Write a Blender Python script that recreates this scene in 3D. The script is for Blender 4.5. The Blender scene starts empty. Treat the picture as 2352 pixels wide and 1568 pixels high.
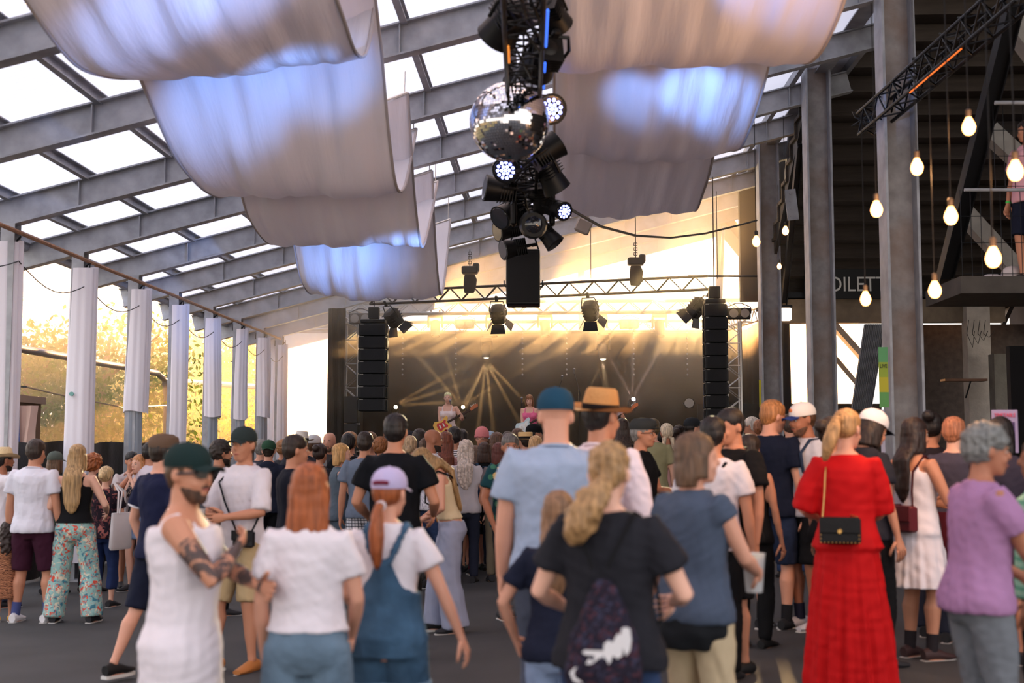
import bpy, math, random
import numpy as np
from mathutils import Vector, Matrix, Euler, Quaternion
SC = bpy.context.scene
COL = SC.collection
PI = math.pi
def R(d): return math.radians(d)
# ------------------------------------------------------------------ camera
F = 2900.0
CAMZ = 1.68
cd = bpy.data.cameras.new('camera'); cam = bpy.data.objects.new('camera', cd); COL.objects.link(cam)
cam.location = (0, 0, CAMZ)
cam.rotation_euler = (R(90 + 4.95), 0, R(1.96))
cd.sensor_fit = 'HORIZONTAL'; cd.sensor_width = 36; cd.lens = F / 2352 * 36
cd.clip_start = 0.1; cd.clip_end = 400
cd.dof.use_dof = True; cd.dof.focus_distance = 22.0; cd.dof.aperture_fstop = 1.9
SC.camera = cam
CR = cam.rotation_euler.to_matrix()
def P(px, py, Y):
    d = CR @ Vector(((px - 1176) / F, (784 - py) / F, -1))
    return Vector((0, 0, CAMZ)) + d * (Y / d.y)
def PXX(px, py, X):
    d = CR @ Vector(((px - 1176) / F, (784 - py) / F, -1))
    return Vector((0, 0, CAMZ)) + d * (X / d.x)
# ------------------------------------------------------------------ exposure, sky, sun
vs = SC.view_settings
vs.view_transform = 'Standard'; vs.look = 'None'; vs.gamma = 1; vs.use_curve_mapping = False
vs.exposure = 0.0
SC.cycles.use_denoising = True
SC.cycles.max_bounces = 7; SC.cycles.diffuse_bounces = 4; SC.cycles.glossy_bounces = 3
SC.cycles.transmission_bounces = 5; SC.cycles.transparent_max_bounces = 10; SC.cycles.volume_bounces = 1
SC.cycles.volume_step_rate = 2.0; SC.cycles.volume_max_steps = 48
SC.cycles.sample_clamp_indirect = 6.0
SC.cycles.use_adaptive_sampling = True; SC.cycles.adaptive_threshold = 0.02
SC.cycles.caustics_reflective = False; SC.cycles.caustics_refractive = False
w = bpy.data.worlds.new('world'); SC.world = w; w.use_nodes = True
nt = w.node_tree; nt.nodes.clear()
out = nt.nodes.new('ShaderNodeOutputWorld'); bg = nt.nodes.new('ShaderNodeBackground')
tc = nt.nodes.new('ShaderNodeTexCoord'); sx = nt.nodes.new('ShaderNodeSeparateXYZ'); rp = nt.nodes.new('ShaderNodeValToRGB')
nt.links.new(tc.outputs['Generated'], sx.inputs[0]); nt.links.new(sx.outputs['Z'], rp.inputs[0])
rp.color_ramp.elements[0].position = 0.0; rp.color_ramp.elements[0].color = (1.0, .90, .80, 1)
rp.color_ramp.elements[1].position = 0.6; rp.color_ramp.elements[1].color = (.88, .90, 1.0, 1)
nt.links.new(rp.outputs[0], bg.inputs[0]); bg.inputs[1].default_value = 2.45
nt.links.new(bg.outputs[0], out.inputs[0])
sd = bpy.data.lights.new('sun', 'SUN'); sun = bpy.data.objects.new('sun', sd); COL.objects.link(sun)
sd.energy = 26.0; sd.color = (1, .50, .18); sd.angle = R(1.0)
# light travels towards the camera, coming over the back of the stage
sun.rotation_euler = Vector((-.14, -1.0, -.20)).to_track_quat('-Z', 'Y').to_euler()

# ------------------------------------------------------------------ mesh builder
class MB:
    def __init__(s): s.v = []; s.f = []
    def add(s, vs_, fs_):
        o = len(s.v); s.v.extend([tuple(v) for v in vs_]); s.f.extend([tuple(i + o for i in f) for f in fs_]); return s
    def box(s, c, size, rot=None):
        hx, hy, hz = size[0] / 2, size[1] / 2, size[2] / 2
        vs_ = [Vector((x, y, z)) for x in (-hx, hx) for y in (-hy, hy) for z in (-hz, hz)]
        if rot is not None: vs_ = [rot @ v for v in vs_]
        c = Vector(c); vs_ = [v + c for v in vs_]
        return s.add(vs_, [(0, 1, 3, 2), (4, 6, 7, 5), (0, 4, 5, 1), (2, 3, 7, 6), (0, 2, 6, 4), (1, 5, 7, 3)])
    def rbox(s, c, size, b=.01, rot=None):
        # box with chamfered edges (octagonal loft with inset ends)
        hx, hy, hz = size[0] / 2, size[1] / 2, size[2] / 2
        def ring(z, i):
            x, y = hx - i, hy - i
            return [Vector(p) for p in ((x - b, -y, z), (x, -y + b, z), (x, y - b, z), (x - b, y, z), (-x + b, y, z), (-x, y - b, z), (-x, -y + b, z), (-x + b, -y, z))]
        rs = [ring(-hz, b), ring(-hz + b, 0), ring(hz - b, 0), ring(hz, b)]
        vs_ = [v for r in rs for v in r]
        if rot is not None: vs_ = [rot @ v for v in vs_]
        c = Vector(c); vs_ = [v + c for v in vs_]
        fs_ = [(k * 8 + i, k * 8 + (i + 1) % 8, k * 8 + 8 + (i + 1) % 8, k * 8 + 8 + i) for k in range(3) for i in range(8)]
        fs_ += [tuple(range(7, -1, -1)), tuple(range(24, 32))]
        return s.add(vs_, fs_)
    def beam(s, p0, p1, w, h, up=(0, 0, 1)):
        p0 = Vector(p0); p1 = Vector(p1); d = (p1 - p0); L = d.length; d.normalize()
        u = Vector(up); x = d.cross(u)
        if x.length < 1e-4: x = d.cross(Vector((0, 1, 0)))
        x.normalize(); z = x.cross(d).normalized()
        rot = Matrix((x, d, z)).transposed()
        return s.box((p0 + p1) / 2, (w, L, h), rot)
    def ibeam(s, p0, p1, w, h, t=.015, up=(0, 0, 1)):
        p0 = Vector(p0); p1 = Vector(p1); d = (p1 - p0); L = d.length; d.normalize()
        x = d.cross(Vector(up)).normalized(); z = x.cross(d).normalized()
        rot = Matrix((x, d, z)).transposed(); c = (p0 + p1) / 2
        s.box(c + z * (h / 2 - t / 2), (w, L, t), rot); s.box(c - z * (h / 2 - t / 2), (w, L, t), rot)
        return s.box(c, (t * .8, L, h - 2 * t), rot)
    def tube(s, pts, r, n=8, ry=None, up=None, caps=True):
        pts = [Vector(p) for p in pts]
        m = len(pts)
        rr = r if hasattr(r, '__len__') else [r] * m
        r2 = rr if ry is None else (ry if hasattr(ry, '__len__') else [ry] * m)
        d0 = (pts[1] - pts[0]).normalized()
        u = Vector(up) if up is not None else (Vector((1, 0, 0)) if abs(d0.x) < .8 else Vector((0, 1, 0)))
        o = len(s.v)
        for i, p in enumerate(pts):
            d = (pts[min(i + 1, m - 1)] - pts[max(i - 1, 0)]).normalized()
            u = (u - d * u.dot(d))
            if u.length < 1e-6: u = d.orthogonal()
            u.normalize(); v = d.cross(u)
            for k in range(n):
                a = 2 * PI * k / n
                s.v.append(tuple(p + u * (math.cos(a) * rr[i]) + v * (math.sin(a) * r2[i])))
        for i in range(m - 1):
            for k in range(n):
                a = o + i * n + k; b = o + i * n + (k + 1) % n
                s.f.append((a, b, b + n, a + n))
        if caps:
            s.f.append(tuple(o + k for k in range(n - 1, -1, -1))); s.f.append(tuple(o + (m - 1) * n + k for k in range(n)))
        return s
    def loft(s, rings, n=16, xf=None, p=2.0):
        # rings: (cx, cy, z, rx, ry); p = superellipse power
        o = len(s.v)
        for (cx, cy, z, rx, ry) in rings:
            for k in range(n):
                a = 2 * PI * k / n; c, q = math.cos(a), math.sin(a)
                if p != 2.0:
                    c = math.copysign(abs(c) ** (2 / p), c); q = math.copysign(abs(q) ** (2 / p), q)
                v = Vector((cx + c * rx, cy + q * ry, z))
                s.v.append(tuple(xf(v) if xf else v))
        m = len(rings)
        for i in range(m - 1):
            for k in range(n):
                a = o + i * n + k; b = o + i * n + (k + 1) % n
                s.f.append((a, b, b + n, a + n))
        s.f.append(tuple(o + k for k in range(n - 1, -1, -1))); s.f.append(tuple(o + (m - 1) * n + k for k in range(n)))
        return s
    def ball(s, c, r, nu=10, nv=7, xf=None):
        rx, ry, rz = r if hasattr(r, '__len__') else (r, r, r)
        rings = []
        for i in range(nv):
            t = -PI / 2 + PI * (i + .5) / nv * 1.0
            t = -PI / 2 + PI * (i / (nv - 1)) * .96 + PI * .02
            rings.append((c[0], c[1], c[2] + rz * math.sin(t), rx * math.cos(t), ry * math.cos(t)))
        return s.loft(rings, nu, xf)
    def xform(s, M, start=0):
        s.v[start:] = [tuple(M @ Vector(v)) for v in s.v[start:]]; return s
    def mesh(s, name, smooth=False):
        me = bpy.data.meshes.new(name); me.from_pydata(s.v, [], s.f); me.update()
        if smooth:
            me.shade_smooth()
            try: me.set_sharp_from_angle(angle=R(42))
            except Exception: pass
        return me
    def build(s, name, mat, parent=None, smooth=False, kind=None):
        return ob(name, s.mesh(name, smooth), mat, parent, kind)
def ob(name, me, mat, parent=None, kind=None):
    o = bpy.data.objects.new(name, me); COL.objects.link(o)
    if mat is not None:
        if len(me.materials) == 0: me.materials.append(mat)
    if parent is not None: o.parent = parent
    if kind: o['kind'] = kind
    return o
def tag(o, label, cat, group=None):
    o['label'] = label; o['category'] = cat
    if group: o['group'] = group
    return o
def thing(name, label, cat, loc=(0, 0, 0), rz=0, group=None, quat=None):
    o = bpy.data.objects.new(name, None); COL.objects.link(o); o.empty_display_size = .2
    o.location = loc
    if quat is not None: o.rotation_mode = 'QUATERNION'; o.rotation_quaternion = quat
    else: o.rotation_euler = (0, 0, rz)
    return tag(o, label, cat, group)
def struct(o): o['kind'] = 'structure'; return o
def copy_tree(o, parent=None):
    c = o.copy(); COL.objects.link(c)
    if parent is not None: c.parent = parent
    for ch in list(o.children): copy_tree(ch, c)
    return c
def relabel(o, label): o['label'] = label; return o
# ------------------------------------------------------------------ materials
MATS = {}
def lin(c):
    return tuple(((x / 255) / 12.92 if x / 255 <= .04045 else ((x / 255 + .055) / 1.055) ** 2.4) for x in c)
def mat(name, col, rough=.7, metal=0, bump=0, bscale=40, var=0, vscale=6, stretch=(1, 1, 1), spec=.3, emit=None, estr=0, rust=None, rscale=3, rlo=.5, rhi=.65):
    if name in MATS: return MATS[name]
    m = bpy.data.materials.new(name); m.use_nodes = True; nt = m.node_tree
    b = nt.nodes['Principled BSDF']
    c = lin(col) + (1,)
    b.inputs['Base Color'].default_value = c; b.inputs['Roughness'].default_value = rough; b.inputs['Metallic'].default_value = metal
    b.inputs['Specular IOR Level'].default_value = spec
    tc = None
    def coords():
        t = nt.nodes.new('ShaderNodeTexCoord'); mp = nt.nodes.new('ShaderNodeMapping'); mp.inputs['Scale'].default_value = stretch
        nt.links.new(t.outputs['Object'], mp.inputs[0]); return mp.outputs[0]
    if var or bump or rust: tc = coords()
    last = None
    if var:
        n = nt.nodes.new('ShaderNodeTexNoise'); n.inputs['Scale'].default_value = vscale; n.inputs['Detail'].default_value = 6
        nt.links.new(tc, n.inputs[0])
        r = nt.nodes.new('ShaderNodeValToRGB'); nt.links.new(n.outputs[0], r.inputs[0])
        r.color_ramp.elements[0].position = .3; r.color_ramp.elements[1].position = .7
        r.color_ramp.elements[0].color = tuple(x * (1 - var) for x in c[:3]) + (1,)
        r.color_ramp.elements[1].color = tuple(min(1, x * (1 + var)) for x in c[:3]) + (1,)
        last = r.outputs[0]
    if rust:
        n = nt.nodes.new('ShaderNodeTexNoise'); n.inputs['Scale'].default_value = rscale; n.inputs['Detail'].default_value = 8
        nt.links.new(tc, n.inputs[0])
        r = nt.nodes.new('ShaderNodeValToRGB'); nt.links.new(n.outputs[0], r.inputs[0])
        r.color_ramp.elements[0].position = rlo; r.color_ramp.elements[1].position = rhi
        r.color_ramp.elements[0].color = (0, 0, 0, 1); r.color_ramp.elements[1].color = (1, 1, 1, 1)
        mx = nt.nodes.new('ShaderNodeMix'); mx.data_type = 'RGBA'
        nt.links.new(r.outputs[0], mx.inputs[0])
        if last is not None: nt.links.new(last, mx.inputs[6])
        else: mx.inputs[6].default_value = c
        mx.inputs[7].default_value = lin(rust) + (1,); last = mx.outputs[2]
    if last is not None: nt.links.new(last, b.inputs['Base Color'])
    if bump:
        n = nt.nodes.new('ShaderNodeTexNoise'); n.inputs['Scale'].default_value = bscale; n.inputs['Detail'].default_value = 4
        nt.links.new(tc, n.inputs[0]); bp = nt.nodes.new('ShaderNodeBump'); bp.inputs['Strength'].default_value = bump; bp.inputs['Distance'].default_value = .02
        nt.links.new(n.outputs[0], bp.inputs['Height']); nt.links.new(bp.outputs[0], b.inputs['Normal'])
    if emit is not None:
        b.inputs['Emission Color'].default_value = tuple(emit) + (1,); b.inputs['Emission Strength'].default_value = estr
    MATS[name] = m; return m
def translucent(name, col, trans=.5, rough=.8, bump=0, bscale=8, stretch=(1, 1, 1)):
    if name in MATS: return MATS[name]
    m = mat(name, col, rough, bump=bump, bscale=bscale, stretch=stretch); nt = m.node_tree
    b = nt.nodes['Principled BSDF']; o = nt.nodes['Material Output']
    t = nt.nodes.new('ShaderNodeBsdfTranslucent'); t.inputs[0].default_value = lin(col) + (1,)
    mx = nt.nodes.new('ShaderNodeMixShader'); mx.inputs[0].default_value = trans
    nt.links.new(b.outputs[0], mx.inputs[1]); nt.links.new(t.outputs[0], mx.inputs[2]); nt.links.new(mx.outputs[0], o.inputs[0])
    return m
M_steel = mat('galvanised_steel', (158, 160, 166), .55, .25, bump=.12, bscale=30, var=.22, vscale=9, stretch=(.5, .5, .5))
M_steelr = mat('rusty_steel', (150, 146, 146), .7, 0, bump=.15, bscale=40, var=.2, vscale=8, rust=(134, 104, 84), rscale=1.3, rlo=.45, rhi=.8)
M_dark = mat('dark_steel', (38, 40, 44), .5, .4)
M_black = mat('black_plastic', (14, 14, 16), .45)
M_blackm = mat('black_metal', (20, 20, 22), .4, .3)
M_alu = mat('aluminium_truss', (200, 196, 190), .35, .7)
M_wood = mat('brown_pole', (150, 110, 84), .6, var=.2, vscale=20)
M_conc = mat('concrete', (150, 146, 140), .85, bump=.3, bscale=30, var=.15, vscale=5)
M_board = mat('dark_boards', (62, 54, 48), .75, bump=.25, bscale=20, var=.25, vscale=6, stretch=(.3, 3, 3))
M_blackcloth = mat('black_cloth', (12, 12, 13), .85, bump=.4, bscale=6)
M_lens = mat('dark_lens', (30, 32, 40), .08, spec=.9)
# ================================================================== HALL
def zf(X): return .25 * min(1, max(0, (X + 2.5) / 4.7))
def asphalt():
    m = mat('asphalt', (66, 66, 68), .82, bump=.5, bscale=160, var=.16, vscale=1.3); return m
# floor (gentle cross slope rising to the right)
fl = MB(); xs = [-9, -2.5, -1.3, -.1, 1.0, 2.2, 12]
ys = [-8, 2, 8, 16, 24, 40]
for y in ys:
    for x in xs: fl.v.append((x, y, zf(x)))
for j in range(len(ys) - 1):
    for i in range(len(xs) - 1):
        a = j * len(xs) + i; fl.f.append((a, a + 1, a + 1 + len(xs), a + len(xs)))
struct(fl.build('floor', asphalt(), smooth=True))
g = MB(); g.add([(-80, -8, -.03), (-9, -8, -.03), (-9, 90, -.03), (-80, 90, -.03)], [(0, 1, 2, 3)])
g.add([(-9, 40, -.03), (60, 40, -.03), (60, 90, -.03), (-9, 90, -.03)], [(0, 1, 2, 3)])
struct(g.build('ground_outside', mat('dry_grass', (110, 100, 66), .9, var=.3)))

BY = [-6.0, -3.7, -1.5, .75, 3.0, 5.2, 7.5, 9.72, 11.96, 14.27, 16.41, 18.62, 20.64, 22.75, 24.8, 26.75, 28.6, 30.6]
XL, XRt = -6.3, 4.4
def zb(X): return CAMZ + 2.6 + .255 * (X + 6.3)
BH = .32
roof = bpy.data.objects.new('ceiling', None); COL.objects.link(roof); struct(roof); roof.location = (XL, 0, zb(XL))
def roofchild(o): o.parent = roof; o.matrix_parent_inverse = Matrix.Translation(-roof.location); return o
rb = MB(); x0, x1 = XL - .9, XRt
rb.ibeam((x0, 0, zb(x0) + BH / 2), (x1, 0, zb(x1) + BH / 2), .16, BH, .018)
# stiffener plates and bolts on the beam web
for x in np.arange(-5.5, 4.4, 1.0): rb.box((x, 0, zb(x) + BH / 2), (.012, .13, BH - .04))
rbm = rb.mesh('rafter')
for y in BY:
    o = ob('rafter', rbm, M_steel); o.location = (0, y, 0); roofchild(o)
# purlins
PUR = [-7.0, -6.36, -5.45, -4.48, -3.48, -2.5, -1.49, -.5, .5, 1.5, 2.5, 3.5, 4.35]
for x in PUR:
    z = zb(x) + BH + .05
    m = MB(); m.box((x, 12.3, z), (.015, 37, .12)); m.box((x + .03, 12.3, z + .055), (.07, 37, .012)); m.box((x + .03, 12.3, z - .055), (.07, 37, .012))
    roofchild(m.build('purlin', M_steel))
# corrugated translucent panels, one per bay and purlin gap
m_panel = translucent('roof_panel_translucent', (226, 226, 236), .8)
nw = 26; pm = MB()
for i in range(nw * 4 + 1):
    t = i / (nw * 4); zz = .018 * (1, 0, -1, 0)[i % 4]
    pm.v.append((0, t, zz)); pm.v.append((1, t, zz))
for i in range(nw * 4): pm.f.append((2 * i, 2 * i + 1, 2 * i + 3, 2 * i + 2))
pmm = pm.mesh('roof_panel'); pmm.materials.append(m_panel)
for j in range(len(BY) - 1):
    for i in range(len(PUR) - 1):
        if BY[j] < -6 : continue
        xa, xb = PUR[i], PUR[i + 1]
        za, zb_ = zb(xa) + BH + .125, zb(xb) + BH + .125
        o = ob('roof_panel', pmm, None); L = math.hypot(xb - xa, zb_ - za)
        o.scale = (L + .03, BY[j + 1] - BY[j] - .015, 1); o.rotation_euler = (0, -math.atan2(zb_ - za, xb - xa), 0)
        o.location = (xa, BY[j] + .007, za); roofchild(o)
# gutter edge on the left eave
g = MB(); g.tube([(-7.05, -6, zb(-7.05) + .3), (-7.05, 30.6, zb(-7.05) + .3)], .07, 8); roofchild(g.build('gutter', M_steel, smooth=True))

# left columns with wrapped curtains
m_curt = mat('white_curtain', (226, 222, 232), .8, bump=.12, bscale=5, stretch=(3, 3, .5))
m_plast = translucent('grey_sheet', (170, 178, 190), .35, .35)
def folds(mb, cx, cy, z0, z1, rx, ry, nf, amp, seed, flare=0, rag=0, n=60, nz=12):
    rnd = random.Random(seed); ph = [rnd.uniform(0, 6.28) for _ in range(4)]
    o = len(mb.v)
    for j in range(nz + 1):
        t = j / nz; z = z1 + (z0 - z1) * t
        for k in range(n):
            a = 2 * PI * k / n
            f = 1 + amp * (.6 * math.sin(nf * a + ph[0] + .8 * t) + .4 * math.sin((nf * 2 + 1) * a + ph[1] - 1.2 * t)) * (.6 + .4 * t) + flare * t
            dx = .015 * math.sin(3 * t + ph[2])
            zz = z + (rag * math.sin(a * 2 + ph[3]) if j == nz else 0)
            mb.v.append((cx + dx + rx * f * math.cos(a), cy + ry * f * math.sin(a), zz))
    for j in range(nz):
        for k in range(n):
            a = o + j * n + k; b = o + j * n + (k + 1) % n
            mb.f.append((a, a + n, b + n, b))
    mb.f.append(tuple(o + k for k in range(n))); return mb
ZR = CAMZ + 2.507
cwid = {9: (.16, .1), 10: (.17, .11), 11: (.15, .11), 12: (.14, .11), 13: (.135, .11), 14: (.13, .11), 15: (.13, .11), 16: (.13, .1)}
for i in range(4, 17):
    y = BY[i]
    rt = struct(MB().ibeam((XL, y, -.02), (XL, y, zb(XL) + .02), .16, .18, .012, up=(0, 1, 0)).box((XL, y, .01), (.34, .34, .03)).build('trim_%d' % (i - 3), M_steel)); rt.name = 'trim_%d' % (i - 3)
    t = thing('wrapped_curtain', 'x', 'curtain', (XL - .01 if i > 9 else XL - .12, y, 0), 0, 'white curtains wrapped round the left columns')
    rx, ry = cwid.get(i, (.2, .12))
    zt = ZR - .1; low = i in (11, 13, 14, 15)
    zl = {11: 1.68 + .58, 13: 1.68 + .62, 14: 1.95 + .35, 15: 1.9 + .5}.get(i, .25)
    ords = {4: 'first', 5: 'second', 6: 'third', 7: 'fourth', 8: 'fifth'}
    c = MB(); folds(c, .06, 0, zl, zt, rx, ry, 5, .12, i * 7, .12, .015)
    c.build('curtain', m_curt, t, smooth=True)
    c = MB(); folds(c, rx * .95, .1, .3 if not low else zl + .0, zt + .03, .07, .06, 3, .18, i * 5, .15, .03, 30)
    c.build('loose_fold', m_curt, t, smooth=True)
    if low:
        c = MB(); folds(c, .05, 0, .12, zl + .05, rx * .85, ry * .85, 4, .16, i * 3, .05, .02); c.build('grey_lower_sheet', m_plast, t, smooth=True)
    c = MB()
    for k in range(3): MB().tube([(-.1 + .12 * k, 0, zt - .02), (-.1 + .12 * k, .02, zt + .12)], .008, 5).build('tie', M_dark, t)
    desc = {9: 'white curtain wrapped round the column at the left edge of the picture', 10: 'widest white wrapped curtain with small green dot, second column from left edge',
            11: 'white wrapped curtain with grey plastic sheet below, behind man in navy shirt', 12: 'full length creased white wrapped curtain, fourth column from the left',
            13: 'white wrapped curtain ending above a grey column foot, behind smiling man in cap', 14: 'narrow white wrapped curtain, third column before the white tarpaulin',
            15: 'narrow white wrapped curtain, second column before the white tarpaulin', 16: 'last white wrapped curtain, next to the bright white tarpaulin'}
    t['label'] = desc.get(i, 'white curtain wrapped round a column outside the view')
    if i < 9:
        for ch in list(t.children): bpy.data.objects.remove(ch)
        bpy.data.objects.remove(t)
    if i == 10:
        MB().tube([(.0, -.128, 2.42), (.0, -.15, 2.42)], .028, 12).build('green_sticker', mat('teal_dot', (120, 170, 165)), t)
# rail along the curtains
r = MB(); r.tube([(XL + .12, y, ZR + .006 * math.sin(y)) for y in np.arange(2, 29, .9)], .028, 8)
rl = r.build('curtain_rail', M_wood, smooth=True); tag(rl, 'long brown rail running above the white curtains on left', 'rail')
r = MB()
for y in BY[4:17]: r.tube([(XL + .12, y, ZR - .03), (XL + .02, y, ZR - .14)], .012, 6)
for i in range(4, 16):
    pts = [(XL + .1, BY[i] + (BY[i + 1] - BY[i]) * t, ZR - .32 - .22 * math.sin(PI * t)) for t in np.linspace(0, 1, 9)]
    r.tube(pts, .007, 5)
r.build('bracket_and_cord', M_dark, rl, smooth=True)

# front roof edge brace (left) small diagonal plates
# outside pipe and fence
p = MB(); z = CAMZ + 1.5
pts = [(-8.0, 14, z), (-8.0, 20, z + .03), (-8.0, 25.1, z + .06), (-8.0, 25.6, z - .05), (-8, 25.75, z - .4), (-8.0, 25.8, 0)]
p.tube(pts, .06, 10); pp = p.build('drain_pipe', mat('grey_pipe', (110, 112, 120), .5, .3), smooth=True)
tag(pp, 'grey pipe running outside behind white curtains and bending down', 'pipe')
p = MB(); p.tube([(-9.0, 29, CAMZ + 1.62), (-7.2, 36, CAMZ + 1.75)], .07, 8); p.tube([(-9, 29, 0), (-9, 29, CAMZ + 1.62)], .05, 8); p.tube([(-7.2, 36, 0), (-7.2, 36, CAMZ + 1.75)], .05, 8)
tag(p.build('pipe_frame', mat('pale_pipe', (200, 200, 200), .5), smooth=True), 'pale horizontal pipe outside between the far white curtains', 'pipe')
# black covered fence: panels with posts
fen = thing('black_fence', 'black cloth covered crowd fence behind the left columns', 'fence', (-6.75, 20, 0))
yy = 15.6; k = 0
m_tarp = mat('black_tarp', (13, 13, 15), .45, bump=.6, bscale=5, spec=.4)
while yy < 29:
    L = 2.2; c = MB(); n = 24
    for i in range(n + 1):
        t = i / n; y_ = yy + L * t - 20
        dx = .02 * math.sin(9 * t + k) + .012 * math.sin(23 * t + 2 * k)
        for z_ in (0.03, .6, 1.2, 1.80 - .02 * math.sin(PI * t * 2 + k)): c.v.append((dx + (.01 * math.sin(z_ * 5 + i)), y_, z_))
    for i in range(n):
        for j in range(3): a = i * 4 + j; c.f.append((a, a + 4, a + 5, a + 1))
    c.build('tarp_panel', m_tarp, fen, smooth=True)
    MB().tube([(-.06, yy - 20, 0), (-.06, yy - 20, 1.95)], .024, 8).build('fence_post', M_steel, fen, smooth=True)
    yy += L; k += 1
c = MB(); n = 30
for i in range(n + 1):
    t = i / n; x_ = .6 + 2.0 * t
    for z_ in (0, .9, 1.86): c.v.append((x_, 9.0 + .02 * math.sin(20 * t), z_))
for i in range(n):
    for j in range(2): a = i * 3 + j; c.f.append((a, a + 3, a + 4, a + 1))
c.build('tarp_panel', m_tarp, fen, smooth=True)

# white tarpaulin wall beside the stage, hung at the back left
tw = MB(); n = 40; A = P(645, 765, 29.3); B = P(756, 765, 29.3); zl = P(700, 985, 29.3).z
for i in range(n + 1):
    t = i / n
    for z_ in np.linspace(.1, A.z, 5): tw.v.append((A.x + (B.x + .5 - A.x) * t, 29.3 + .03 * math.sin(16 * t) + .02 * math.sin(37 * t), z_))
for i in range(n):
    for j in range(4): a = i * 5 + j; tw.f.append((a, a + 5, a + 6, a + 1))
tag(tw.build('white_tarpaulin', translucent('bright_tarp', (250, 246, 246), .9), smooth=True), 'bright backlit white tarpaulin hanging left of the black stage wing', 'tarpaulin')
p = MB()
p.tube([(A.x - .3, 29.25, A.z + .08), (B.x + .6, 29.25, A.z + .08)], .03, 8)
tag(p.build('tarpaulin_bar', M_alu, smooth=True), 'thin horizontal bar along the top of the white tarpaulin', 'bar')
c = MB(); folds(c, 0, 0, 0.2, A.z + .05, .17, .1, 5, .22, 77, .25, .03); o = c.build('gathered_curtain', m_curt, smooth=True); o.location = (A.x - .02, 28.9, 0)
tag(o, 'gathered pinkish white curtain at the left edge of the tarpaulin', 'curtain')

# ---------------- right column row
CX = 3.84
cols = {'C': 14.05, 'B': 18.3, 'A': 22.6}
for i, (k, y) in enumerate(cols.items()):
    m = MB()
    for s_ in (-1, 1): m.box((CX + s_ * .168, y, (9.5 + zf(CX)) / 2), (.028, .34, 9.5 - zf(CX)))
    o = struct(m.build('trim_%d' % (20 + i), M_steel))
    MB().box((CX, y + .03, (9.5 + zf(CX)) / 2), (.31, .02, 9.5 - zf(CX))).build('web_plate', M_steelr, o); o.name = 'trim_%d' % (20 + i)
    # base plate with bolts
    b = MB(); b.box((CX, y, zf(CX) + .02), (.6, .6, .04)); 
    for sx_ in (-.24, .24):
        for sy in (-.24, .24): b.tube([(CX + sx_, y + sy, .27), (CX + sx_, y + sy, .34)], .02, 6)
    b.build('base_plate', M_steelr, o)
# eaves beam on the column heads
m = MB(); m.ibeam((CX + .1, -2, zb(CX) + .55), (CX + .1, 31, zb(CX) + .55), .22, .4, .02)
o = struct(m.build('trim_30', M_steel)); o.name = 'trim_30'
# diagonal braces between columns A and B
def brace(p0, p1, w, h, mt, lab):
    m = MB(); m.ibeam(p0, p1, w, h, .014, up=(1, 0, 0))
    return tag(m.build('diagonal_brace', mt), lab, 'brace')
brace(P(1845, 60, 21), P(1792, 705, 25), .12, .22, M_steel, 'broad light grey diagonal steel brace between the two left hand right-row columns')
brace(P(1838, 330, 20), P(1800, 700, 23.5), .16, .1, M_dark, 'narrow dark diagonal brace crossing beside the light grey brace')
m = MB(); a = P(1818, 470, 20.2); m.box(a, (.18, .03, .5), Matrix.Rotation(R(-6), 3, 'Y'))
for k in range(4): m.tube([a + Vector((-.02, -.03, -.18 + .12 * k)), a + Vector((-.02, .03, -.18 + .12 * k))], .018, 8)
tag(m.build('gusset_plate', M_steel), 'bolted light grey gusset plate on the dark diagonal brace', 'plate')
# big dark diagonal brace at far right
m = MB(); m.ibeam(P(2330, 10, 12), P(2170, 640, 14.5), .16, .16, .014, up=(1, 0, 0)); tag(m.build('diagonal_brace', M_dark), 'long black diagonal brace crossing the right side near the bulbs', 'brace')
# corrugated leaning steel panel under the beam
A1, A2 = P(1985, 745, 23.2), P(2035, 745, 23.2); B1, B2 = P(1955, 940, 24), P(2003, 940, 24)
m = MB(); n = 24
for i in range(n + 1):
    t = i / n; off = Vector((0, .02 * (-1) ** i, 0))
    m.v.append(tuple(A1.lerp(A2, t) + off)); m.v.append(tuple(B1.lerp(B2, t) + off)); 
for i in range(n): m.f.append((2 * i, 2 * i + 1, 2 * i + 3, 2 * i + 2))
o = m.build('corrugated_panel', M_steel); sm = o.modifiers.new('t', 'SOLIDIFY'); sm.thickness = .02
tag(o, 'leaning blue grey corrugated steel strip left of third column', 'panel')

# ---------------- terrace stairs seen from below (each board a part)
ST = bpy.data.objects.new('ceiling_terrace', None); COL.objects.link(ST); struct(ST); ST.location = (5.5, 24, 4.4)
def stc(o): o.parent = ST; o.matrix_parent_inverse = Matrix.Translation(-ST.location); return o
ns = 19; y0, z0 = 24.3, CAMZ + 2.72; dy, dz = -.42, .262
rbm_ = MB().box((0, 0, 0), (4.7, .46, .06)).mesh('step_board'); rrm = MB().box((0, 0, 0), (4.7, .05, .20)).mesh('riser_board')
for k in range(ns):
    o = ob('step_board', rbm_, M_board); o.location = (6.25, y0 + dy * k, z0 + dz * k); stc(o)
    o = ob('riser_board', rrm, M_board); o.location = (6.25, y0 + dy * k - .2, z0 + dz * k + .11 + .02); stc(o)
for x in (3.98, 6.4, 8.6):
    m = MB(); m.beam((x, y0 + .2, z0 - .2), (x, y0 + dy * ns, z0 + dz * ns - .05), .08, .3) if x != 6.4 else m.beam((x, y0 + .2, z0 + .25), (x, y0 + dy * ns, z0 + dz * ns + .4), .08, .2)
    stc(m.build('stringer', M_dark))
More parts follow.
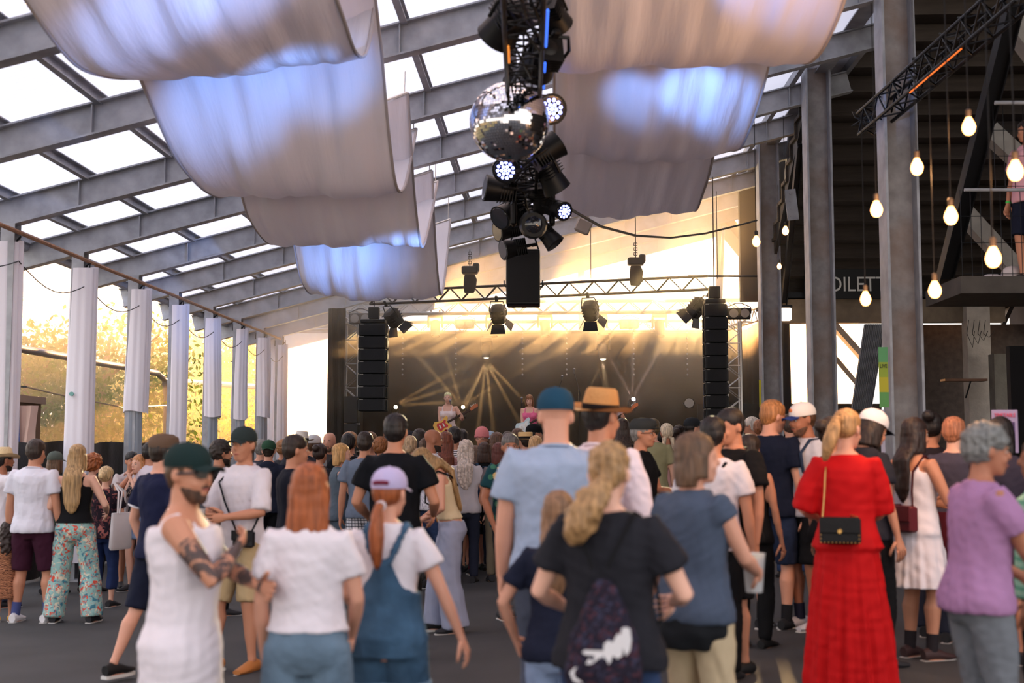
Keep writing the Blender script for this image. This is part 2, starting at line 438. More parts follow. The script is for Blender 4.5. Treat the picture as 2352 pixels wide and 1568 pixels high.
# dark wall behind / above stairs so that no sky shows
m = MB(); m.box((6.6, 25.2, 8.45), (5.8, .2, 7.6)); m.box((9.2, 21, 8), (.2, 9, 8.6)); m.box((6.5, 16.5, 10.4), (5.6, 10, .2)); m.box((9.3, 12, 3), (.2, 14, 14)); m.box((6.5, 9, 10.4), (5.8, 10, .2))
o = struct(m.build('wall_right', mat('dark_wall', (44, 40, 38), .9, var=.2))); o.name = 'wall_right'
# concrete beam and toilet sign
yb = 23.6
a = P(1787, 690, yb); b = P(2268, 740, yb)
m = MB(); m.box(((a.x + 8.3) / 2, yb, (a.z + b.z) / 2), (8.3 - a.x, .3, a.z - b.z)); o = struct(m.build('trim_40', mat('brown_conc', (122, 108, 92), .85, bump=.25, bscale=20, var=.15))); o.name = 'trim_40'
m = MB(); m.box(((a.x + 8.3) / 2, yb - .02, a.z + .08), (8.3 - a.x, .36, .1)); o = struct(m.build('trim_41', M_dark)); o.name = 'trim_41'
c0 = P(1846, 618, yb - .35); c1 = P(2118, 686, yb - .35)
sg = thing('toilet_sign', 'black hanging sign board with white lettering under the terrace', 'sign', ((c0.x + c1.x) / 2, yb - .35, (c0.z + c1.z) / 2))
MB().rbox((0, 0, 0), (c1.x - c0.x, .05, c0.z - c1.z), .008).build('board', M_black, sg)
MB().tube([(-.8, .02, .25), (-.8, .2, .5)], .012, 6).tube([(.8, .02, .25), (.8, .2, .5)], .012, 6).build('bracket', M_dark, sg)
def text(s, size, matl, parent, loc, name='lettering', rot=(R(90), 0, 0), ext=.004, sx=1):
    cu = bpy.data.curves.new('t', 'FONT'); cu.body = s; cu.size = size; cu.extrude = ext; cu.align_x = 'CENTER'; cu.align_y = 'CENTER'
    tmp = bpy.data.objects.new('t', cu); COL.objects.link(tmp); dg = bpy.context.evaluated_depsgraph_get()
    me = bpy.data.meshes.new_from_object(tmp.evaluated_get(dg)); bpy.data.objects.remove(tmp); me.name = name
    o = ob(name, me, matl, parent); o.location = loc; o.rotation_euler = rot; o.scale = (sx, 1, 1); return o
M_white = mat('white_paint', (225, 225, 222), .6)
tx = text('TOILETTEN', .385, M_white, sg, (.0, -.032, -.02), sx=.86)
# under-terrace back: dark panel, concrete posts, shelf
m = MB(); a = P(2100, 745, 24.2); b = P(2218, 1060, 24.2)
m.box(((a.x + 9.4) / 2, 24.3, a.z / 2), (9.4 - a.x, .12, a.z)); o = struct(m.build('wall_back', mat('brown_panel', (66, 57, 52), .85, var=.25, vscale=9, bump=.2))); o.name = 'wall_back'
m = MB(); m.box(P(2245, 860, 23.4), (.42, .3, 2.6)); o = struct(m.build('trim_42', mat('pale_conc', (172, 164, 154), .85, bump=.25, bscale=30, var=.12))); o.name = 'trim_42'
o.scale = (1, 1, 1)
m = MB(); m.box(Vector((P(2300, 860, 22.8).x, 22.8, 1.75)), (.34, .3, 3.3)); o = struct(m.build('trim_43', mat('dark_conc', (100, 96, 88), .85, bump=.25, bscale=30, var=.15))); o.name = 'trim_43'
m = MB(); a = P(2165, 873, 22.9); b = P(2262, 873, 22.9)
m.box(((a.x + b.x) / 2, 22.9, a.z), (b.x - a.x, .3, .04)); sh = m.build('wall_shelf', mat('shelf_wood', (96, 66, 48), .6, var=.2)); tag(sh, 'narrow brown shelf fixed to the pale concrete post', 'shelf')
MB().tube([(b.x - .25, 22.9, a.z - .02), (b.x - .25, 23.2, a.z - .3)], .015, 6).build('shelf_bracket', M_dark, sh)
m = MB(); a = P(2225, 735, 23.2)
for k in range(4): m.tube([a + Vector((.1 * k, 0, 0)), a + Vector((.1 * k - .05, -.03, -.25)), a + Vector((.1 * k + .05, -.02, -.5 + .06 * k)), a + Vector((.12 * k + .1, 0, -.2))], .006, 5)
tag(m.build('dangling_cable', M_black, smooth=True), 'loops of thin cable dangling over the pale concrete post', 'cable')
# bright opening under the terrace (translucent white hoarding) with slanted bar
a = P(1783, 742, 27.5); b = P(1985, 928, 27.5)
m = MB(); n = 30
for i in range(n + 1):
    t = i / n
    for z_ in np.linspace(.3, a.z + .4, 4): m.v.append((a.x - .1 + (b.x - a.x) * t, 27.5 + .02 * math.sin(24 * t), z_))
for i in range(n):
    for j in range(3): q = i * 4 + j; m.f.append((q, q + 4, q + 5, q + 1))
tag(m.build('white_hoarding', translucent('bright_tarp2', (250, 240, 230), .9), smooth=True), 'bright backlit white sheet under the toilet sign beam', 'tarpaulin')
m = MB(); m.beam(P(1905, 735, 27.1), P(1990, 830, 27.1), .12, .3, up=(0, 1, 0)); m.beam(P(1900, 800, 27.2), P(1985, 900, 27.2), .1, .02, up=(0, 1, 0))  # bars built in place of the diagonal shadow across the bright sheet
tag(m.build('slanting_shade_bar', M_conc), 'slanting pale beam in front of the bright sheet', 'beam')
m = MB(); m.box((4.8, 27.2, .8), (3.6, .05, P(1800, 927, 27.2).z * 2 - 1.6 if False else 1.6)); 
zt_ = P(1800, 927, 27.2).z; m = MB(); m.box((5.0, 27.2, zt_ / 2), (3.9, .05, zt_)); tag(m.build('black_hoarding', m_tarp), 'low black hoarding below the bright sheet at right', 'fence')
# raked concrete at gable right and steel post
m = MB(); m.beam(P(1652, 500, 29.5), P(1790, 665, 29.5), 1.2, .22); m.beam(P(1690, 440, 29), P(1820, 560, 29), 2.5, .3); o = struct(m.build('trim_44', mat('warm_conc', (140, 122, 98), .85, bump=.2, var=.15))); o.name = 'trim_44'
m = MB(); q = P(1650, 525, 29.0); m.ibeam((q.x, 29, 0), (q.x, 29, q.z + .3), .12, .14, .012, up=(0, 1, 0)); o = struct(m.build('trim_45', M_steel)); o.name = 'trim_45'
m = MB(); q = P(1335, 560, 30.3); m.ibeam((q.x, 30.3, 0), (q.x, 30.3, zb(q.x)), .16, .16, .012, up=(0, 1, 0)); o = struct(m.build('trim_46', M_steel)); o.name = 'trim_46'
m = MB(); m.tube([P(1662, 520, 27), P(1655, 730, 27)], .03, 8); tag(m.build('stay_pole', M_steel, smooth=True), 'thin slanting pole beside the steel post above right speakers', 'pole')

# balcony at right: floor slab, wall, railing grilles, handrail
by_ = 12.8
bal = thing('balcony', 'dark balcony with mesh railing at the upper right', 'balcony', (5.6, by_, CAMZ + 1.6))
def L_(p): return p - Vector((5.6, by_, CAMZ + 1.6))
a = L_(P(2192, 640, by_)); b = L_(P(2352, 678, by_))
MB().box((a.x + 1.5, .4, (a.z + b.z) / 2), (3.0, 1.2, a.z - b.z)).build('slab', mat('slab', (70, 66, 62), .8, var=.2), bal)
MB().tube([L_(P(2215, 436, by_)), L_(P(2480, 436, by_))], .018, 8).build('handrail', M_steel, bal, smooth=True)
MB().tube([L_(P(2285, 236, by_ - 1)), L_(P(2480, 236, by_ - 1))], .02, 8).build('handrail', M_steel, bal, smooth=True)
for (ya, yb2, xa) in ((436, 638, 2205), (240, 436, 2280)):
    p0 = L_(P(xa, ya, by_)); p1 = L_(P(xa + 240, yb2, by_)); xx = p0.x
    while xx < p1.x: MB().tube([(xx, 0, p0.z), (xx, 0, p1.z)], .004, 4).build('railing_bar', M_dark, bal); xx += .1
    for t in (.3, .6, .95):
        z_ = p0.z + (p1.z - p0.z) * t; MB().tube([(p0.x, 0, z_), (p1.x, 0, z_)], .004, 4).build('railing_bar', M_dark, bal)
m = MB(); m.beam(P(2270, 300, 15), P(2400, 420, 15), .2, .22, up=(0, 1, 0)); m.beam(P(2215, 490, 16), P(2352, 640, 16), .2, .22, up=(0, 1, 0)); m.beam(P(2318, 40, 13), P(2400, 150, 13), .2, .25, up=(0, 1, 0))
tag(m.build('sloping_beams', M_conc), 'sloping grey beams behind the upper right balcony railing', 'beam')
m = MB(); m.box((7.6, 17.2, CAMZ + 3.0), (2.6, .12, 1.7)); tag(m.build('balcony_back_panel', mat('rust_panel', (110, 74, 46), .8, var=.35, vscale=5)), 'brownish panel behind the balcony mesh at right', 'panel')
# thing sitting on balcony: rolled white bags
m = MB(); a = P(2325, 632, 13.2); m.ball(a, (.12, .1, .1)); m.ball(a + Vector((.18, 0, .02)), (.1, .1, .12)); m.ball(a + Vector((-.2, .02, -.03)), (.11, .08, .05))
tag(m.build('sack_heap', mat('white_sack', (190, 180, 180), .8, bump=.4, bscale=12), smooth=True), 'crumpled white sacks lying on the balcony edge', 'sack')
# right background behind the lilac woman: dark stall wall
m = MB(); m.box((8.2, 18.6, 1.6), (3.2, .15, 3.2)); 
o = struct(m.build('wall_stall', mat('stall_dark', (24, 23, 25), .85))); o.name = 'wall_stall'
# poster
pa, pb = P(2277, 941, 9.6), P(2340, 1040, 9.6)
ps = thing('timetable_poster', 'pale purple timetable poster fixed behind grey haired woman', 'poster', ((pa.x + pb.x) / 2, 9.6, (pa.z + pb.z) / 2))
MB().rbox((0, 0, 0), (pb.x - pa.x, .012, pa.z - pb.z), .003).build('sheet', mat('lilac_sheet', (150, 138, 172), .6), ps)
text('TIMETABLE', .04, mat('pink_ink', (205, 90, 120), .6), ps, (0, -.01, .12), sx=.8)
MB().box((0, -.008, -.03), (.14, .006, .2)).build('printed_block', mat('purple_ink', (70, 50, 95), .6), ps)
MB().tube([(0, .03, -.16), (0, .03, -(ps.location.z - zf(4)) )], .02, 8).tube([(0, .03, .16), (0, .03, -.2)], .02, 8).build('post', M_dark, ps, smooth=True)
# banners strapped to columns
for (xa, xb, ya, yb2, yd, lab, tcol) in ((2017, 2042, 797, 935, 13.72, 'narrow green and yellow banner tied to the third column', (120, 160, 60)),):
    a = P(xa, ya, yd); b = P(xb, yb2, yd)
    bn = thing('column_banner', lab, 'banner', ((a.x + b.x) / 2, yd, (a.z + b.z) / 2))
    hh = a.z - b.z; wv = b.x - a.x
    for q, c_ in enumerate(((95, 160, 105), (150, 170, 60), (190, 180, 50), (100, 160, 90))):
        MB().box((0, 0, hh / 2 - hh / 8 - q * hh / 4), (wv, .01, hh / 4)).build('colour_band', mat('band%d' % q, c_, .6), bn)
    text('LIVE', .06, M_dark, bn, (0, -.008, hh * .18), sx=.7)
    MB().tube([(0, .02, -hh / 2), (0, .02, hh / 2)], .01, 6).build('tie', M_dark, bn)
a = P(2022, 940, 13.5); b = P(2040, 1300, 13.5)
bn = thing('column_banner', 'pale lilac paper strip taped down the third column', 'banner', ((a.x + b.x) / 2, 13.5, (a.z + b.z) / 2))
MB().box((0, 0, 0), (b.x - a.x, .01, a.z - b.z)).build('sheet', mat('lilac_strip', (190, 184, 200), .6), bn)
a = P(1743, 872, 22.2); b = P(1749, 935, 22.2)
bn = thing('column_banner', 'thin yellow strip taped to the far left edge of first column', 'banner', ((a.x + b.x) / 2, 22.2, (a.z + b.z) / 2))
MB().box((0, 0, 0), (b.x - a.x, .01, a.z - b.z)).build('sheet', mat('band2', (190, 180, 50), .6), bn)
# lattice truss with LED tube at upper right
def truss(name, label, cat, p0, p1, wd, ht, nb, r, mt, group=None, brace_r=None, sides=('v', 'v2', 't')):
    p0, p1 = Vector(p0), Vector(p1); d = (p1 - p0); L = d.length; d.normalize()
    x = d.cross(Vector((0, 0, 1))).normalized(); z = x.cross(d).normalized()
    T = thing(name, label, cat, p0, group=group)
    br = brace_r or r * .55
    C = {}
    for sx_ in (-1, 1):
        for sz in (-1, 1):
            o = x * (sx_ * wd / 2) + z * (sz * ht / 2); C[(sx_, sz)] = o
            MB().tube([o, o + d * L], r, 8).build('chord', mt, T, smooth=True)
    for i in range(nb):
        t0, t1 = L * i / nb, L * (i + 1) / nb; tm = (t0 + t1) / 2
        for sx_ in (-1, 1):
            m = MB(); lo, hi = C[(sx_, -1)], C[(sx_, 1)]
            MB().tube([lo + d * t0, hi + d * tm], br, 5).build('brace_bar', mt, T, smooth=True)
            MB().tube([hi + d * tm, lo + d * t1], br, 5).build('brace_bar', mt, T, smooth=True)
        for sz in (-1, 1):
            lo, hi = C[(-1, sz)], C[(1, sz)]
            MB().tube([lo + d * t0, hi + d * tm, lo + d * t1], br, 5).build('cross_brace', mt, T, smooth=True)
    return T, d, x, z, L
T, d, x, z, L = truss('lattice_truss', 'dark lattice truss with orange glowing tube rising to the upper right corner', 'truss', P(1990, 285, 14.6), P(2360, -35, 10.6), .2, .26, 9, .02, M_blackm)
MB().tube([d * L * .40 + x * .105 - z * .155, d * L * .72 + x * .105 - z * .155], .008, 8).build('glowing_tube', mat('orange_tube', (255, 120, 40), .4, emit=(1, .20, .03), estr=.9), T)
m = MB(); rr = random.Random(4)
for k in range(14):
    t = k / 14; a = d * L * t + z * .16; pts = [a + Vector((rr.uniform(-.08, .08), rr.uniform(-.08, .08), rr.uniform(-.03, .07))) + d * L * s / 14 for s in (0, .3, .6, 1.1)]
    m.tube(pts, .01, 5)
for k in range(6): m.tube([Vector((rr.uniform(-.15, .15), rr.uniform(-.1, .1), rr.uniform(0, .2))) for s in range(5)], .007, 5)
m.build('tangled_cable', mat('cable_grey', (60, 62, 62), .6), T, smooth=True)
# long end timber of hall: opaque band on right roof edge (so columns row reads dark beyond)
# brown stall at far left
st = thing('market_stall', 'brown stall with hanging awning outside at the left edge', 'stall', Vector((-7.62, 17.6, 0)))
MB().box((-.75, 0, 1.17), (1.9, .8, 2.36)).build('stall_body', mat('stall_brown', (112, 86, 66), .7, var=.12), st)
MB().box((-.75, -.1, 2.4), (2.0, 1.1, .1)).build('stall_roof', mat('stall_roof', (150, 126, 110), .7), st)
m = MB()
for j in range(9):
    t = j / 8
    for k in range(7): u = k / 6; m.v.append((.2 + .3 * u + .03 * math.sin(6 * t + 3 * u), -.45 - .03 * math.cos(9 * u + 2 * t), 2.3 - 1.35 * t))
for j in range(8):
    for k in range(6): a = j * 7 + k; m.f.append((a, a + 7, a + 8, a + 1))
m.build('awning_flap', mat('awning_beige', (190, 160, 150), .8, bump=.2, bscale=6), st, smooth=True)
m = MB(); m.add([(.2, -.5, 2.3), (.27, -.5, 2.3), (.32, -.5, .95), (.2, -.5, .95)], [(0, 1, 2, 3)]); m.build('blue_stripe', mat('blue_stripe', (38, 60, 120), .8), st)
m = MB(); a = P(-20, 888, 16); m.tube([P(-20, 886, 16), P(60, 888, 16), P(130, 905, 18), P(280, 935, 22), P(400, 930, 25)], .012, 6); tag(m.build('sagging_wire', M_black, smooth=True), 'black wire sagging outside behind the left curtains', 'wire')
# white low building outside
bd = thing('white_building', 'low overexposed white building behind the trees at left', 'building', (-15, 38, 0))
MB().box((0, 0, 1.15), (14, 3, 2.3)).build('wall', mat('white_render', (236, 232, 228), .8), bd)
MB().box((0, -.1, 2.36), (14.4, 3.4, .12)).build('roof', M_conc, bd)
for k in range(7): MB().box((-6 + 2 * k, -1.5, 1.3), (.8, .06, 1)).build('window', M_lens, bd)
# ================================================================== DRAPES
m_drape = translucent('drape_cloth', (236, 233, 238), .28, .5, bump=.8, bscale=3.5, stretch=(4, .45, .45))
def drape(label, XLf, XRf, prof, seed, n=56):
    # prof: list of (Y, zL, zR) stations along the depth axis; smooth curve through them
    t_ = np.linspace(0, 1, len(prof)); tt = np.linspace(0, 1, 61)
    def cr(v):
        out = []
        for q in tt:
            x = q * (len(v) - 1); i = min(int(x), len(v) - 2); f = x - i
            p0 = v[max(i - 1, 0)]; p1 = v[i]; p2 = v[i + 1]; p3 = v[min(i + 2, len(v) - 1)]
            out.append(.5 * ((2 * p1) + (-p0 + p2) * f + (2 * p0 - 5 * p1 + 4 * p2 - p3) * f * f + (-p0 + 3 * p1 - 3 * p2 + p3) * f ** 3))
        return out
    Y = cr([p[0] for p in prof]); ZL = cr([p[1] for p in prof]); ZR_ = cr([p[2] for p in prof])
    rnd = random.Random(seed); ph = [rnd.uniform(0, 6.3) for _ in range(6)]
    cen = Vector(((XLf + XRf) / 2, prof[len(prof) // 2][0], CAMZ + min(p[2] for p in prof)))
    t = thing('hanging_drape', label, 'drape', cen, group='white cloth drapes slung under the roof')
    m = MB()
    for j, q in enumerate(tt):
        for i in range(n + 1):
            u = i / n; x = XLf + (XRf - XLf) * u
            wr = .022 * math.sin(15 * u + ph[0] + 3.5 * q) + .014 * math.sin(33 * u + ph[1] - 5 * q) + .008 * math.sin(61 * u + ph[2] + 7 * q)
            sag = -.05 * math.sin(PI * u) + .03 * math.sin(5 * u + ph[3])
            z = ZL[j] + (ZR_[j] - ZL[j]) * u + wr * .9 + sag; y = Y[j] + .9 * wr + .05 * math.sin(4 * u + ph[4])
            m.v.append((x - cen.x, y - cen.y, CAMZ + z - cen.z))
    for j in range(60):
        for i in range(n):
            a = j * (n + 1) + i; m.f.append((a, a + 1, a + n + 2, a + n + 1))
    o = m.build('cloth', m_drape, t, smooth=True); sm = o.modifiers.new('t', 'SOLIDIFY'); sm.thickness = .006
    for (side, X_, Z_) in (('L', XLf, ZL), ('R', XRf, ZR_)):
        m2 = MB(); k = 0 if side == 'L' else n
        m2.tube([Vector(m.v[j * (n + 1) + k]) for j in range(0, 61, 2)], .016, 6); m2.build('hem', mat('hem_cloth', (176, 168, 168), .8), t, smooth=True)
    for e in (0, 60):
        m2 = MB(); m2.tube([Vector(m.v[e * (n + 1) + k]) for k in range(0, n + 1, 4)], .018, 6); m2.build('end_rod', M_alu, t, smooth=True)
        for k in (1, n // 2, n - 1):
            v = Vector(m.v[e * (n + 1) + k]); X_ = v.x + cen.x; top = zb(X_) + .35 - cen.z
            if top > v.z: MB().tube([v, (v.x, v.y + .03, top)], .006, 4).build('rope', M_alu, t)
    return t
drape('foremost left white drape, cut by the top edge of the picture', -3.45, -1.62,
      [(7.7, 3.0, 4.0), (8.2, 2.86, 3.75), (8.8, 2.78, 3.42), (9.4, 2.88, 3.3), (10.0, 3.05, 3.22), (10.6, 3.25, 3.45), (11.1, 3.5, 4.2)], 3)
drape('big second left drape with blue light patches and white inner fold', -3.5, -1.6,
      [(10.2, 3.28, 4.5), (10.8, 3.0, 4.15), (11.35, 2.75, 3.7), (11.85, 2.64, 3.1), (12.45, 2.60, 2.68), (13.1, 2.68, 2.78), (13.7, 2.95, 3.2), (14.3, 3.3, 3.75)], 5)
drape('third left drape from the front, hanging above the fourth', -3.5, -1.6,
      [(13.5, 3.1, 3.9), (13.8, 2.85, 3.5), (14.2, 2.68, 2.95), (14.9, 2.58, 2.48), (15.5, 2.62, 2.62), (16.2, 2.85, 3.05), (17.05, 3.2, 3.66)], 8)
drape('rearmost left drape, bluish and hanging lowest before the stage', -3.5, -1.62,
      [(16.4, 3.0, 3.7), (16.7, 2.72, 3.1), (17.1, 2.38, 2.5), (17.6, 2.26, 2.16), (18.1, 2.3, 2.3), (18.7, 2.6, 2.85), (19.3, 3.0, 3.55)], 11)
drape('foremost right white drape, reaching the top edge beside the first steel column', -.0, 2.02,
      [(7.6, 3.7, 3.6), (8.2, 3.45, 3.35), (8.9, 3.2, 3.14), (9.6, 3.02, 3.08), (10.3, 3.2, 3.25), (10.9, 3.7, 3.75), (11.3, 4.2, 4.3)], 14)
drape('second right white drape with bluish light streaks and drooping corner', -.0, 1.9,
      [(10.4, 4.0, 3.9), (10.8, 3.55, 3.5), (11.6, 3.2, 3.2), (12.4, 3.08, 3.06), (12.9, 3.08, 3.08), (13.6, 3.25, 3.3), (14.3, 3.8, 4.0)], 17)
drape('rearmost right white drape with ragged lower edge', -.0, 1.82,
      [(13.4, 4.0, 3.9), (13.9, 3.6, 3.6), (14.6, 3.35, 3.3), (15.4, 3.2, 3.15), (16.2, 3.12, 3.06), (16.9, 3.3, 3.3), (17.6, 3.8, 3.9)], 21)

# ================================================================== STAGE
SY = 24.2; DZ = 1.25
dk = MB(); dk.rbox((-.2, 27.2, DZ - .06), (9.6, 6.2, .12), .01)
sg_ = dk.build('stage_deck', M_black); tag(sg_, 'black stage deck raised behind the crowd', 'stage')
MB().box((-.2, 24.15, (DZ - .12) / 2 + .02), (9.5, .04, DZ - .16)).build('skirt', M_blackcloth, sg_)
for i in range(5):
    for j in range(3): MB().tube([(-4.6 + 2.2 * i, 24.6 + 2.5 * j, zf(-4.6 + 2.2 * i)), (-4.6 + 2.2 * i, 24.6 + 2.5 * j, DZ - .12)], .03, 6).build('leg', M_alu, sg_)
def cloth_wall(name, x0, x1, y, z0, z1, label, axis='x', amp=.035, waves=26, n=110, mt=None):
    m = MB()
    for i in range(n + 1):
        t = i / n; w_ = amp * math.sin(waves * PI * t) + amp * .5 * math.sin(waves * 2.3 * t + 1)
        for j in range(7):
            z = z0 + (z1 - z0) * j / 6
            if axis == 'x': m.v.append((x0 + (x1 - x0) * t, y + w_ * (1.2 - j / 9), z))
            else: m.v.append((y + w_ * (1.2 - j / 9), x0 + (x1 - x0) * t, z))
    for i in range(n):
        for j in range(6): a = i * 7 + j; m.f.append((a, a + 7, a + 8, a + 1))
    o = m.build(name, mt or M_blackcloth, smooth=True); return tag(o, label, 'curtain')
zt = P(1200, 758, 30).z
cloth_wall('stage_backdrop', -4.9, 4.6, 30.0, DZ, zt, 'black pleated backdrop cloth hanging behind the band')
zl_ = P(770, 708, 25.4).z
xa, xb = P(753, 800, 25.4).x, P(792, 800, 25.4).x
wl = MB(); 
for i in range(13):
    t = i / 12
    for z_ in np.linspace(DZ * 0 + .1, zl_, 8): wl.v.append((xa + (xb - xa) * t, 25.4 - .02 * math.sin(14 * t + z_), z_))
for i in range(12):
    for j in range(7): a = i * 8 + j; wl.f.append((a, a + 8, a + 9, a + 1))
for z_ in np.linspace(.1, zl_, 8): wl.v.append((xa, 30.5, z_))
b_ = 13 * 8
for j in range(7): wl.f.append((j, j + 1, b_ + j + 1, b_ + j))
o = wl.build('stage_wing_cloth', mat('wing_cloth', (30, 27, 24), .85, bump=.2, bscale=4)); tag(o, 'tall dark cloth wing at the left side of the stage', 'curtain')
o.modifiers.new('t', 'SOLIDIFY').thickness = .03
cloth_wall('stage_side_cloth', 24.6, 30.0, 4.55, .26, P(1725, 700, 25).z, 'black side cloth hanging along the right side of the stage', axis='y', waves=14)
# gable strip between backdrop and roof on the far sides is open daylight

def tower(label, x, y, w, z1, mt, group='aluminium stage towers'):
    t = thing('truss_tower', label, 'truss', (x, y, zf(x)), group=group); z0 = 0; H = z1 - zf(x)
    nb = 9
    for sx_ in (-1, 1):
        for sy in (-1, 1): MB().tube([(sx_ * w / 2, sy * w / 2, 0), (sx_ * w / 2, sy * w / 2, H)], .025, 8).build('chord', mt, t, smooth=True)
    MB().rbox((0, 0, .02), (w + .15, w + .15, .04)).build('base_plate', mt, t)
    for k in range(nb):
        z_ = H * k / nb; zz = H * (k + .5) / nb; z2 = H * (k + 1) / nb
        for sy in (-1, 1): MB().tube([(-w / 2, sy * w / 2, z_), (w / 2, sy * w / 2, zz), (-w / 2, sy * w / 2, z2)], .012, 5).build('brace_bar', mt, t)
        MB().tube([(-w / 2, -w / 2, z_), (w / 2, -w / 2, z_)], .012, 5).build('rung', mt, t)
    return t
tower('aluminium lattice tower behind the left loudspeaker column', P(808, 850, 26.3).x, 26.3, .28, P(808, 728, 26.3).z, M_alu)
tower('aluminium lattice tower right of the right loudspeaker column', P(1689, 850, 25).x, 25.3, .28, P(1689, 738, 25.3).z, M_alu)

# stage trusses
T1 = truss('rear_truss', 'pale aluminium truss spanning the stage, upper of two above the backdrop', 'truss', P(800, 708, 27.2), P(1700, 702, 27.2), .29, .25, 16, .025, M_alu)
T2 = truss('rear_truss', 'pale aluminium truss directly over the black backdrop, hung with lamps', 'truss', P(868, 752, 29.4), P(1650, 748, 29.4), .29, .24, 16, .025, M_alu)
T3 = truss('side_truss', 'short truss running back along the left top of the stage', 'truss', P(800, 725, 25.8), P(865, 752, 29.4), .25, .25, 6, .02, M_alu)
T4 = truss('side_truss', 'short truss running back along the right top of the stage', 'truss', P(1725, 722, 24.9), P(1648, 750, 29.4), .25, .25, 6, .02, M_alu)
# black front truss, split by hand: four chords and bracing
ft = truss('front_truss', 'long black truss hanging in front of the stage, slightly tilted', 'truss', P(850, 684, 24.9), P(1626, 649, 23.3), .06, .25, 14, .022, M_blackm, brace_r=.011)[0]
MB().tube([P(1580, 634, 23.4) - ft.location, P(1750, 634, 23.2) - ft.location], .02, 8).build('extension_pipe', M_blackm, ft, smooth=True)
for x in (1079, 1460, 1648, 860, 1357):
    a = P(x, 640, 24.2); MB().tube([a - ft.location, Vector((a.x, a.y, zb(a.x))) - ft.location], .008, 5).build('lifting_cable', M_blackm, ft)

# ---------------- line arrays
def line_array(label, xc, y, z0, z1, n, w, dp):
    t = thing('line_array_speaker', label, 'speaker', (xc, y, z1), group=None); h = (z1 - z0) / n
    for k in range(n):
        z = -h * (k + .5)
        c = MB().rbox((0, 0, z), (w, dp, h * .965), .012).build('cabinet', M_black, t)
        MB().box((-w * .38, -dp / 2 - .004, z + h * .44), (w * .14, .006, .012)).build('badge_strip', mat('grey_strip', (150, 148, 140), .5), c)
        MB().box((0, -dp / 2 - .003, z), (w * .8, .005, h * .8)).build('grille', mat('grille_black', (22, 22, 24), .6, bump=.5, bscale=200), c)
        for s in (-1, 1): MB().box((s * (w / 2 + .012), -dp * .2, z), (.02, .05, h * .8)).build('rigging_bar', M_blackm, c)
    MB().rbox((0, 0, .05), (w * .9, dp * .8, .07)).build('flying_frame', M_blackm, t)
    tp = zb(xc) - z1
    for s in (-.6, .6): MB().tube([(s * w * .3, 0, .08), (0, 0, .3)], .008, 5).build('sling', M_blackm, t)
    MB().tube([(0, 0, .3), (0, 0, tp)], .01, 6).build('chain', M_blackm, t)
    MB().rbox((0, 0, .22), (.2, .16, .22)).build('chain_hoist', M_black, t)
    return t
a, b = P(828, 745, 24.0), P(888, 945, 24.0)
line_array('hanging black loudspeaker column left of the singer, seven cabinets', (a.x + b.x) / 2, 24.0, b.z, a.z, 7, b.x - a.x, .45)
a, b = P(1615, 700, 22.6), P(1670, 968, 22.6)
line_array('hanging black loudspeaker column at the right edge of the stage', (a.x + b.x) / 2, 22.6, b.z, a.z, 9, b.x - a.x, .45)
# ground speakers left: stacked small cabs
a = P(803, 945, 25.0)
t = thing('side_fill_speaker', 'narrow black speaker stack standing by the left tower', 'speaker', (a.x, 25.3, 0))
for k in range(5): MB().rbox((0, 0, .3 + .55 * k), (.28, .35, .53)).build('cabinet', M_black, t)

# ---------------- lamp fixtures (local -Z is the beam direction)
def aim(d): return Vector(d).to_track_quat('-Z', 'Y')
def par(label, loc, d, s=1.0, lit=None, group=None, lm=None, hang=None):
    t = thing('par_lamp', label, 'stage lamp', loc, quat=aim(d), group=group)
    m = MB(); m.loft([(0, 0, .13 * s, .05 * s, .05 * s), (0, 0, .1 * s, .085 * s, .085 * s), (0, 0, -.02 * s, .1 * s, .1 * s), (0, 0, -.12 * s, .115 * s, .115 * s), (0, 0, -.14 * s, .12 * s, .12 * s)], 20)
    m.build('housing', M_black, t, smooth=True)
    for k in range(6): MB().box((0, 0, (.12 - .025 * k) * s), (.19 * s, .19 * s, .006 * s)).build('cooling_fin', M_black, t)
    fr = MB(); fr.loft([(0, 0, -.141 * s, .105 * s, .105 * s), (0, 0, -.146 * s, .1 * s, .1 * s)], 20)
    face = fr.build('front_glass', lm if (lm and not lit) else M_lens, t, smooth=True)
    if lit:
        for r_, n_ in ((0, 1), (.035, 6), (.07, 11)):
            for k in range(n_):
                a = 2 * PI * k / n_; MB().loft([(r_ * s * math.cos(a), r_ * s * math.sin(a), -.147 * s, .015 * s, .015 * s), (r_ * s * math.cos(a), r_ * s * math.sin(a), -.153 * s, .011 * s, .011 * s)], 8).build('led', lit, face, smooth=True)
    y = MB(); y.tube([(.13 * s, 0, 0), (.14 * s, 0, .1 * s), (.09 * s, 0, .24 * s), (-.09 * s, 0, .24 * s), (-.14 * s, 0, .1 * s), (-.13 * s, 0, 0)], .012 * s, 6); y.build('yoke', M_blackm, t, smooth=True)
    MB().rbox((0, 0, .27 * s), (.05 * s, .04 * s, .07 * s)).build('clamp', M_blackm, t)
    return t
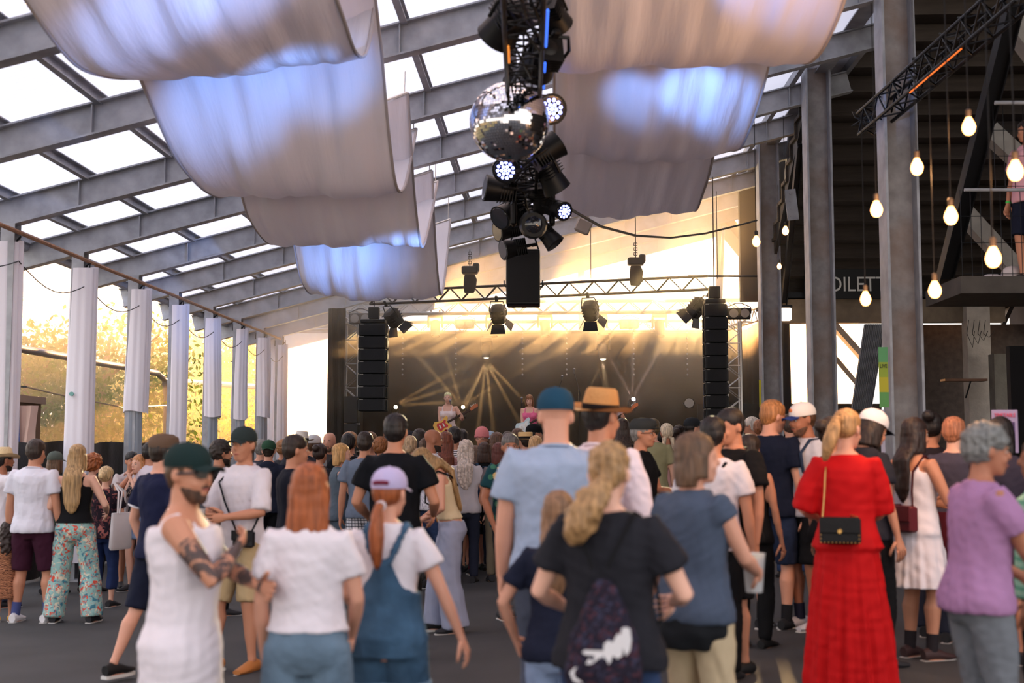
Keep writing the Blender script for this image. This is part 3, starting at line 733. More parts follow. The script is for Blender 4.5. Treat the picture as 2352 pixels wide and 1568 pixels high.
def fresnel(label, loc, d, s=1.0, warm=False):
    t = thing('fresnel_lamp', label, 'stage lamp', loc, quat=aim(d))
    MB().loft([(0, 0, .2 * s, .09 * s, .1 * s), (0, 0, .15 * s, .13 * s, .14 * s), (0, 0, -.1 * s, .13 * s, .14 * s), (0, 0, -.14 * s, .12 * s, .13 * s)], 16, p=4).build('housing', M_black, t)
    for k in range(4): MB().rbox((0, 0, (.15 - .06 * k) * s), (.275 * s, .29 * s, .012 * s)).build('cooling_fin', M_blackm, t)
    MB().ball((0, 0, -.13 * s), (.1 * s, .1 * s, .03 * s)).build('lens', M_lens, t, smooth=True)
    for k, (dx, dy) in enumerate(((1, 0), (-1, 0), (0, 1), (0, -1))):
        m = MB(); ex = Vector((dx, dy, 0)); sd_ = Vector((-dy, dx, 0))
        p = [ex * .13 + sd_ * .12, ex * .13 - sd_ * .12, ex * .24 - sd_ * .15 + Vector((0, 0, -.14)), ex * .24 + sd_ * .15 + Vector((0, 0, -.14))]
        off = Vector((0, 0, -.14)); q = [(v + off) * 1 for v in p]; th = ex * .006
        m.add([v * s for v in q] + [(v + th) * s for v in q], [(0, 1, 2, 3), (7, 6, 5, 4), (0, 4, 5, 1), (1, 5, 6, 2), (2, 6, 7, 3), (3, 7, 4, 0)]); m.build('barn_door', M_blackm, t)
    MB().tube([(.15 * s, 0, .0), (.17 * s, 0, .12 * s), (.12 * s, 0, .3 * s), (-.12 * s, 0, .3 * s), (-.17 * s, 0, .12 * s), (-.15 * s, 0, 0)], .012 * s, 6).build('yoke', M_blackm, t, smooth=True)
    MB().rbox((0, 0, .36 * s), (.06 * s, .05 * s, .12 * s)).build('clamp', M_blackm, t)
    return t
def mover(label, loc, d, s=1.0, lit=None, mt=None, base_up=True, group=None, up=True):
    mt = mt or M_black
    t = thing('moving_head_lamp', label, 'stage lamp', loc, group=group); sg1 = 1 if up else -1
    MB().rbox((0, 0, sg1 * .3 * s), (.34 * s, .24 * s, .12 * s), .02 * s).build('base', mt, t)
    for k in (-1, 1):
        MB().rbox((k * .16 * s, 0, sg1 * .13 * s), (.05 * s, .12 * s, .28 * s), .015 * s).build('yoke_arm', mt, t)
    q = aim(d).to_matrix(); h = MB()
    h.loft([(0, 0, .17 * s, .07 * s, .07 * s), (0, 0, .13 * s, .115 * s, .115 * s), (0, 0, -.05 * s, .12 * s, .12 * s), (0, 0, -.15 * s, .1 * s, .1 * s), (0, 0, -.22 * s, .1 * s, .1 * s)], 14)
    h.v = [tuple(q @ Vector(v)) for v in h.v]; hd = h.build('head', mt, t, smooth=True)
    l = MB(); l.loft([(0, 0, -.215 * s, .08 * s, .08 * s), (0, 0, -.235 * s, .05 * s, .05 * s)], 14); l.v = [tuple(q @ Vector(v)) for v in l.v]
    l.build('lens', lit or M_lens, hd, smooth=True)
    for k in (-1, 1): MB().rbox((k * .1 * s, 0, sg1 * .385 * s), (.04 * s, .05 * s, .06 * s)).build('clamp', mt, t)
    return t
def blinder(label, loc, n=2, s=1.0, mt=None):
    t = thing('blinder_lamp', label, 'stage lamp', loc); mt = mt or M_black
    MB().rbox((0, 0, 0), (.22 * n * s, .12 * s, .22 * s), .02).build('housing', mt, t)
    for k in range(n):
        x_ = (k - (n - 1) / 2) * .21 * s
        MB().loft([(x_, 0, 0, .08 * s, .08 * s), (x_, 0, .015, .085 * s, .085 * s), (x_, 0, .02, .06 * s, .06 * s)], 16).xform(Matrix.Translation((0, -.06 * s, 0)) @ Matrix.Rotation(R(90), 4, 'X')).build('lamp_face', mat('lamp_face', (160, 150, 140), .2), t, smooth=True)
    MB().tube([(-.23 * n * s / 2, 0, 0), (-.23 * n * s / 2, 0, .12 * s), (-.05, 0, .2 * s), (.05, 0, .2 * s), (.23 * n * s / 2, 0, .12 * s), (.23 * n * s / 2, 0, 0)], .01, 6).build('yoke', mt, t, smooth=True)
    return t
M_haze_metal = mat('hazed_metal', (96, 90, 84), .5, .3)  # lightening by haze put into the metal colour of the stage lamps
for i, (x, lab) in enumerate(((905, 'black fresnel lamp with barn doors above the left loudspeaker column'), (1145, 'black fresnel lamp with barn doors left of the hanging speaker box'), (1357, 'black fresnel lamp with barn doors between hanging box and right speakers'), (1600, 'black fresnel lamp with barn doors beside the right loudspeaker column'))):
    fresnel(lab, P(x, 732 - 8 * i, 24.78 - .47 * i), ((.5, .5, -.9), (.1, .6, -.9), (.2, .6, -.9), (-.6, .4, -.7))[i], 1.0)
for x, lab in ((1000, 'first'), (1133, 'second'), (1252, 'third'), (1378, 'fourth'), (1515, 'fifth')):
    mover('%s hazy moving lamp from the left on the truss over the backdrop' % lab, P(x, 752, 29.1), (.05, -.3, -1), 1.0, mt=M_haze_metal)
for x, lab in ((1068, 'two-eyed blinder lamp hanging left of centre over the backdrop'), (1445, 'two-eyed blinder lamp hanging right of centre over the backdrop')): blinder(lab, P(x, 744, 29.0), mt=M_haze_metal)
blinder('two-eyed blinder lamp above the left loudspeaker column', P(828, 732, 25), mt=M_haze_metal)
blinder('black two-eyed blinder lamp right of the right loudspeaker column', P(1697, 720, 24))
MB_ = MB()
# shrouded hoists
def hoist(label, x, y0_, y1_, Y):
    a = P(x, y0_, Y); b = P(x, y1_, Y)
    t = thing('shrouded_hoist', label, 'hoist', a); h = a.z - b.z
    MB().rbox((0, 0, -.07), (.3, .22, .14), .02).build('motor_body', M_black, t); MB().rbox((.12, 0, -.02), (.12, .2, .16), .02).build('motor_end', M_black, t)
    MB().loft([(0, 0, -.16, .1, .09), (.01, 0, -h * .5, .125, .11), (0, 0, -h * .8, .12, .1), (-.01, 0, -h, .09, .08)], 12).build('chain_bag', M_blackcloth, t, smooth=True)
    tp = zb(a.x) - a.z
    MB().tube([(0, 0, 0), (0, 0, tp)], .009, 5).build('chain', M_blackm, t)
    for k in range(3): MB().tube([(-.03, 0, .05 + .09 * k), (.03, 0, .05 + .09 * k), (.03, 0, .1 + .09 * k), (-.03, 0, .1 + .09 * k), (-.03, 0, .05 + .09 * k)], .009, 5).build('shackle', M_blackm, t, smooth=True)
hoist('black shrouded chain hoist hanging left of the hanging speaker box', 1079, 612, 672, 23.6)
hoist('black shrouded chain hoist hanging above the right half of the stage', 1460, 592, 655, 23.4)

# centre truss with its cluster of lamps
ct0, ct1 = Vector((-.16, 6.4, CAMZ + 2.78)), Vector((-.37, 15.2, CAMZ + 2.74))
ct = truss('centre_truss', 'dark truss running towards the stage above the mirror ball', 'truss', ct0, ct1, .24, .22, 34, .018, M_blackm, brace_r=.008)[0]
for y_ in (7.5, 9.72, 11.96, 14.27):
    X_ = -.2 - .024 * (y_ - 8); MB().tube([Vector((X_, y_, CAMZ + 2.85)) - ct.location, Vector((X_, y_, zb(X_) + .02)) - ct.location], .008, 5).build('lifting_cable', M_blackm, ct)
M_blueled = mat('blue_led', (120, 130, 255), .3, emit=(.28, .32, 1.0), estr=9)
def cl(px, py, Y): return P(px, py, Y)
par('big dark lamp at the very top of the hanging lamp cluster, left side', cl(1165, 48, 8.2), (-.5, .6, -.5), 1.15)
par('round dark lamp hanging right below the top of the cluster', cl(1247, 132, 8.9), (-.3, .9, -.25), 1.15)
par('dark lamp high behind the mirror ball with blue rim', cl(1268, 30, 8.6), (.4, .8, -.5), .9)
par('blue lit lamp peeking out right behind the mirror ball', cl(1256, 248, 10.4), (.25, -.85, -.3), 1.1, lit=M_blueled)
par('dark lamp turned sideways just below right of the mirror ball', cl(1252, 350, 11.2), (.75, .1, .55), 1.1)
par('blue lit lamp right below the mirror ball', cl(1166, 382, 11.6), (-.1, -.9, -.45), 1.05, lit=M_blueled)
par('dark ribbed lamp at the right of the cluster under the ball', cl(1262, 402, 12.2), (.35, .3, -.6), 1.2)
par('dark lamp at the left of the cluster pointing left', cl(1150, 437, 12.4), (-.8, -.2, .1), 1.15)
par('blue lit lamp at the right side of the cluster, small glowing disc', cl(1281, 480, 12.8), (.55, -.75, -.35), .85, lit=M_blueled)
par('dark lamp above the large moving lamp', cl(1245, 448, 12.9), (.2, .5, -.6), 1.1)
par('dark lamp at middle left of the cluster', cl(1170, 488, 13.5), (-.5, -.5, -.4), 1.15)
par('dark lamp at lower left of the cluster', cl(1167, 527, 14.0), (-.7, -.4, -.2), 1.0)
par('small dark lamp at the bottom left of the cluster', cl(1180, 570, 14.4), (-.8, -.4, -.2), 1.0)
par('dark lamp at lower right behind the large moving lamp', cl(1258, 540, 14.2), (.5, -.1, -.6), 1.0)
mover('large black moving lamp facing the camera in the cluster', cl(1224, 516, 13.0), (.05, -1, -.18), 1.25)
bx = cl(1202, 640, 15.0)
hb = thing('hanging_speaker_box', 'plain black speaker box hanging at the far end of the lamp cluster', 'speaker', bx)
MB().rbox((0, 0, 0), (.40, .38, .66), .012).build('cabinet', M_black, hb)
MB().rbox((0, -.195, -.0), (.36, .01, .6), .003).build('grille', mat('grille_black', (22, 22, 24), .6, bump=.5, bscale=200), hb)
for k in (-1, 1):
    MB().tube([(k * .19, 0, .33), (k * .12, 0, .55), (k * .1, 0, .78)], .01, 6).build('hanging_bracket', M_blackm, hb, smooth=True)
    MB().tube([(k * .2, 0, -.1), (k * .23, 0, -.08), (k * .23, 0, -.02)], .008, 5).build('hook', M_blackm, hb)
# cables on the truss, blue and amber edge strips
c = MB(); rr = random.Random(9)
for k in range(5):
    pts = []
    for i in range(16):
        t = i / 15; p = ct0.lerp(ct1, t); pts.append(p + Vector((rr.uniform(-.13, .13), 0, rr.uniform(-.16, .12))))
    c.tube(pts, .009, 5)
tag(c.build('loose_cables', M_black, smooth=True), 'black cables looping along the centre truss over the ball', 'cable')
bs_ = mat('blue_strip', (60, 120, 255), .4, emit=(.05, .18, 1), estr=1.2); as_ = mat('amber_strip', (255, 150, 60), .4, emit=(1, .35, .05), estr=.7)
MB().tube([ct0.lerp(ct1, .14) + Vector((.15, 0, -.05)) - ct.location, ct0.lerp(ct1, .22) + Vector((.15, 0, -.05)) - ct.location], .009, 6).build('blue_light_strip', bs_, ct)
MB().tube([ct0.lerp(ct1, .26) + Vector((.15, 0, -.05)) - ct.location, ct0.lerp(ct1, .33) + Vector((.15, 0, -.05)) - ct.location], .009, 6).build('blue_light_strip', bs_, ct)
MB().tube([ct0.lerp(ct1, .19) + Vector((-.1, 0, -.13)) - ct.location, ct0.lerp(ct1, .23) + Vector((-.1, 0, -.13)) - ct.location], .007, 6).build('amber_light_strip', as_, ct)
# sagging thick cable to the right
pts = [P(1292, 470, 13.5)]; e = P(1738, 506, 22.2)
mid = [P(1380, 520, 15), P(1460, 541, 17), P(1540, 546, 18.6), P(1620, 536, 20), P(1690, 519, 21.3)]
tag(MB().tube(pts + mid + [e], .017, 6).build('sagging_cable', M_black, smooth=True), 'thick black cable sagging from the lamp cluster to the first steel column', 'cable')
# mirror ball
bc = P(1170, 280, 9.4); rad = .302
ball = thing('mirror_ball', 'large mirrored disco ball hanging under the centre truss', 'mirror ball', bc)
M_mirror = mat('mirror_tiles', (222, 222, 226), .05, 1.0)
MB().ball((0, 0, 0), rad - .006, 32, 20).build('ball_core', mat('ball_core', (60, 60, 64), .5), ball, smooth=True)
m = MB(); nb = 44
for i in range(nb):
    th = PI * (i + .5) / nb; circ = 2 * PI * rad * math.sin(th); n_ = max(4, int(circ / (PI * rad / nb)))
    hs = PI * rad / nb / 2 * .93
    for k in range(n_):
        a = 2 * PI * (k + .5 * (i % 2)) / n_
        nrm = Vector((math.sin(th) * math.cos(a), math.sin(th) * math.sin(a), math.cos(th))); u = Vector((-math.sin(a), math.cos(a), 0)); v = nrm.cross(u)
        jit = (u * math.sin(i * 12.9 + k * 7.1) + v * math.cos(i * 3.7 + k * 5.3)) * .012; nn = (nrm + jit).normalized()
        u2 = (u - nn * u.dot(nn)).normalized(); v2 = nn.cross(u2); c_ = nrm * rad; ws = circ / n_ / 2 * .93
        m.add([c_ - u2 * ws - v2 * hs, c_ + u2 * ws - v2 * hs, c_ + u2 * ws + v2 * hs, c_ - u2 * ws + v2 * hs], [(0, 1, 2, 3)])
m.build('mirror_tiles', M_mirror, ball, kind='stuff')
MB().loft([(0, 0, rad - .01, .06, .06), (0, 0, rad + .04, .05, .05)], 14).tube([(0, 0, rad), (0, 0, rad + .1)], .01, 6).build('top_cap', M_blackm, ball, smooth=True)
MB().tube([(0, 0, rad + .1), (0, 0, CAMZ + 2.66 - bc.z)], .012, 6).build('chain', M_blackm, ball)

# ---------------- floor lamps on stage and beams
M_beamw = mat('warm_lamp', (255, 220, 170), .3, emit=(1, .75, .42), estr=25)
M_beamv = mat('violet_lamp', (230, 220, 255), .3, emit=(.8, .7, 1.0), estr=40)
def spot(loc, d, col, e, ang, blend=.3, r=.03):
    l = bpy.data.lights.new('lamp_or_added_beam', 'SPOT'); l.energy = e; l.color = col; l.spot_size = R(ang); l.spot_blend = blend; l.shadow_soft_size = r
    o = bpy.data.objects.new('lamp_or_added_beam', l); COL.objects.link(o); o.location = loc; o.rotation_euler = Vector(d).to_track_quat('-Z', 'Y').to_euler(); return o
WARM = (1, .72, .4)
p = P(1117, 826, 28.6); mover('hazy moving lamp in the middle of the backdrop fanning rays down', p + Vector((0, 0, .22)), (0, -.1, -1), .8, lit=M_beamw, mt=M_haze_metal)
for dx in (-.42, -.1, .12, .55, .95): spot(p + Vector((0, -.05, -.03)), (dx, -.35, -1), WARM, 9500, 4)
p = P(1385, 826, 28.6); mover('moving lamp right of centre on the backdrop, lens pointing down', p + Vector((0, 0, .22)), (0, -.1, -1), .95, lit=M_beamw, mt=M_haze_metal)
for dx in (-.5, .02, .16): spot(p + Vector((0, -.05, -.03)), (dx, -.25, -1), (1, .9, .7), 7000, 4)
for (x, y, lab, mt_, ds) in ((908, 938, 'floor lamp shining rightwards beside the left loudspeaker column', M_beamw, ((1, -.2, .3), (1, -.2, .55), (1, -.2, .05))), (1062, 938, 'bright floor lamp just behind the yellow guitar player', M_beamw, ((-.3, -.3, 1), (.6, -.3, 1), (.9, -.3, .5), (-.7, -.3, .8))), (1452, 920, 'violet glowing floor lamp beside the bass headstock', M_beamv, ((-.6, -.3, 1), (.5, -.3, .9), (0, -.3, 1)))):
    p = P(x, y, 27.5); mover(lab, p, (.2, -1, .25), .55, lit=mt_, up=False)
    for d_ in ds: spot(p + Vector((0, -.2, .06)), d_, WARM if mt_ is M_beamw else (.9, .8, 1), 3000, 5)
p = P(1583, 926, 26); par('small unlit round lamp standing on stage before the right speakers', p, (-.1, -1, 0), .9, lm=mat('lamp_face', (160, 150, 140), .2))
MB()
for k_, (x, y0_, y1_) in enumerate(((925, 765, 860), (1047, 765, 860), (1200, 765, 860), (1301, 765, 860), (1455, 765, 860), (1578, 765, 860))):
    t = thing('bead_string', '%s of the six faint bead strings hanging before the backdrop' % ('leftmost', 'second from left', 'third from left', 'third from right', 'second from right', 'rightmost')[k_], 'light string', P(x, y0_, 28.9), group='strings of small lamps before the backdrop')
    h = P(x, y0_, 28.9).z - P(x, y1_, 28.9).z
    MB().tube([(0, 0, .3), (0, 0, -h)], .004, 4).build('cord', M_blackm, t)
    for i in range(9): MB().ball((0, 0, -h * i / 8), .022, 8, 6).build('bead', M_alu, t, smooth=True)
for (x, y, tx_, ty_, e_) in ((1250, 700, 1500, 500, 2600), (1500, 700, 1680, 470, 2600), (1000, 705, 1150, 600, 900)):  # added warm uplights without fixtures, gilding the roof beams
    a_ = P(x, y, 26.9); b_ = P(tx_, ty_, 25.5); spot(a_, b_ - a_, (1, .55, .22), e_, 70, .8, .1)
# microphone stands and booms
def micstand(label, x, y, Y, zt_, boom=None):
    a = P(x, y, Y); t = thing('microphone_stand', label, 'microphone stand', (a.x, Y, DZ)); H = a.z - DZ
    for k in range(3): MB().tube([(0, 0, .08), (.28 * math.cos(k * 2.1), .28 * math.sin(k * 2.1), .01)], .01, 5).build('leg', M_blackm, t)
    MB().tube([(0, 0, .05), (0, 0, H)], .011, 6).build('pole', M_blackm, t)
    b = Vector(boom) if boom else Vector((0, -.05, .02)); e = Vector((0, 0, H)) + b
    if boom: MB().tube([Vector((0, 0, H)) - b * .4, e], .008, 6).build('boom', M_blackm, t)
    MB().loft([(0, 0, 0, .012, .012), (0, 0, .12, .017, .017), (0, 0, .13, .024, .024), (0, 0, .16, .024, .024), (0, 0, .175, .012, .012)], 10).xform(Matrix.Translation(e) @ Matrix.Rotation(R(60), 4, 'X')).build('microphone', mat('mic_grey', (140, 140, 145), .4, .6), t, smooth=True)
    return t
micstand('microphone stand in front of the blonde singer', 1036, 932, 24.85, 0)
micstand('microphone stand left of the pink top guitarist', 1199, 926, 24.8, 0)
micstand('boom stand leaning right behind the blue cap', 1278, 905, 26.5, 0, boom=(.12, 0, .3))
micstand('boom stand leaning left above the straw hat', 1330, 895, 26.5, 0, boom=(-.1, 0, .35))
# small hung items right top
a = P(1340, 520, 18); t = thing('small_floodlight', 'small pale floodlight hanging under the roof right of the cluster', 'lamp', a)
MB().rbox((0, 0, 0), (.22, .1, .2), .02, Matrix.Rotation(R(25), 3, 'Y')).build('housing', mat('pale_lamp', (170, 160, 150), .5), t)
MB().tube([(-.08, 0, .08), (-.03, 0, .25), (.06, 0, .25), (.08, 0, .08)], .01, 5).build('bracket', M_alu, t); MB().tube([(0, 0, .25), (0, 0, zb(a.x) - a.z)], .006, 4).build('hanging_rod', M_alu, t)
# blue light on the drapes from the cluster lamps
BL = (.22, .42, 1)
for (src, tgt, e, ang) in (((-.6, 8.3, 2.3), (-2.9, 11.0, 3.15), 900, 26), ((-.6, 8.6, 2.3), (-2.0, 11.2, 3.4), 500, 20), ((-.6, 6.9, 2.2), (-3.0, 8.6, 3.0), 500, 26), ((-.7, 6.6, 2.2), (-2.2, 8.6, 3.3), 400, 20), ((-.6, 13.2, 2.0), (-3.2, 16.9, 2.5), 1100, 24), ((-.6, 13.5, 2.0), (-2.6, 17.0, 2.5), 500, 22), ((.25, 9.6, 2.4), (1.55, 11.6, 3.3), 700, 26), ((.25, 9.4, 2.4), (.8, 11.6, 3.3), 300, 20), ((.2, 7.0, 2.3), (1.5, 8.6, 3.2), 260, 22)):
    s_ = Vector(src) + Vector((0, 0, CAMZ)); t_ = Vector(tgt) + Vector((0, 0, CAMZ)); spot(s_, t_ - s_, BL, e, ang, .9, .08)

# bulbs on thin cords
M_bulb = mat('bulb_glow', (255, 190, 120), .3, emit=(1, .44, .15), estr=7)
M_cap = mat('bulb_cap', (40, 34, 30), .5)
desc = {(2225, 287): 'uppermost bare bulb right of the third column', (2332, 388): 'largest bare bulb at the right edge of the picture', (2106, 380): 'bare bulb touching the right side of the third column', (2013, 477): 'bare bulb just left of the third column',
        (2184, 492): 'bare bulb left of the long black diagonal brace, mid height', (2281, 587): 'big bare bulb in front of the balcony railing', (2147, 662): 'bare bulb right of the toilet sign', (1988, 683): 'bare bulb in front of the toilet sign letters',
        (1804, 528): 'small bare bulb between first and second column', (1737, 552): 'glowing bulb at the left edge of the first column', (1790, 610): 'tiny bare bulb low beside the light grey gusset'}
for (x, y), lab in desc.items():
    s = {2225: 30, 2332: 34, 2106: 28, 2013: 27, 2184: 30, 2281: 34, 2147: 28, 1988: 24, 1804: 15, 1737: 18, 1790: 10}[x]
    Yd = min(.078 * F / s, 21.5); c_ = P(x, y, Yd); t = thing('hanging_bulb', lab, 'light bulb', c_, group='bare bulbs on cords at the right')
    k = s / 30 * Yd / 7.5 if False else 1.0
    MB().loft([(0, 0, -.062, .008, .008), (0, 0, -.058, .02, .02), (0, 0, -.04, .034, .034), (0, 0, -.015, .04, .04), (0, 0, .01, .034, .034), (0, 0, .035, .02, .02), (0, 0, .05, .015, .015)], 14).build('glass', M_bulb, t, smooth=True)
    MB().loft([(0, 0, .045, .017, .017), (0, 0, .09, .018, .018), (0, 0, .1, .008, .008)], 10).build('socket', M_cap, t, smooth=True)
    MB().tube([(0, 0, .1), (0, 0, 1.4)], .004, 4).build('cord', M_black, t)
    if s > 20:
        l = bpy.data.lights.new('bulb_light', 'POINT'); l.energy = 22; l.color = (1, .5, .2); l.shadow_soft_size = .05
        o = bpy.data.objects.new('bulb_light', l); COL.objects.link(o); o.location = c_ + Vector((0, -.09, -.05))
wp = [P(2380, 260, 9), P(2250, 210, 8.5), P(2100, 250, 8.6), P(2013, 330, 8.8)]
lp = [P(x, y - 210, min(.078 * F / s, 16)) for x, y, s in ((2332, 388, 34), (2225, 387, 30))]

# square lit lamp by first column
a = P(1801, 722, 22.9); t = thing('square_lamp', 'glowing square lamp under the beam left of the second column', 'lamp', a)
MB().rbox((0, 0, 0), (.24, .16, .22), .015).build('glowing_panel', mat('square_glow', (255, 220, 190), .4, emit=(1, .8, .62), estr=6), t); MB().rbox((0, .02, .14), (.28, .18, .05)).build('cap', M_dark, t)

# ================================================================== TREES
m_leaf = translucent('leaves_green', (70, 94, 34), .5, .6)
m_leaf_sun = translucent('leaves_sun_tinted', (196, 176, 60), .55, .6)  # golden backlight of the sun put into the leaf colour
m_bark = mat('bark', (84, 66, 48), .9, bump=.5, bscale=20)
def tree(label, px, Y, h, r, seed, lm, n=9000):
    rn = np.random.default_rng(seed); c = P(px, 1035, Y); base = Vector((c.x, c.y, -.03))
    t = thing('garden_tree', label, 'tree', base, group='trees beyond the white curtains')
    tr = MB(); tr.tube([(0, 0, 0), (.1, .05, h * .3), (-.05, 0, h * .6), (.1, 0, h * .9)], [.16, .12, .08, .03], 8)
    for k in range(7):
        a = k * 2.4; z_ = h * (.3 + .08 * k); tr.tube([(0, 0, z_), (r * .4 * math.cos(a), r * .4 * math.sin(a), z_ + .5), (r * .8 * math.cos(a), r * .8 * math.sin(a), z_ + .9)], [.06, .04, .015], 6)
    tr.build('trunk', m_bark, t, smooth=True)
    cl_ = rn.normal(0, 1, (38, 3)); cl_ /= np.linalg.norm(cl_, axis=1)[:, None]; cl_ *= rn.uniform(.35, 1, (38, 1)); cl_ *= (r, r, h * .42); cl_[:, 2] += h * .58
    ci = rn.integers(0, 38, n); pos = cl_[ci] + rn.normal(0, 1, (n, 3)) * r * .17
    pos[:, 2] = np.maximum(pos[:, 2], .2)
    nrm = rn.normal(0, 1, (n, 3)); nrm /= np.linalg.norm(nrm, axis=1)[:, None]; u = np.cross(nrm, rn.normal(0, 1, (n, 3))); u /= np.linalg.norm(u, axis=1)[:, None]; v = np.cross(nrm, u)
    s = rn.uniform(.045, .09, (n, 1)); V = np.stack([pos - u * s, pos - v * s * .5, pos + u * s, pos + v * s * .5], 1).reshape(-1, 3)
    me = bpy.data.meshes.new('foliage'); me.from_pydata(V.tolist(), [], np.arange(4 * n).reshape(n, 4).tolist()); ob('foliage', me, lm, t, kind='stuff')
tree('dark green tree outside seen at the far left edge', 55, 24, 4.2, 1.9, 1, m_leaf)
tree('green tree outside between second and third curtain', 235, 27, 4.6, 2.2, 2, m_leaf)
tree('gold lit tree outside behind the third curtain', 345, 33, 4.4, 2.2, 3, m_leaf_sun)
tree('yellow lit tree outside around the fifth curtain', 445, 36, 5.4, 2.0, 4, m_leaf_sun)
tree('deep green tree outside before the tarpaulin', 560, 38, 5.8, 2.2, 5, m_leaf)
tree('tall pale gold tree far outside at the left', 130, 40, 6.4, 3.2, 6, m_leaf_sun)
tree('tall green tree behind the gold ones', 400, 46, 7.4, 3.0, 7, m_leaf)
tree('gold tree far outside beside the last curtains', 640, 44, 6.0, 2.2, 8, m_leaf_sun)

# ================================================================== HAZE
def haze(name, x0, x1, y0_, y1_, z0_, z1_, dens, zlo, zhi, col, nscale=.5, aniso=.55):
    m = MB(); m.box(((x0 + x1) / 2, (y0_ + y1_) / 2, (z0_ + z1_) / 2), (x1 - x0, y1_ - y0_, z1_ - z0_))
    mt_ = bpy.data.materials.new(name); mt_.use_nodes = True; nt = mt_.node_tree; nt.nodes.clear()
    o_ = nt.nodes.new('ShaderNodeOutputMaterial'); v = nt.nodes.new('ShaderNodeVolumeScatter'); v.inputs['Anisotropy'].default_value = aniso; v.inputs['Color'].default_value = col
    g = nt.nodes.new('ShaderNodeNewGeometry'); s = nt.nodes.new('ShaderNodeSeparateXYZ'); nt.links.new(g.outputs['Position'], s.inputs[0])
    mr = nt.nodes.new('ShaderNodeMapRange'); mr.inputs[1].default_value = zlo; mr.inputs[2].default_value = zhi; mr.inputs[3].default_value = .13; mr.inputs[4].default_value = 1
    n = nt.nodes.new('ShaderNodeTexNoise'); n.inputs['Scale'].default_value = nscale; n.inputs['Detail'].default_value = 3; nt.links.new(g.outputs['Position'], n.inputs[0])
    add = nt.nodes.new('ShaderNodeMath'); add.operation = 'MULTIPLY_ADD'; nt.links.new(n.outputs[0], add.inputs[0]); add.inputs[1].default_value = 5.0; nt.links.new(s.outputs['Z'], add.inputs[2])
    sb = nt.nodes.new('ShaderNodeMath'); sb.operation = 'SUBTRACT'; nt.links.new(add.outputs[0], sb.inputs[0]); sb.inputs[1].default_value = 2.5
    nt.links.new(sb.outputs[0], mr.inputs[0])
    mu = nt.nodes.new('ShaderNodeMath'); mu.operation = 'MULTIPLY'; nt.links.new(mr.outputs[0], mu.inputs[0]); mu.inputs[1].default_value = dens
    nt.links.new(mu.outputs[0], v.inputs['Density']); nt.links.new(v.outputs[0], o_.inputs['Volume'])
    return m.build(name, mt_)
hz = haze('stage_haze', -6.0, 4.4, 24.3, 31.5, DZ + .02, 7.2, .24, 2.7, 4.5, (1, .72, .44, 1), .6)
hz['kind'] = 'stuff'; hz['label'] = 'golden smoke haze drifting over the stage'; hz['category'] = 'haze'
hz = haze('roof_haze', -5.9, 3.4, 17.0, 24.2, 3.9, 6.9, .018, 3.0, 4.8, (1, .80, .56, 1), .6, .6)
hz['kind'] = 'stuff'; hz['label'] = 'thin warm haze spreading forward under the roof from the stage'; hz['category'] = 'haze'
hz = haze('garden_haze', -24.0, -7.6, 19, 44, -.02, 9.0, .05, -1, 3.0, (1, .86, .62, 1), .25)
hz['kind'] = 'stuff'; hz['label'] = 'sunlit golden haze drifting among the trees outside at the left'; hz['category'] = 'haze'
# ================================================================== PEOPLE
JOBS = []
def nz(p, wl, seed=0):
    # cheap smooth pseudo noise in [-1,1] for an array of points
    r = np.random.default_rng(seed); out = np.zeros(len(p))
    for i in range(5):
        k = r.normal(0, 1, 3); k = k / np.linalg.norm(k) * 2 * PI / (wl * r.uniform(.7, 1.4)); k2 = r.normal(0, 1, 3); k2 = k2 / np.linalg.norm(k2) * 2 * PI / (wl * 2.1)
        out += np.sin(p @ k + r.uniform(0, 6) + 1.3 * np.sin(p @ k2 + r.uniform(0, 6)))
    return out / 5
def job(name, mb, matl, parent, vox, smooth=4, disp=None, extra=None, label=None):
    me = mb.mesh(name); o = ob(name, me, matl, parent)
    m = o.modifiers.new('r', 'REMESH'); m.mode = 'VOXEL'; m.voxel_size = vox; m.use_smooth_shade = True
    if smooth: s = o.modifiers.new('s', 'SMOOTH'); s.iterations = smooth; s.factor = .5
    if label: o['label'] = label
    JOBS.append((o, disp, extra)); return o
def bake_all():
    dg = bpy.context.evaluated_depsgraph_get(); dg.update()
    new = [bpy.data.meshes.new_from_object(o.evaluated_get(dg)) for o, _, _ in JOBS]
    for (o, disp, extra), me in zip(JOBS, new):
        old = o.data; m = old.materials[0]; o.modifiers.clear(); me.name = o.name.split('.')[0]
        n = len(me.vertices)
        if disp is not None and n:
            co = np.empty(n * 3, 'f'); me.vertices.foreach_get('co', co); co = co.reshape(-1, 3).astype('d')
            no = np.empty(n * 3, 'f'); me.vertex_normals.foreach_get('vector', no); no = no.reshape(-1, 3)
            co = disp(co, no); me.vertices.foreach_set('co', co.astype('f').ravel())
        if extra is not None:
            import bmesh
            bm = bmesh.new(); bm.from_mesh(me); tmp = extra.mesh('t'); bm.from_mesh(tmp); bm.to_mesh(me); bm.free(); bpy.data.meshes.remove(tmp)
        me.shade_smooth(); me.materials.clear(); me.materials.append(m)
        o.data = me; bpy.data.meshes.remove(old)
    JOBS.clear()

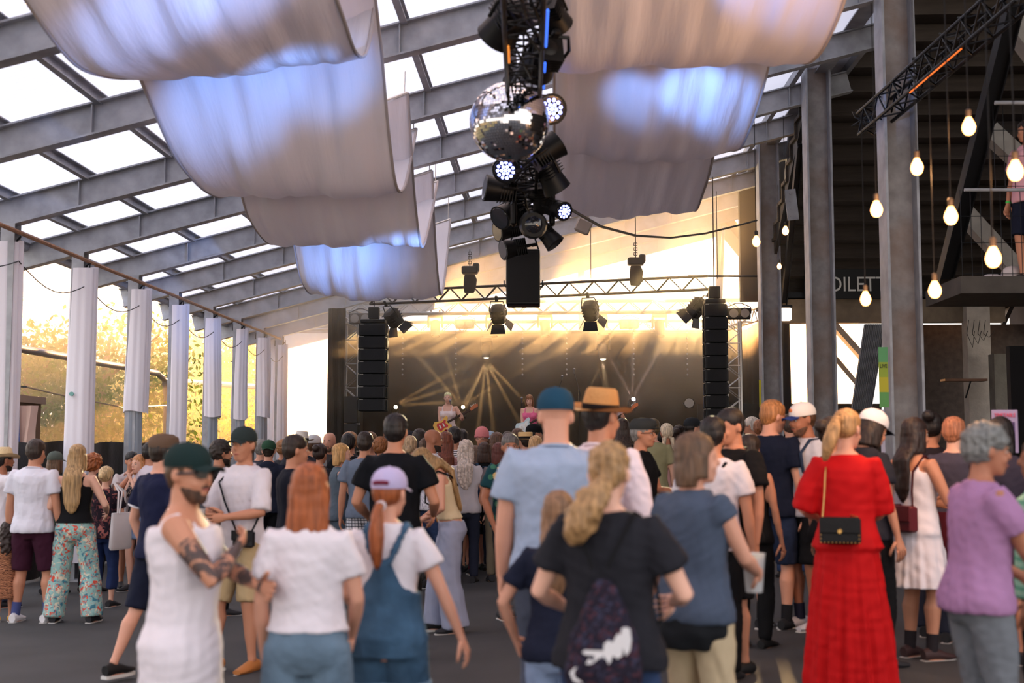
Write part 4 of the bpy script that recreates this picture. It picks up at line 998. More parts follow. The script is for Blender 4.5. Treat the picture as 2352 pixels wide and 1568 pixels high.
# ---- materials for people
def skin(c):
    return mat('skin_%d_%d_%d' % c, c, .55, spec=.35, bump=.05, bscale=60)
def cloth(c, rough=.85, **k):
    return mat('cloth_%d_%d_%d' % c, c, rough, bump=.25, bscale=14, spec=.15)
def hairm(c):
    n = 'hair_%d_%d_%d' % c
    if n in MATS: return MATS[n]
    m = mat(n, c, .48, spec=.4); nt = m.node_tree; b = nt.nodes['Principled BSDF']
    t = nt.nodes.new('ShaderNodeTexCoord'); mp = nt.nodes.new('ShaderNodeMapping'); mp.inputs['Scale'].default_value = (70, 70, 5)
    x = nt.nodes.new('ShaderNodeTexNoise'); x.inputs['Scale'].default_value = 1; x.inputs['Detail'].default_value = 3; x.inputs['Distortion'].default_value = .6
    nt.links.new(t.outputs['Object'], mp.inputs[0]); nt.links.new(mp.outputs[0], x.inputs[0])
    r = nt.nodes.new('ShaderNodeValToRGB'); nt.links.new(x.outputs[0], r.inputs[0]); l = lin(c)
    r.color_ramp.elements[0].position = .3; r.color_ramp.elements[1].position = .72
    r.color_ramp.elements[0].color = tuple(q * .5 for q in l) + (1,); r.color_ramp.elements[1].color = tuple(min(1, q * 1.5) for q in l) + (1,)
    nt.links.new(r.outputs[0], b.inputs['Base Color'])
    bp = nt.nodes.new('ShaderNodeBump'); bp.inputs['Strength'].default_value = .6; bp.inputs['Distance'].default_value = .01
    nt.links.new(x.outputs[0], bp.inputs['Height']); nt.links.new(bp.outputs[0], b.inputs['Normal']); return m
def pattern(name, base, spots, scale=14, kind='floral', thr=.35):
    if name in MATS: return MATS[name]
    m = mat(name, base, .85, spec=.15); nt = m.node_tree; b = nt.nodes['Principled BSDF']
    t = nt.nodes.new('ShaderNodeTexCoord'); last = None; prev = lin(base) + (1,)
    for i, c in enumerate(spots):
        mp = nt.nodes.new('ShaderNodeMapping'); mp.inputs['Location'].default_value = (i * 3.1, i * 1.7, i * 2.3); nt.links.new(t.outputs['Object'], mp.inputs[0])
        if kind == 'stripe':
            n = nt.nodes.new('ShaderNodeTexWave'); n.bands_direction = 'Z'; n.inputs['Scale'].default_value = scale; n.inputs['Distortion'].default_value = .0; sock = n.outputs[1]
        elif kind == 'tiger':
            n = nt.nodes.new('ShaderNodeTexWave'); n.bands_direction = 'Z'; n.inputs['Scale'].default_value = scale; n.inputs['Distortion'].default_value = 6; n.inputs['Detail Scale'].default_value = 2; sock = n.outputs[1]
        elif kind == 'plaid':
            n = nt.nodes.new('ShaderNodeTexWave'); n.bands_direction = ('X', 'Z')[i % 2]; n.inputs['Scale'].default_value = scale; sock = n.outputs[1]
        elif kind == 'voro':
            n = nt.nodes.new('ShaderNodeTexVoronoi'); n.inputs['Scale'].default_value = scale * (1 + .3 * i); sock = n.outputs[0]
        else:
            n = nt.nodes.new('ShaderNodeTexNoise'); n.inputs['Scale'].default_value = scale * (1 + .35 * i); n.inputs['Detail'].default_value = 2; n.inputs['Distortion'].default_value = 1.2; sock = n.outputs[0]
        nt.links.new(mp.outputs[0], n.inputs[0])
        r = nt.nodes.new('ShaderNodeValToRGB'); nt.links.new(sock, r.inputs[0])
        if kind == 'voro': r.color_ramp.elements[0].color = (1, 1, 1, 1); r.color_ramp.elements[1].color = (0, 0, 0, 1); r.color_ramp.elements[0].position = thr - .04; r.color_ramp.elements[1].position = thr
        else:
            p_ = .5 + thr * .5 if kind == 'floral' else (.55 if kind != 'plaid' else .85)
            r.color_ramp.elements[0].position = p_; r.color_ramp.elements[1].position = p_ + .04
        mx = nt.nodes.new('ShaderNodeMix'); mx.data_type = 'RGBA'; nt.links.new(r.outputs[0], mx.inputs[0])
        if last is None: mx.inputs[6].default_value = prev
        else: nt.links.new(last, mx.inputs[6])
        mx.inputs[7].default_value = lin(c) + (1,); last = mx.outputs[2]
    nt.links.new(last, b.inputs['Base Color']); return m
def denim(name, c):
    if name in MATS: return MATS[name]
    return mat(name, c, .85, bump=.3, bscale=30, var=.35, vscale=7, spec=.15)
M_eyew = mat('eye_white', (196, 188, 182), .4); M_iris = mat('iris_dark', (50, 36, 26), .2); M_lip = mat('lips', (168, 92, 84), .5); M_shade = mat('sunglass', (8, 8, 10), .12, spec=.8)
SK1, SK2, SK3, SK4 = (210, 154, 130), (192, 134, 106), (168, 110, 84), (138, 90, 68)
SKP = (222, 172, 150)

HEADR = [(0.0, .026, .028, .056), (.012, .04, .045, .046), (.03, .05, .06, .034), (.055, .058, .073, .022), (.085, .065, .084, .012), (.115, .071, .091, .005), (.145, .075, .096, -.001), (.17, .075, .096, -.004), (.195, .069, .088, -.006), (.215, .055, .070, -.008), (.228, .036, .046, -.009), (.235, .014, .018, -.009)]
TM = [(.80, .10, .085, 0), (.86, .150, .105, -.01), (.92, .168, .118, -.015), (1.0, .160, .112, -.005), (1.08, .148, .104, 0), (1.16, .152, .108, 0), (1.26, .168, .118, 0), (1.34, .180, .122, -.003), (1.40, .182, .108, -.01), (1.44, .160, .085, -.014), (1.475, .100, .066, -.015), (1.50, .062, .058, -.012)]
TF = [(.80, .11, .09, 0), (.86, .160, .115, -.015), (.92, .176, .125, -.02), (1.0, .158, .112, -.01), (1.08, .130, .094, 0), (1.16, .130, .096, 0), (1.24, .145, .112, .008), (1.30, .152, .118, .008), (1.36, .156, .104, -.003), (1.41, .150, .086, -.01), (1.45, .108, .066, -.014), (1.50, .052, .050, -.010)]

def ik(s, e, l1, l2, pole):
    s, e, pole = Vector(s), Vector(e), Vector(pole); d = e - s; L = d.length; mx = (l1 + l2) * .995
    if L > mx: e = s + d * (mx / L); d = e - s; L = mx
    u = d.normalized(); a = (l1 * l1 - l2 * l2 + L * L) / (2 * L); hh = math.sqrt(max(1e-6, l1 * l1 - a * a))
    p = pole - u * pole.dot(u)
    if p.length < 1e-4: p = u.orthogonal()
    p.normalize(); return s + u * a + p * hh, e

def hand(mb, w, d, nrm, k, curl=.5, spread=.12, fist=False):
    # palm + five fingers; d: direction out of the forearm, nrm: palm normal (palm side)
    d = d.normalized(); nrm = (nrm - d * nrm.dot(d)).normalized(); sd_ = d.cross(nrm)
    ex = MB()
    mb.tube([w, w + d * .03 * k, w + d * .07 * k, w + d * .098 * k], [.026 * k, .036 * k, .041 * k, .036 * k], 8, ry=[.02 * k, .017 * k, .016 * k, .012 * k], up=sd_)
    for i, (o, L, r) in enumerate(((-.030, .070, .0085), (-.010, .080, .009), (.011, .075, .0088), (.030, .058, .0078))):
        p0 = w + (d * .075 + sd_ * o) * k; a = 0; pts = [p0]; dr = (d + sd_ * o * spread * 12).normalized(); cr = curl * (1 + .12 * i)
        for j, f in enumerate((.25, .42, .3, .26)):
            a += (0, .75, .85, .6)[j] * cr; v = dr * math.cos(a) + nrm * math.sin(a); pts.append(pts[-1] + v * (L * f * 1.1 * k))
        ex.tube(pts, [r * k, r * k, r * k * .96, r * k * .9, r * k * .6], 6)
    tside = -1
    p0 = w + (d * .02 + sd_ * (tside * .026)) * k; v1 = (d * .75 + sd_ * tside * .62 + nrm * .35).normalized(); v2 = (d * .9 + sd_ * tside * .1 + nrm * (.3 + .5 * curl)).normalized()
    ex.tube([p0, p0 + v1 * .04 * k, p0 + v1 * .065 * k + v2 * .012 * k, p0 + v1 * .065 * k + v2 * .042 * k], [.013 * k, .012 * k, .0105 * k, .007 * k], 6)
    return ex

def person(label, px, ytop, S, face=0, sex='m', h=None, skc=SK2, top=('tee', (20, 20, 22)), bottom=('pants', (40, 44, 60)), hair=('short', (60, 40, 28)), hat=None,
           L='down', R_='down', lean=0, yaw=0, pitch=0, feet=None, shoes=(40, 40, 44), bulk=1.0, facef=False, beard=None, glasses=None, near=0, strap=None, band=None, group=None, tattoo=False, stage=False, dy=0, child=False, roll=0, sock=None, ground=None):
    camd = F / S; Y = camd * 1.0
    a = P(px, 1035, Y); X = a.x
    g = DZ if stage else (zf(X) if ground is None else ground)
    extra = {'cap': .012, 'flat': .012, 'fedora': .03, 'beanie': .01, None: .012}.get(hat[0] if hat else None, .012)
    if hair and hair[0] in ('curly', 'bigcurly', 'longcurly'): extra += .02
    H = h or (CAMZ - g + (1035 - ytop) / S - extra) + (0 if not lean else .0)
    H = min(H, 1.93); k = H / 1.75; wk = k * bulk
    t = thing('person', label, 'person', (X, a.y + dy, g), R(face), group)
    vox = {0: .020, 1: .0125, 2: .0088}[near]
    Lr, T = R(lean), (TM if sex == 'm' else TF)
    def bend(v):
        v = Vector(v); z = v.z / k
        if Lr and z > .93:
            f = min(1, (z - .93) / .25); f = f * f * (3 - 2 * f); an = Lr * f; c = Vector((0, 0, .93 * k)); q = v - c
            # rotate about the hip line, keeping arc length roughly
            y = q.y * math.cos(an) + q.z * math.sin(an); zz = q.z * math.cos(an) - q.y * math.sin(an); v = Vector((q.x, y, zz)) + c
        return v
    nb = Vector((0, -.012 * k, 1.49 * k))                    # neck base
    hc = Vector((0, .012 * k, 1.515 * k))                     # chin level origin
    HR = Matrix.Rotation(R(yaw), 3, 'Z') @ Matrix.Rotation(R(-pitch), 3, 'X') @ Matrix.Rotation(R(roll), 3, 'Y')
    hk = k if not child else k * 1.22
    def hx(v):                                                # head local -> person local
        v = Vector(v) * hk; q = HR @ (v + hc - nb) + nb; return bend(q) if False else bend(nb) + Matrix.Rotation(-Lr, 3, 'X') @ (q - nb) if Lr else q
    # ---- skeleton
    shw = (.178 if sex == 'm' else .158) * wk
    res = {}; arms = {}
    for side, pose in ((-1, L), (1, R_)):
        sh = bend((side * shw, -.012 * k, 1.405 * k)); tgt = pose; pole = (side * .5, -1, -.35); curl = .45; fist = False
        if pose == 'down': tgt = (side * .265 * bulk, .04, .80)
        elif pose == 'pocket': tgt = (side * .21, .05, .90); pole = (side * 1, -.9, 0)
        elif pose == 'hold': tgt = (side * .13, .30, 1.12); pole = (side * .8, -.6, -1); curl = .9
        elif pose == 'holdlow': tgt = (side * .10, .26, 1.02); pole = (side * .9, -.6, -1); curl = .7
        elif pose == 'cross': tgt = (-side * .10, .20, 1.20); pole = (side * .9, .1, -1); curl = .6
        elif pose == 'hip': tgt = (side * .19, -.02, 1.0); pole = (side, -.6, 0)
        elif pose == 'face': tgt = (side * .06, .20, 1.44); pole = (side * .7, .3, -1); curl = .9
        elif pose == 'fret': tgt = (side * .36, .22, 1.20); pole = (side * .6, .1, -1); curl = 1.1
        elif pose == 'strum': tgt = (side * .0, .20, .98); pole = (side * 1, -.4, -.6); curl = .9
        elif isinstance(pose, tuple) and len(pose) == 2: tgt, pole = pose
        tv = Vector(tgt) * k
        el, wr = ik(sh, tv, .285 * k, .255 * k, pole); arms[side] = (sh, el, wr, curl)
    legs = {}
    if feet is None: feet = ((-.10, 0, 0), (.10, .02, 0))
    for side, ft in zip((-1, 1), feet):
        hp = Vector((side * .09 * wk, 0, .90 * k)); an = Vector((ft[0], ft[1], .075 + (ft[2] if len(ft) > 2 else 0))) * k
        kn, an2 = ik(hp, an, max(.416 * k, 0), .414 * k, (side * .15, 1, 0)); legs[side] = (hp, kn, an2, ft)
    # ---- body
    b = MB(); n = 14 if near else 10
    fem = sex != 'm'
    b.loft([(0, y * k, z * k, rx * wk * .97, ry * wk * .97) for z, rx, ry, y in T], n + 4, bend)
    if fem:
        for s in (-1, 1): b.ball((s * .072 * wk, .075 * wk, 1.265 * k), (.062 * wk, .06 * wk, .06 * wk), 8, 6, bend)
    b.loft([(0, c, z, rx, ry) for z, rx, ry, c in HEADR], 16, hx)
    b.tube([bend((0, -.02 * k, 1.42 * k)), bend((0, -.015 * k, 1.49 * k)), hx((0, -.022, .045)), hx((0, -.02, .09))], [.066 * wk, .056 * wk, .054 * wk, .055 * wk] if not fem else [.056 * wk, .046 * wk, .044 * wk, .05 * wk], 10)
    b.tube([hx((0, .088, .135)), hx((0, .100, .118)), hx((0, .114, .100)), hx((0, .116, .092)), hx((0, .090, .086))], [.010 * hk, .011 * hk, .015 * hk, .017 * hk, .012 * hk], 6)
    for s in (-1, 1):
        m_ = MB(); m_.ball((0, 0, 0), (.012, .021, .033), 8, 6); b.add([hx(Vector(v) + Vector((s * .078, -.012, .108))) for v in m_.v], m_.f)
        b.ball((s * .034, .070, .075), (.026, .026, .026), 8, 5, hx)      # cheeks
    b.ball((0, .084, .136), (.05, .018, .010), 8, 5, hx)                    # brow ridge
    b.ball((0, .092, .048), (.024, .013, .014), 8, 5, hx)                   # mouth mound
    for s in (-1, 1):
        sh, el, wr, curl = arms[s]; am = wk * (1.0 if not fem else .86)
        cen = bend((0, -.01 * k, 1.38 * k)); mid = el.lerp(wr, .35)
        b.tube([cen.lerp(sh, .45), sh, sh.lerp(el, .3), sh.lerp(el, .65), el, mid, el.lerp(wr, .7), wr, wr + (wr - el).normalized() * .015 * k],
               [.055 * am, .060 * am, .052 * am, .046 * am, .039 * am, .041 * am, .033 * am, .026 * am, .025 * am], 10)
        hp, kn, an, ft = legs[s]; lm = wk * (1.0 if not fem else 1.0); cf = kn.lerp(an, .28) + Vector((0, -.012 * k, 0))
        b.tube([hp + Vector((-s * .01 * k, 0, .02 * k)), hp.lerp(kn, .15), hp.lerp(kn, .5), hp.lerp(kn, .85), kn, kn.lerp(an, .12), cf, kn.lerp(an, .6), kn.lerp(an, .88), an],
               [.092 * lm, .090 * lm, .075 * lm, .058 * lm, .054 * lm, .050 * lm, .056 * lm, .043 * lm, .031 * lm, .034 * lm], 10)
        to = R(-8) * s; fd = Vector((math.sin(-to) * 1.0, math.cos(to), 0)); fp = Vector((an.x, an.y, max(an.z - .055 * k, .02 * k)))
        b.tube([fp - fd * .05 * k, fp, fp + fd * .09 * k, fp + fd * .16 * k], [.03 * k, .038 * k, .04 * k, .03 * k], 8, ry=[.03 * k, .04 * k, .026 * k, .015 * k], up=(1, 0, 0))
        legs[s] = (hp, kn, an, fd, fp)
    exm = MB()
    hands = {}
    for s in (-1, 1):
        sh, el, wr, curl = arms[s]; d = (wr - el).normalized(); pn = Vector((-s, .15, -.1)) if abs(d.z) > .75 else Vector((-s * .3, -1 if d.y < .3 else 0, .4))
        if abs(d.z) <= .75 and abs(d.y) > .5: pn = Vector((-s, -.2, .0))
        if s == 1: pn = pn
        ex = hand(b, wr, d, pn, k * (.98 if fem else 1.06), curl)
        exm.v, exm.f = (lambda o: (exm.v + ex.v, exm.f + [tuple(i + o for i in f) for f in ex.f]))(len(exm.v))
        hands[s] = (wr + d * .085 * k + pn.normalized() * .035 * k, d)
    sm = skin(skc)
    bodyob = job('body', b, sm, t, vox, 3 if near else 2, extra=exm)
    if tattoo: bodyob.data.materials[0] = tattoo_skin(skc, arms, k)
    # ---- clothes helpers
    def wr_disp(seed, amp, wl=.11):
        def f(co, no):
            q = co.copy(); q[:, 2] *= .55; d_ = amp * nz(q, wl * k, seed) + amp * .5 * nz(co, wl * .45 * k, seed + 9)
            return co + no * d_[:, None]
        return f
    sd0 = int(px * 7 + ytop) % 9973
    cvox = max(vox * 1.15, .011) if near else .021
    def sleeve(m, s, f0, r0, r1, hemslack=.0):
        sh, el, wr, _ = arms[s]; am = wk * (1.0 if not fem else .88); cen = bend((0, -.01 * k, 1.36 * k))
        def along(f):
            return sh.lerp(el, f) if f <= 1 else el.lerp(wr, f - 1)
        fs = [0, .3, .6, 1, 1.35, 1.7, 2]; fs = [f for f in fs if f < f0 - .08] + [f0]
        base = lambda f: (.060 + (.042 - .060) * min(f, 1)) if f <= 1 else .042 - .014 * (f - 1)
        pts = [cen.lerp(sh, .35)] + [along(f) for f in fs]
        rad = [.062 * am] + [(base(f) * am + r0 + (r1 - r0) * f / f0) for f in fs]
        m.tube(pts, rad, 10)
    csm = {0: 2, 1: 4, 2: 9}[near]
    def torso(m, z0, z1, e, e_hem=None, narrow=None):
        e_hem = e if e_hem is None else e_hem; rings = []
        zs = sorted(set([z0, z1] + [r[0] for r in T if z0 < r[0] < z1]))
        tz = [r[0] for r in T]
        for z in zs:
            z_o = z; z = max(z, .90) if z0 < .87 and z0 != .80 else z
            rx = np.interp(z, tz, [r[1] for r in T]); ry = np.interp(z, tz, [r[2] for r in T]); y = np.interp(z, tz, [r[3] for r in T])
            if z < 1.2 and e > .012: rx = max(rx, .150 if not fem else .138); ry = max(ry, .108 if not fem else .1)
            if (z0 > .82 or z0 < .78) and z < 1.0: rx = max(rx, .176 if not fem else .184); ry = max(ry, .124)
            if z0 < .78 and z < 1.0: rx = max(rx, .192)
            ee = e_hem + (e - e_hem) * min(1, (z - z0) / .3)
            if z > 1.42: ee = min(ee, .012)
            if narrow and z > narrow[0]: rx = rx * narrow[1]
            rings.append((0, y * k, z_o * k, rx * wk + ee, ry * wk + ee))
        m.loft(rings, n + 4, bend)
        if fem and z1 > 1.3:
            for s in (-1, 1): m.ball((s * .072 * wk, .078 * wk, 1.265 * k), (.062 * wk + e * .7, .058 * wk + e * .7, .062 * wk + e * .7), 8, 6, bend)
    def skirt(m, z0, z1, r0, r1, ry=.8):
        rings = []
        for q in np.linspace(0, 1, 7): z = z1 + (z0 - z1) * q; rr_ = r0 + (r1 - r0) * q ** .8; rings.append((0, -.012 * k, z * k, rr_ * wk, rr_ * ry * wk))
        m.loft(rings[::-1], 20, bend)
    def leg_c(m, s, zend, r0, r1):
        hp, kn, an, fd, fp = legs[s]; pts, rad = [hp + Vector((0, 0, .03 * k))], [.092 * wk + r0]
        tot = [(hp.lerp(kn, .3), .085), (hp.lerp(kn, .65), .068), (kn, .055), (kn.lerp(an, .35), .055), (kn.lerp(an, .7), .043), (an, .036)]
        for p_, rr_ in tot:
            if p_.z / k > zend + .03:
                f = (hp.z - p_.z) / max(.01, hp.z - zend * k); pts.append(p_); rad.append(rr_ * wk + r0 + (r1 - r0) * f)
        zz = zend * k
        if zz > kn.z: f = (hp.z - zz) / (hp.z - kn.z); pe = hp.lerp(kn, f)
        else: f = (kn.z - zz) / max(.01, kn.z - an.z); pe = kn.lerp(an, min(1.05, f))
        base = np.interp(zend, [.08, .3, .49, .7, .9], [.036, .055, .056, .078, .092]); pts.append(pe); rad.append(base * wk + r1)
        m.tube(pts, rad, 12, up=(1, 0, 0))
    # ---- bottoms
    kind, col = bottom[0], bottom[1]; bm_ = col if not isinstance(col, tuple) else cloth(col)
    m = MB()
    if kind in ('pants', 'shorts', 'hot', 'wide', 'flare', 'jeans', 'crop'):
        ze = {'pants': .07, 'jeans': .08, 'shorts': .50, 'hot': .70, 'wide': .04, 'flare': .04, 'crop': .2}[kind]
        if len(bottom) > 2: ze = bottom[2]
        r0 = {'hot': .014, 'shorts': .010, 'wide': .012}.get(kind, .008); r1 = {'wide': .095, 'flare': .075, 'shorts': .034, 'hot': .03, 'pants': .026, 'jeans': .018}.get(kind, .02)
        torso(m, .80, 1.01 if kind != 'hot' else 1.035, .007, .010)
        for s in (-1, 1): leg_c(m, s, ze, r0 * k, r1 * k)
        job({'hot': 'shorts', 'shorts': 'shorts', 'jeans': 'jeans'}.get(kind, 'trousers'), m, bm_, t, cvox, csm, wr_disp(sd0, .007 if kind != 'hot' else .004))
    elif kind == 'skirt':
        ze = bottom[2]; torso(m, .86, 1.04, .012); skirt(m, ze, .98, .165, bottom[3] if len(bottom) > 3 else .22)
        job('skirt', m, bm_, t, cvox, csm, fold_disp(k, .95, 14, .035, sd0))
    # ---- top
    kind, col = top[0], top[1]; tm_ = col if not isinstance(col, tuple) else cloth(col); m = MB(); e = top[2] if len(top) > 2 and not isinstance(top[2], str) else .018
    hem = .86
    if kind in ('tee', 'polo', 'shirt', 'rolled', 'cap_sleeve', 'sleeveless', 'hoodie', 'crop'):
        if kind == 'crop': hem = .97
        if len(top) > 3: hem = top[3]
        if kind in ('shirt', 'rolled') and len(top) < 4: hem = .82
        torso(m, hem, 1.485, e * k, (e + .005) * k)
        fr = {'tee': .62, 'polo': .62, 'shirt': 1.9, 'rolled': .95, 'cap_sleeve': .22, 'sleeveless': .08, 'hoodie': 1.95, 'crop': .5}[kind]
        for s in (-1, 1): sleeve(m, s, fr, e * .7 * k, (e + .012) * k if kind != 'cap_sleeve' else e * k)
        nm = {'tee': 'tee_shirt', 'polo': 'polo_shirt', 'shirt': 'shirt', 'rolled': 'shirt', 'cap_sleeve': 'blouse', 'sleeveless': 'vest_top', 'hoodie': 'hooded_top', 'crop': 'tee_shirt'}[kind]
        to = job(nm, m, tm_, t, cvox, csm, wr_disp(sd0 + 3, .008))
        if kind in ('polo', 'shirt', 'rolled'):
            c = MB(); pts = [bend((.064 * wk * math.sin(q) , -.014 * k + .062 * wk * math.cos(q), (1.478 + .012 * math.cos(q + PI)) * k)) for q in np.linspace(.35, 2 * PI - .35, 14)]
            c.tube(pts, .011 * k, 6, ry=.022 * k, up=(0, 0, 1)); c.build('collar', tm_, t, smooth=True)
        if kind == 'hoodie':
            c = MB(); c.ball(bend((0, -.075 * k, 1.44 * k)), (.11 * wk, .05 * wk, .07 * k), 12, 8); job('hood', c, tm_, t, cvox, 2)
    elif kind == 'tank':
        torso(m, .80 if len(top) < 4 else top[3], 1.40, (e + .012) * k, (e + .062) * k, narrow=(1.3, .80))
        for s in (-1, 1):
            m.tube([bend((s * .10 * wk, .085 * wk, 1.30 * k)), bend((s * .105 * wk, .05 * wk, 1.42 * k)), bend((s * .10 * wk, -.01, 1.452 * k)), bend((s * .105 * wk, -.07 * wk, 1.42 * k)), bend((s * .10 * wk, -.1 * wk, 1.30 * k))], .034 * k, 8, ry=.018 * k, up=(1, 0, 0))
        job('vest_top', m, tm_, t, cvox, 2, wr_disp(sd0 + 3, .010, .16))
    elif kind in ('cami', 'straps'):
        hem = top[3] if len(top) > 3 else .96
        torso(m, hem, 1.34, .010 * k, .016 * k)
        for s in (-1, 1):
            m.tube([bend((s * .085 * wk, .105 * wk, 1.31 * k)), bend((s * .09 * wk, .06 * wk, 1.42 * k)), bend((s * .09 * wk, -.01, 1.455 * k)), bend((s * .085 * wk, -.075 * wk, 1.42 * k)), bend((s * .08 * wk, -.105 * wk, 1.32 * k))], .014 * k if not near else .014 * k, 6)
        job('camisole', m, tm_, t, min(cvox, .015), 1, wr_disp(sd0 + 3, .003))
    elif kind == 'dress':
        # ('dress', colour, e, hem, hem radius, sleeve fraction)
        hem, hr, fr = top[3], top[4], top[5]
        torso(m, .9, 1.475 if fr > 0 else 1.36, e * k, e * k); skirt(m, hem, 1.03, .150, hr)
        if fr > 0:
            for s in (-1, 1): sleeve(m, s, fr, e * .8 * k, top[6] * k if len(top) > 6 else .04 * k)
        else:
            for s in (-1, 1): m.tube([bend((s * .09 * wk, .09 * wk, 1.33 * k)), bend((s * .1 * wk, .05 * wk, 1.42 * k)), bend((s * .1 * wk, -.02, 1.45 * k)), bend((s * .095 * wk, -.09 * wk, 1.34 * k))], .02 * k, 6)
        job('dress', m, tm_, t, cvox, csm, fold_disp(k, 1.02, 15, .05, sd0, .006))
    elif kind == 'dungarees':
        # tee underneath + bib part
        torso(m, .95, 1.485, .016 * k)
        for s in (-1, 1): sleeve(m, s, .55, .014 * k, .03 * k)
        job('tee_shirt', m, cloth(top[2]), t, cvox, 2, wr_disp(sd0 + 3, .005))
        m = MB(); torso(m, .82, 1.14, .036 * k, .03 * k)
        rg = [(0, -.012 * k, 1.10 * k, .155 * wk, .128 * wk), (0, -.014 * k, 1.18 * k, .118 * wk, .138 * wk), (0, -.016 * k, 1.26 * k, .075 * wk, .146 * wk), (0, -.018 * k, 1.31 * k, .045 * wk, .148 * wk)]
        m.loft(rg, 16, bend)
        for s in (-1, 1): leg_c(m, s, .66, .03 * k, .045 * k)
        for s in (-1, 1): m.tube([bend((s * .03 * wk, -.150 * wk, 1.29 * k)), bend((s * .07 * wk, -.138 * wk, 1.38 * k)), bend((s * .10 * wk, -.09 * wk, 1.455 * k)), bend((s * .10 * wk, -.01, 1.485 * k)), bend((s * .1 * wk, .07 * wk, 1.44 * k)), bend((s * .08 * wk, .14 * wk, 1.3 * k))], .022 * k, 8, ry=.011 * k, up=(1, 0, 0))
        job('dungarees', m, tm_, t, .012, 1, wr_disp(sd0 + 5, .005))
        for s in (-1, 1):
            c = MB(); hp, kn, an, fd, fp = legs[s]; pe = hp.lerp(kn, .56); c.tube([pe + Vector((0, 0, .02)), pe - Vector((0, 0, .02))], .128 * wk, 14, up=(1, 0, 0)); c.build('turned_hem', denim('denim_pale', (120, 150, 176)), t, smooth=True)
    # ---- shoes
    if shoes is not None:
        for s in (-1, 1):
            hp, kn, an, fd, fp = legs[s]; m = MB(); lift = max(0, fp.z - .02 * k)
            q = Vector((fp.x, fp.y, fp.z - .0))
            m.tube([q - fd * .075 * k + Vector((0, 0, .02)), q - fd * .04 * k + Vector((0, 0, .022)), q + fd * .04 * k + Vector((0, 0, .018)), q + fd * .12 * k + Vector((0, 0, .004)), q + fd * .185 * k], [.034 * k, .042 * k, .046 * k, .048 * k, .034 * k], 10, ry=[.036 * k, .05 * k, .044 * k, .028 * k, .016 * k], up=(1, 0, 0))
            so = m.build('shoe', mat('shoe_%d_%d_%d' % shoes, shoes, .6), t, smooth=True)
            m = MB(); zz = max(q.z - .02 * k, .008); 
            rs = MB(); pr = [(-.085, .028), (-.07, .036), (0, .04), (.09, .047), (.15, .043), (.195, .022)]
            sdv = Vector((fd.y, -fd.x, 0)); top_, bot = [], []
            for yy_, ww in pr: top_.append(q + fd * yy_ * k + sdv * ww * k); 
            for yy_, ww in reversed(pr): top_.append(q + fd * yy_ * k - sdv * ww * k)
            zs_ = q.z - .018 * k; vv = [Vector((v.x, v.y, zs_)) for v in top_] + [Vector((v.x, v.y, zs_ - .022 * k)) for v in top_]; nn = len(top_)
            rs.add(vv, [tuple(range(nn)), tuple(range(2 * nn - 1, nn - 1, -1))] + [(i, nn + i, nn + (i + 1) % nn, (i + 1) % nn) for i in range(nn)])
            rs.build('sole', mat('sole_white', (210, 208, 204), .7) if near or sum(shoes) > 500 or shoes[0] == 41 else mat('sole_dark', (60, 56, 52), .7), so)
            if sock: MB().tube([an + Vector((0, 0, -.01)), an.lerp(kn, .28)], [.042 * k, .044 * k], 10, up=(1, 0, 0)).build('sock', cloth(sock), t, smooth=True)
    # ---- hair
    if hair:
        hs, hcol = hair[0], hair[1]; hm = hairm(hcol); m = MB(); hv = .0095
        big = 1.0
        if hs in ('curly', 'bigcurly', 'longcurly'): big = 1.16 if hs != 'bigcurly' else 1.34
        if hs in ('short', 'buzz', 'half', 'bun') : big = {0: 1.09, 1: 1.06, 2: 1.03}[near]
        if hat: big = min(big, 1.0)
        m.ball((0, -.012, .166 if not hat else .150), (.0825 * big, .104 * (1 + (big - 1) * .6), .083 * big if not hat else .072), 16, 11, hx)
        m.ball((0, -.040, .128), (.080 * big, .074 * big, .078 * big), 14, 9, hx)
        if hs in ('short', 'buzz'):
            m.ball((0, -.05, .085), (.062, .055, .05), 10, 7, hx)
        xl = hair[2] if hs == 'bob' and len(hair) > 2 else 0
        if xl: m.loft([(0, -.062, -.02 - xl, .085, .022), (0, -.062, -.01 - xl, .108, .034), (0, -.060, -.02 - xl * .5, .104, .045), (0, -.055, .02, .096, .055)], 14, hx)
        if hs in ('bob', 'long', 'longcurly', 'half'):
            for s in (-1, 1): m.loft([(s * .068, -.012, z_, .026 * big, .05) for z_ in (.02 if hs == 'bob' else -.02, .06, .1, .14)], 10, hx)
            z_ = -.02 if hs == 'bob' else -.03
            m.loft([(0, -.055, z_, .088 * big, .045 * big), (0, -.055, .03, .092 * big, .052 * big), (0, -.05, .08, .09 * big, .06 * big), (0, -.04, .13, .085, .06)], 14, hx)
        def back(z, off): return bend((0, (-.10 - off) * k, z * k))
        if hs in ('long', 'longcurly'):
            Lg = hair[2] if len(hair) > 2 else .34; wd = hair[3] if len(hair) > 3 else .105; e0 = hx((0, -.06, .04)); pts = [e0, hx((0, -.085, .0)), back(1.44, .015 + .02), back(1.36, .03), back(1.52 - Lg * .8, .03), back(1.52 - Lg, .022), back(1.49 - Lg, .02)]
            m.tube(pts, [.08 * k, .092 * k, wd * k, wd * 1.02 * k, wd * .85 * k, wd * .5 * k, .012 * k], 14, ry=[.055 * k, .042 * k, .034 * k, .03 * k, .028 * k, .02 * k, .008 * k], up=(1, 0, 0))
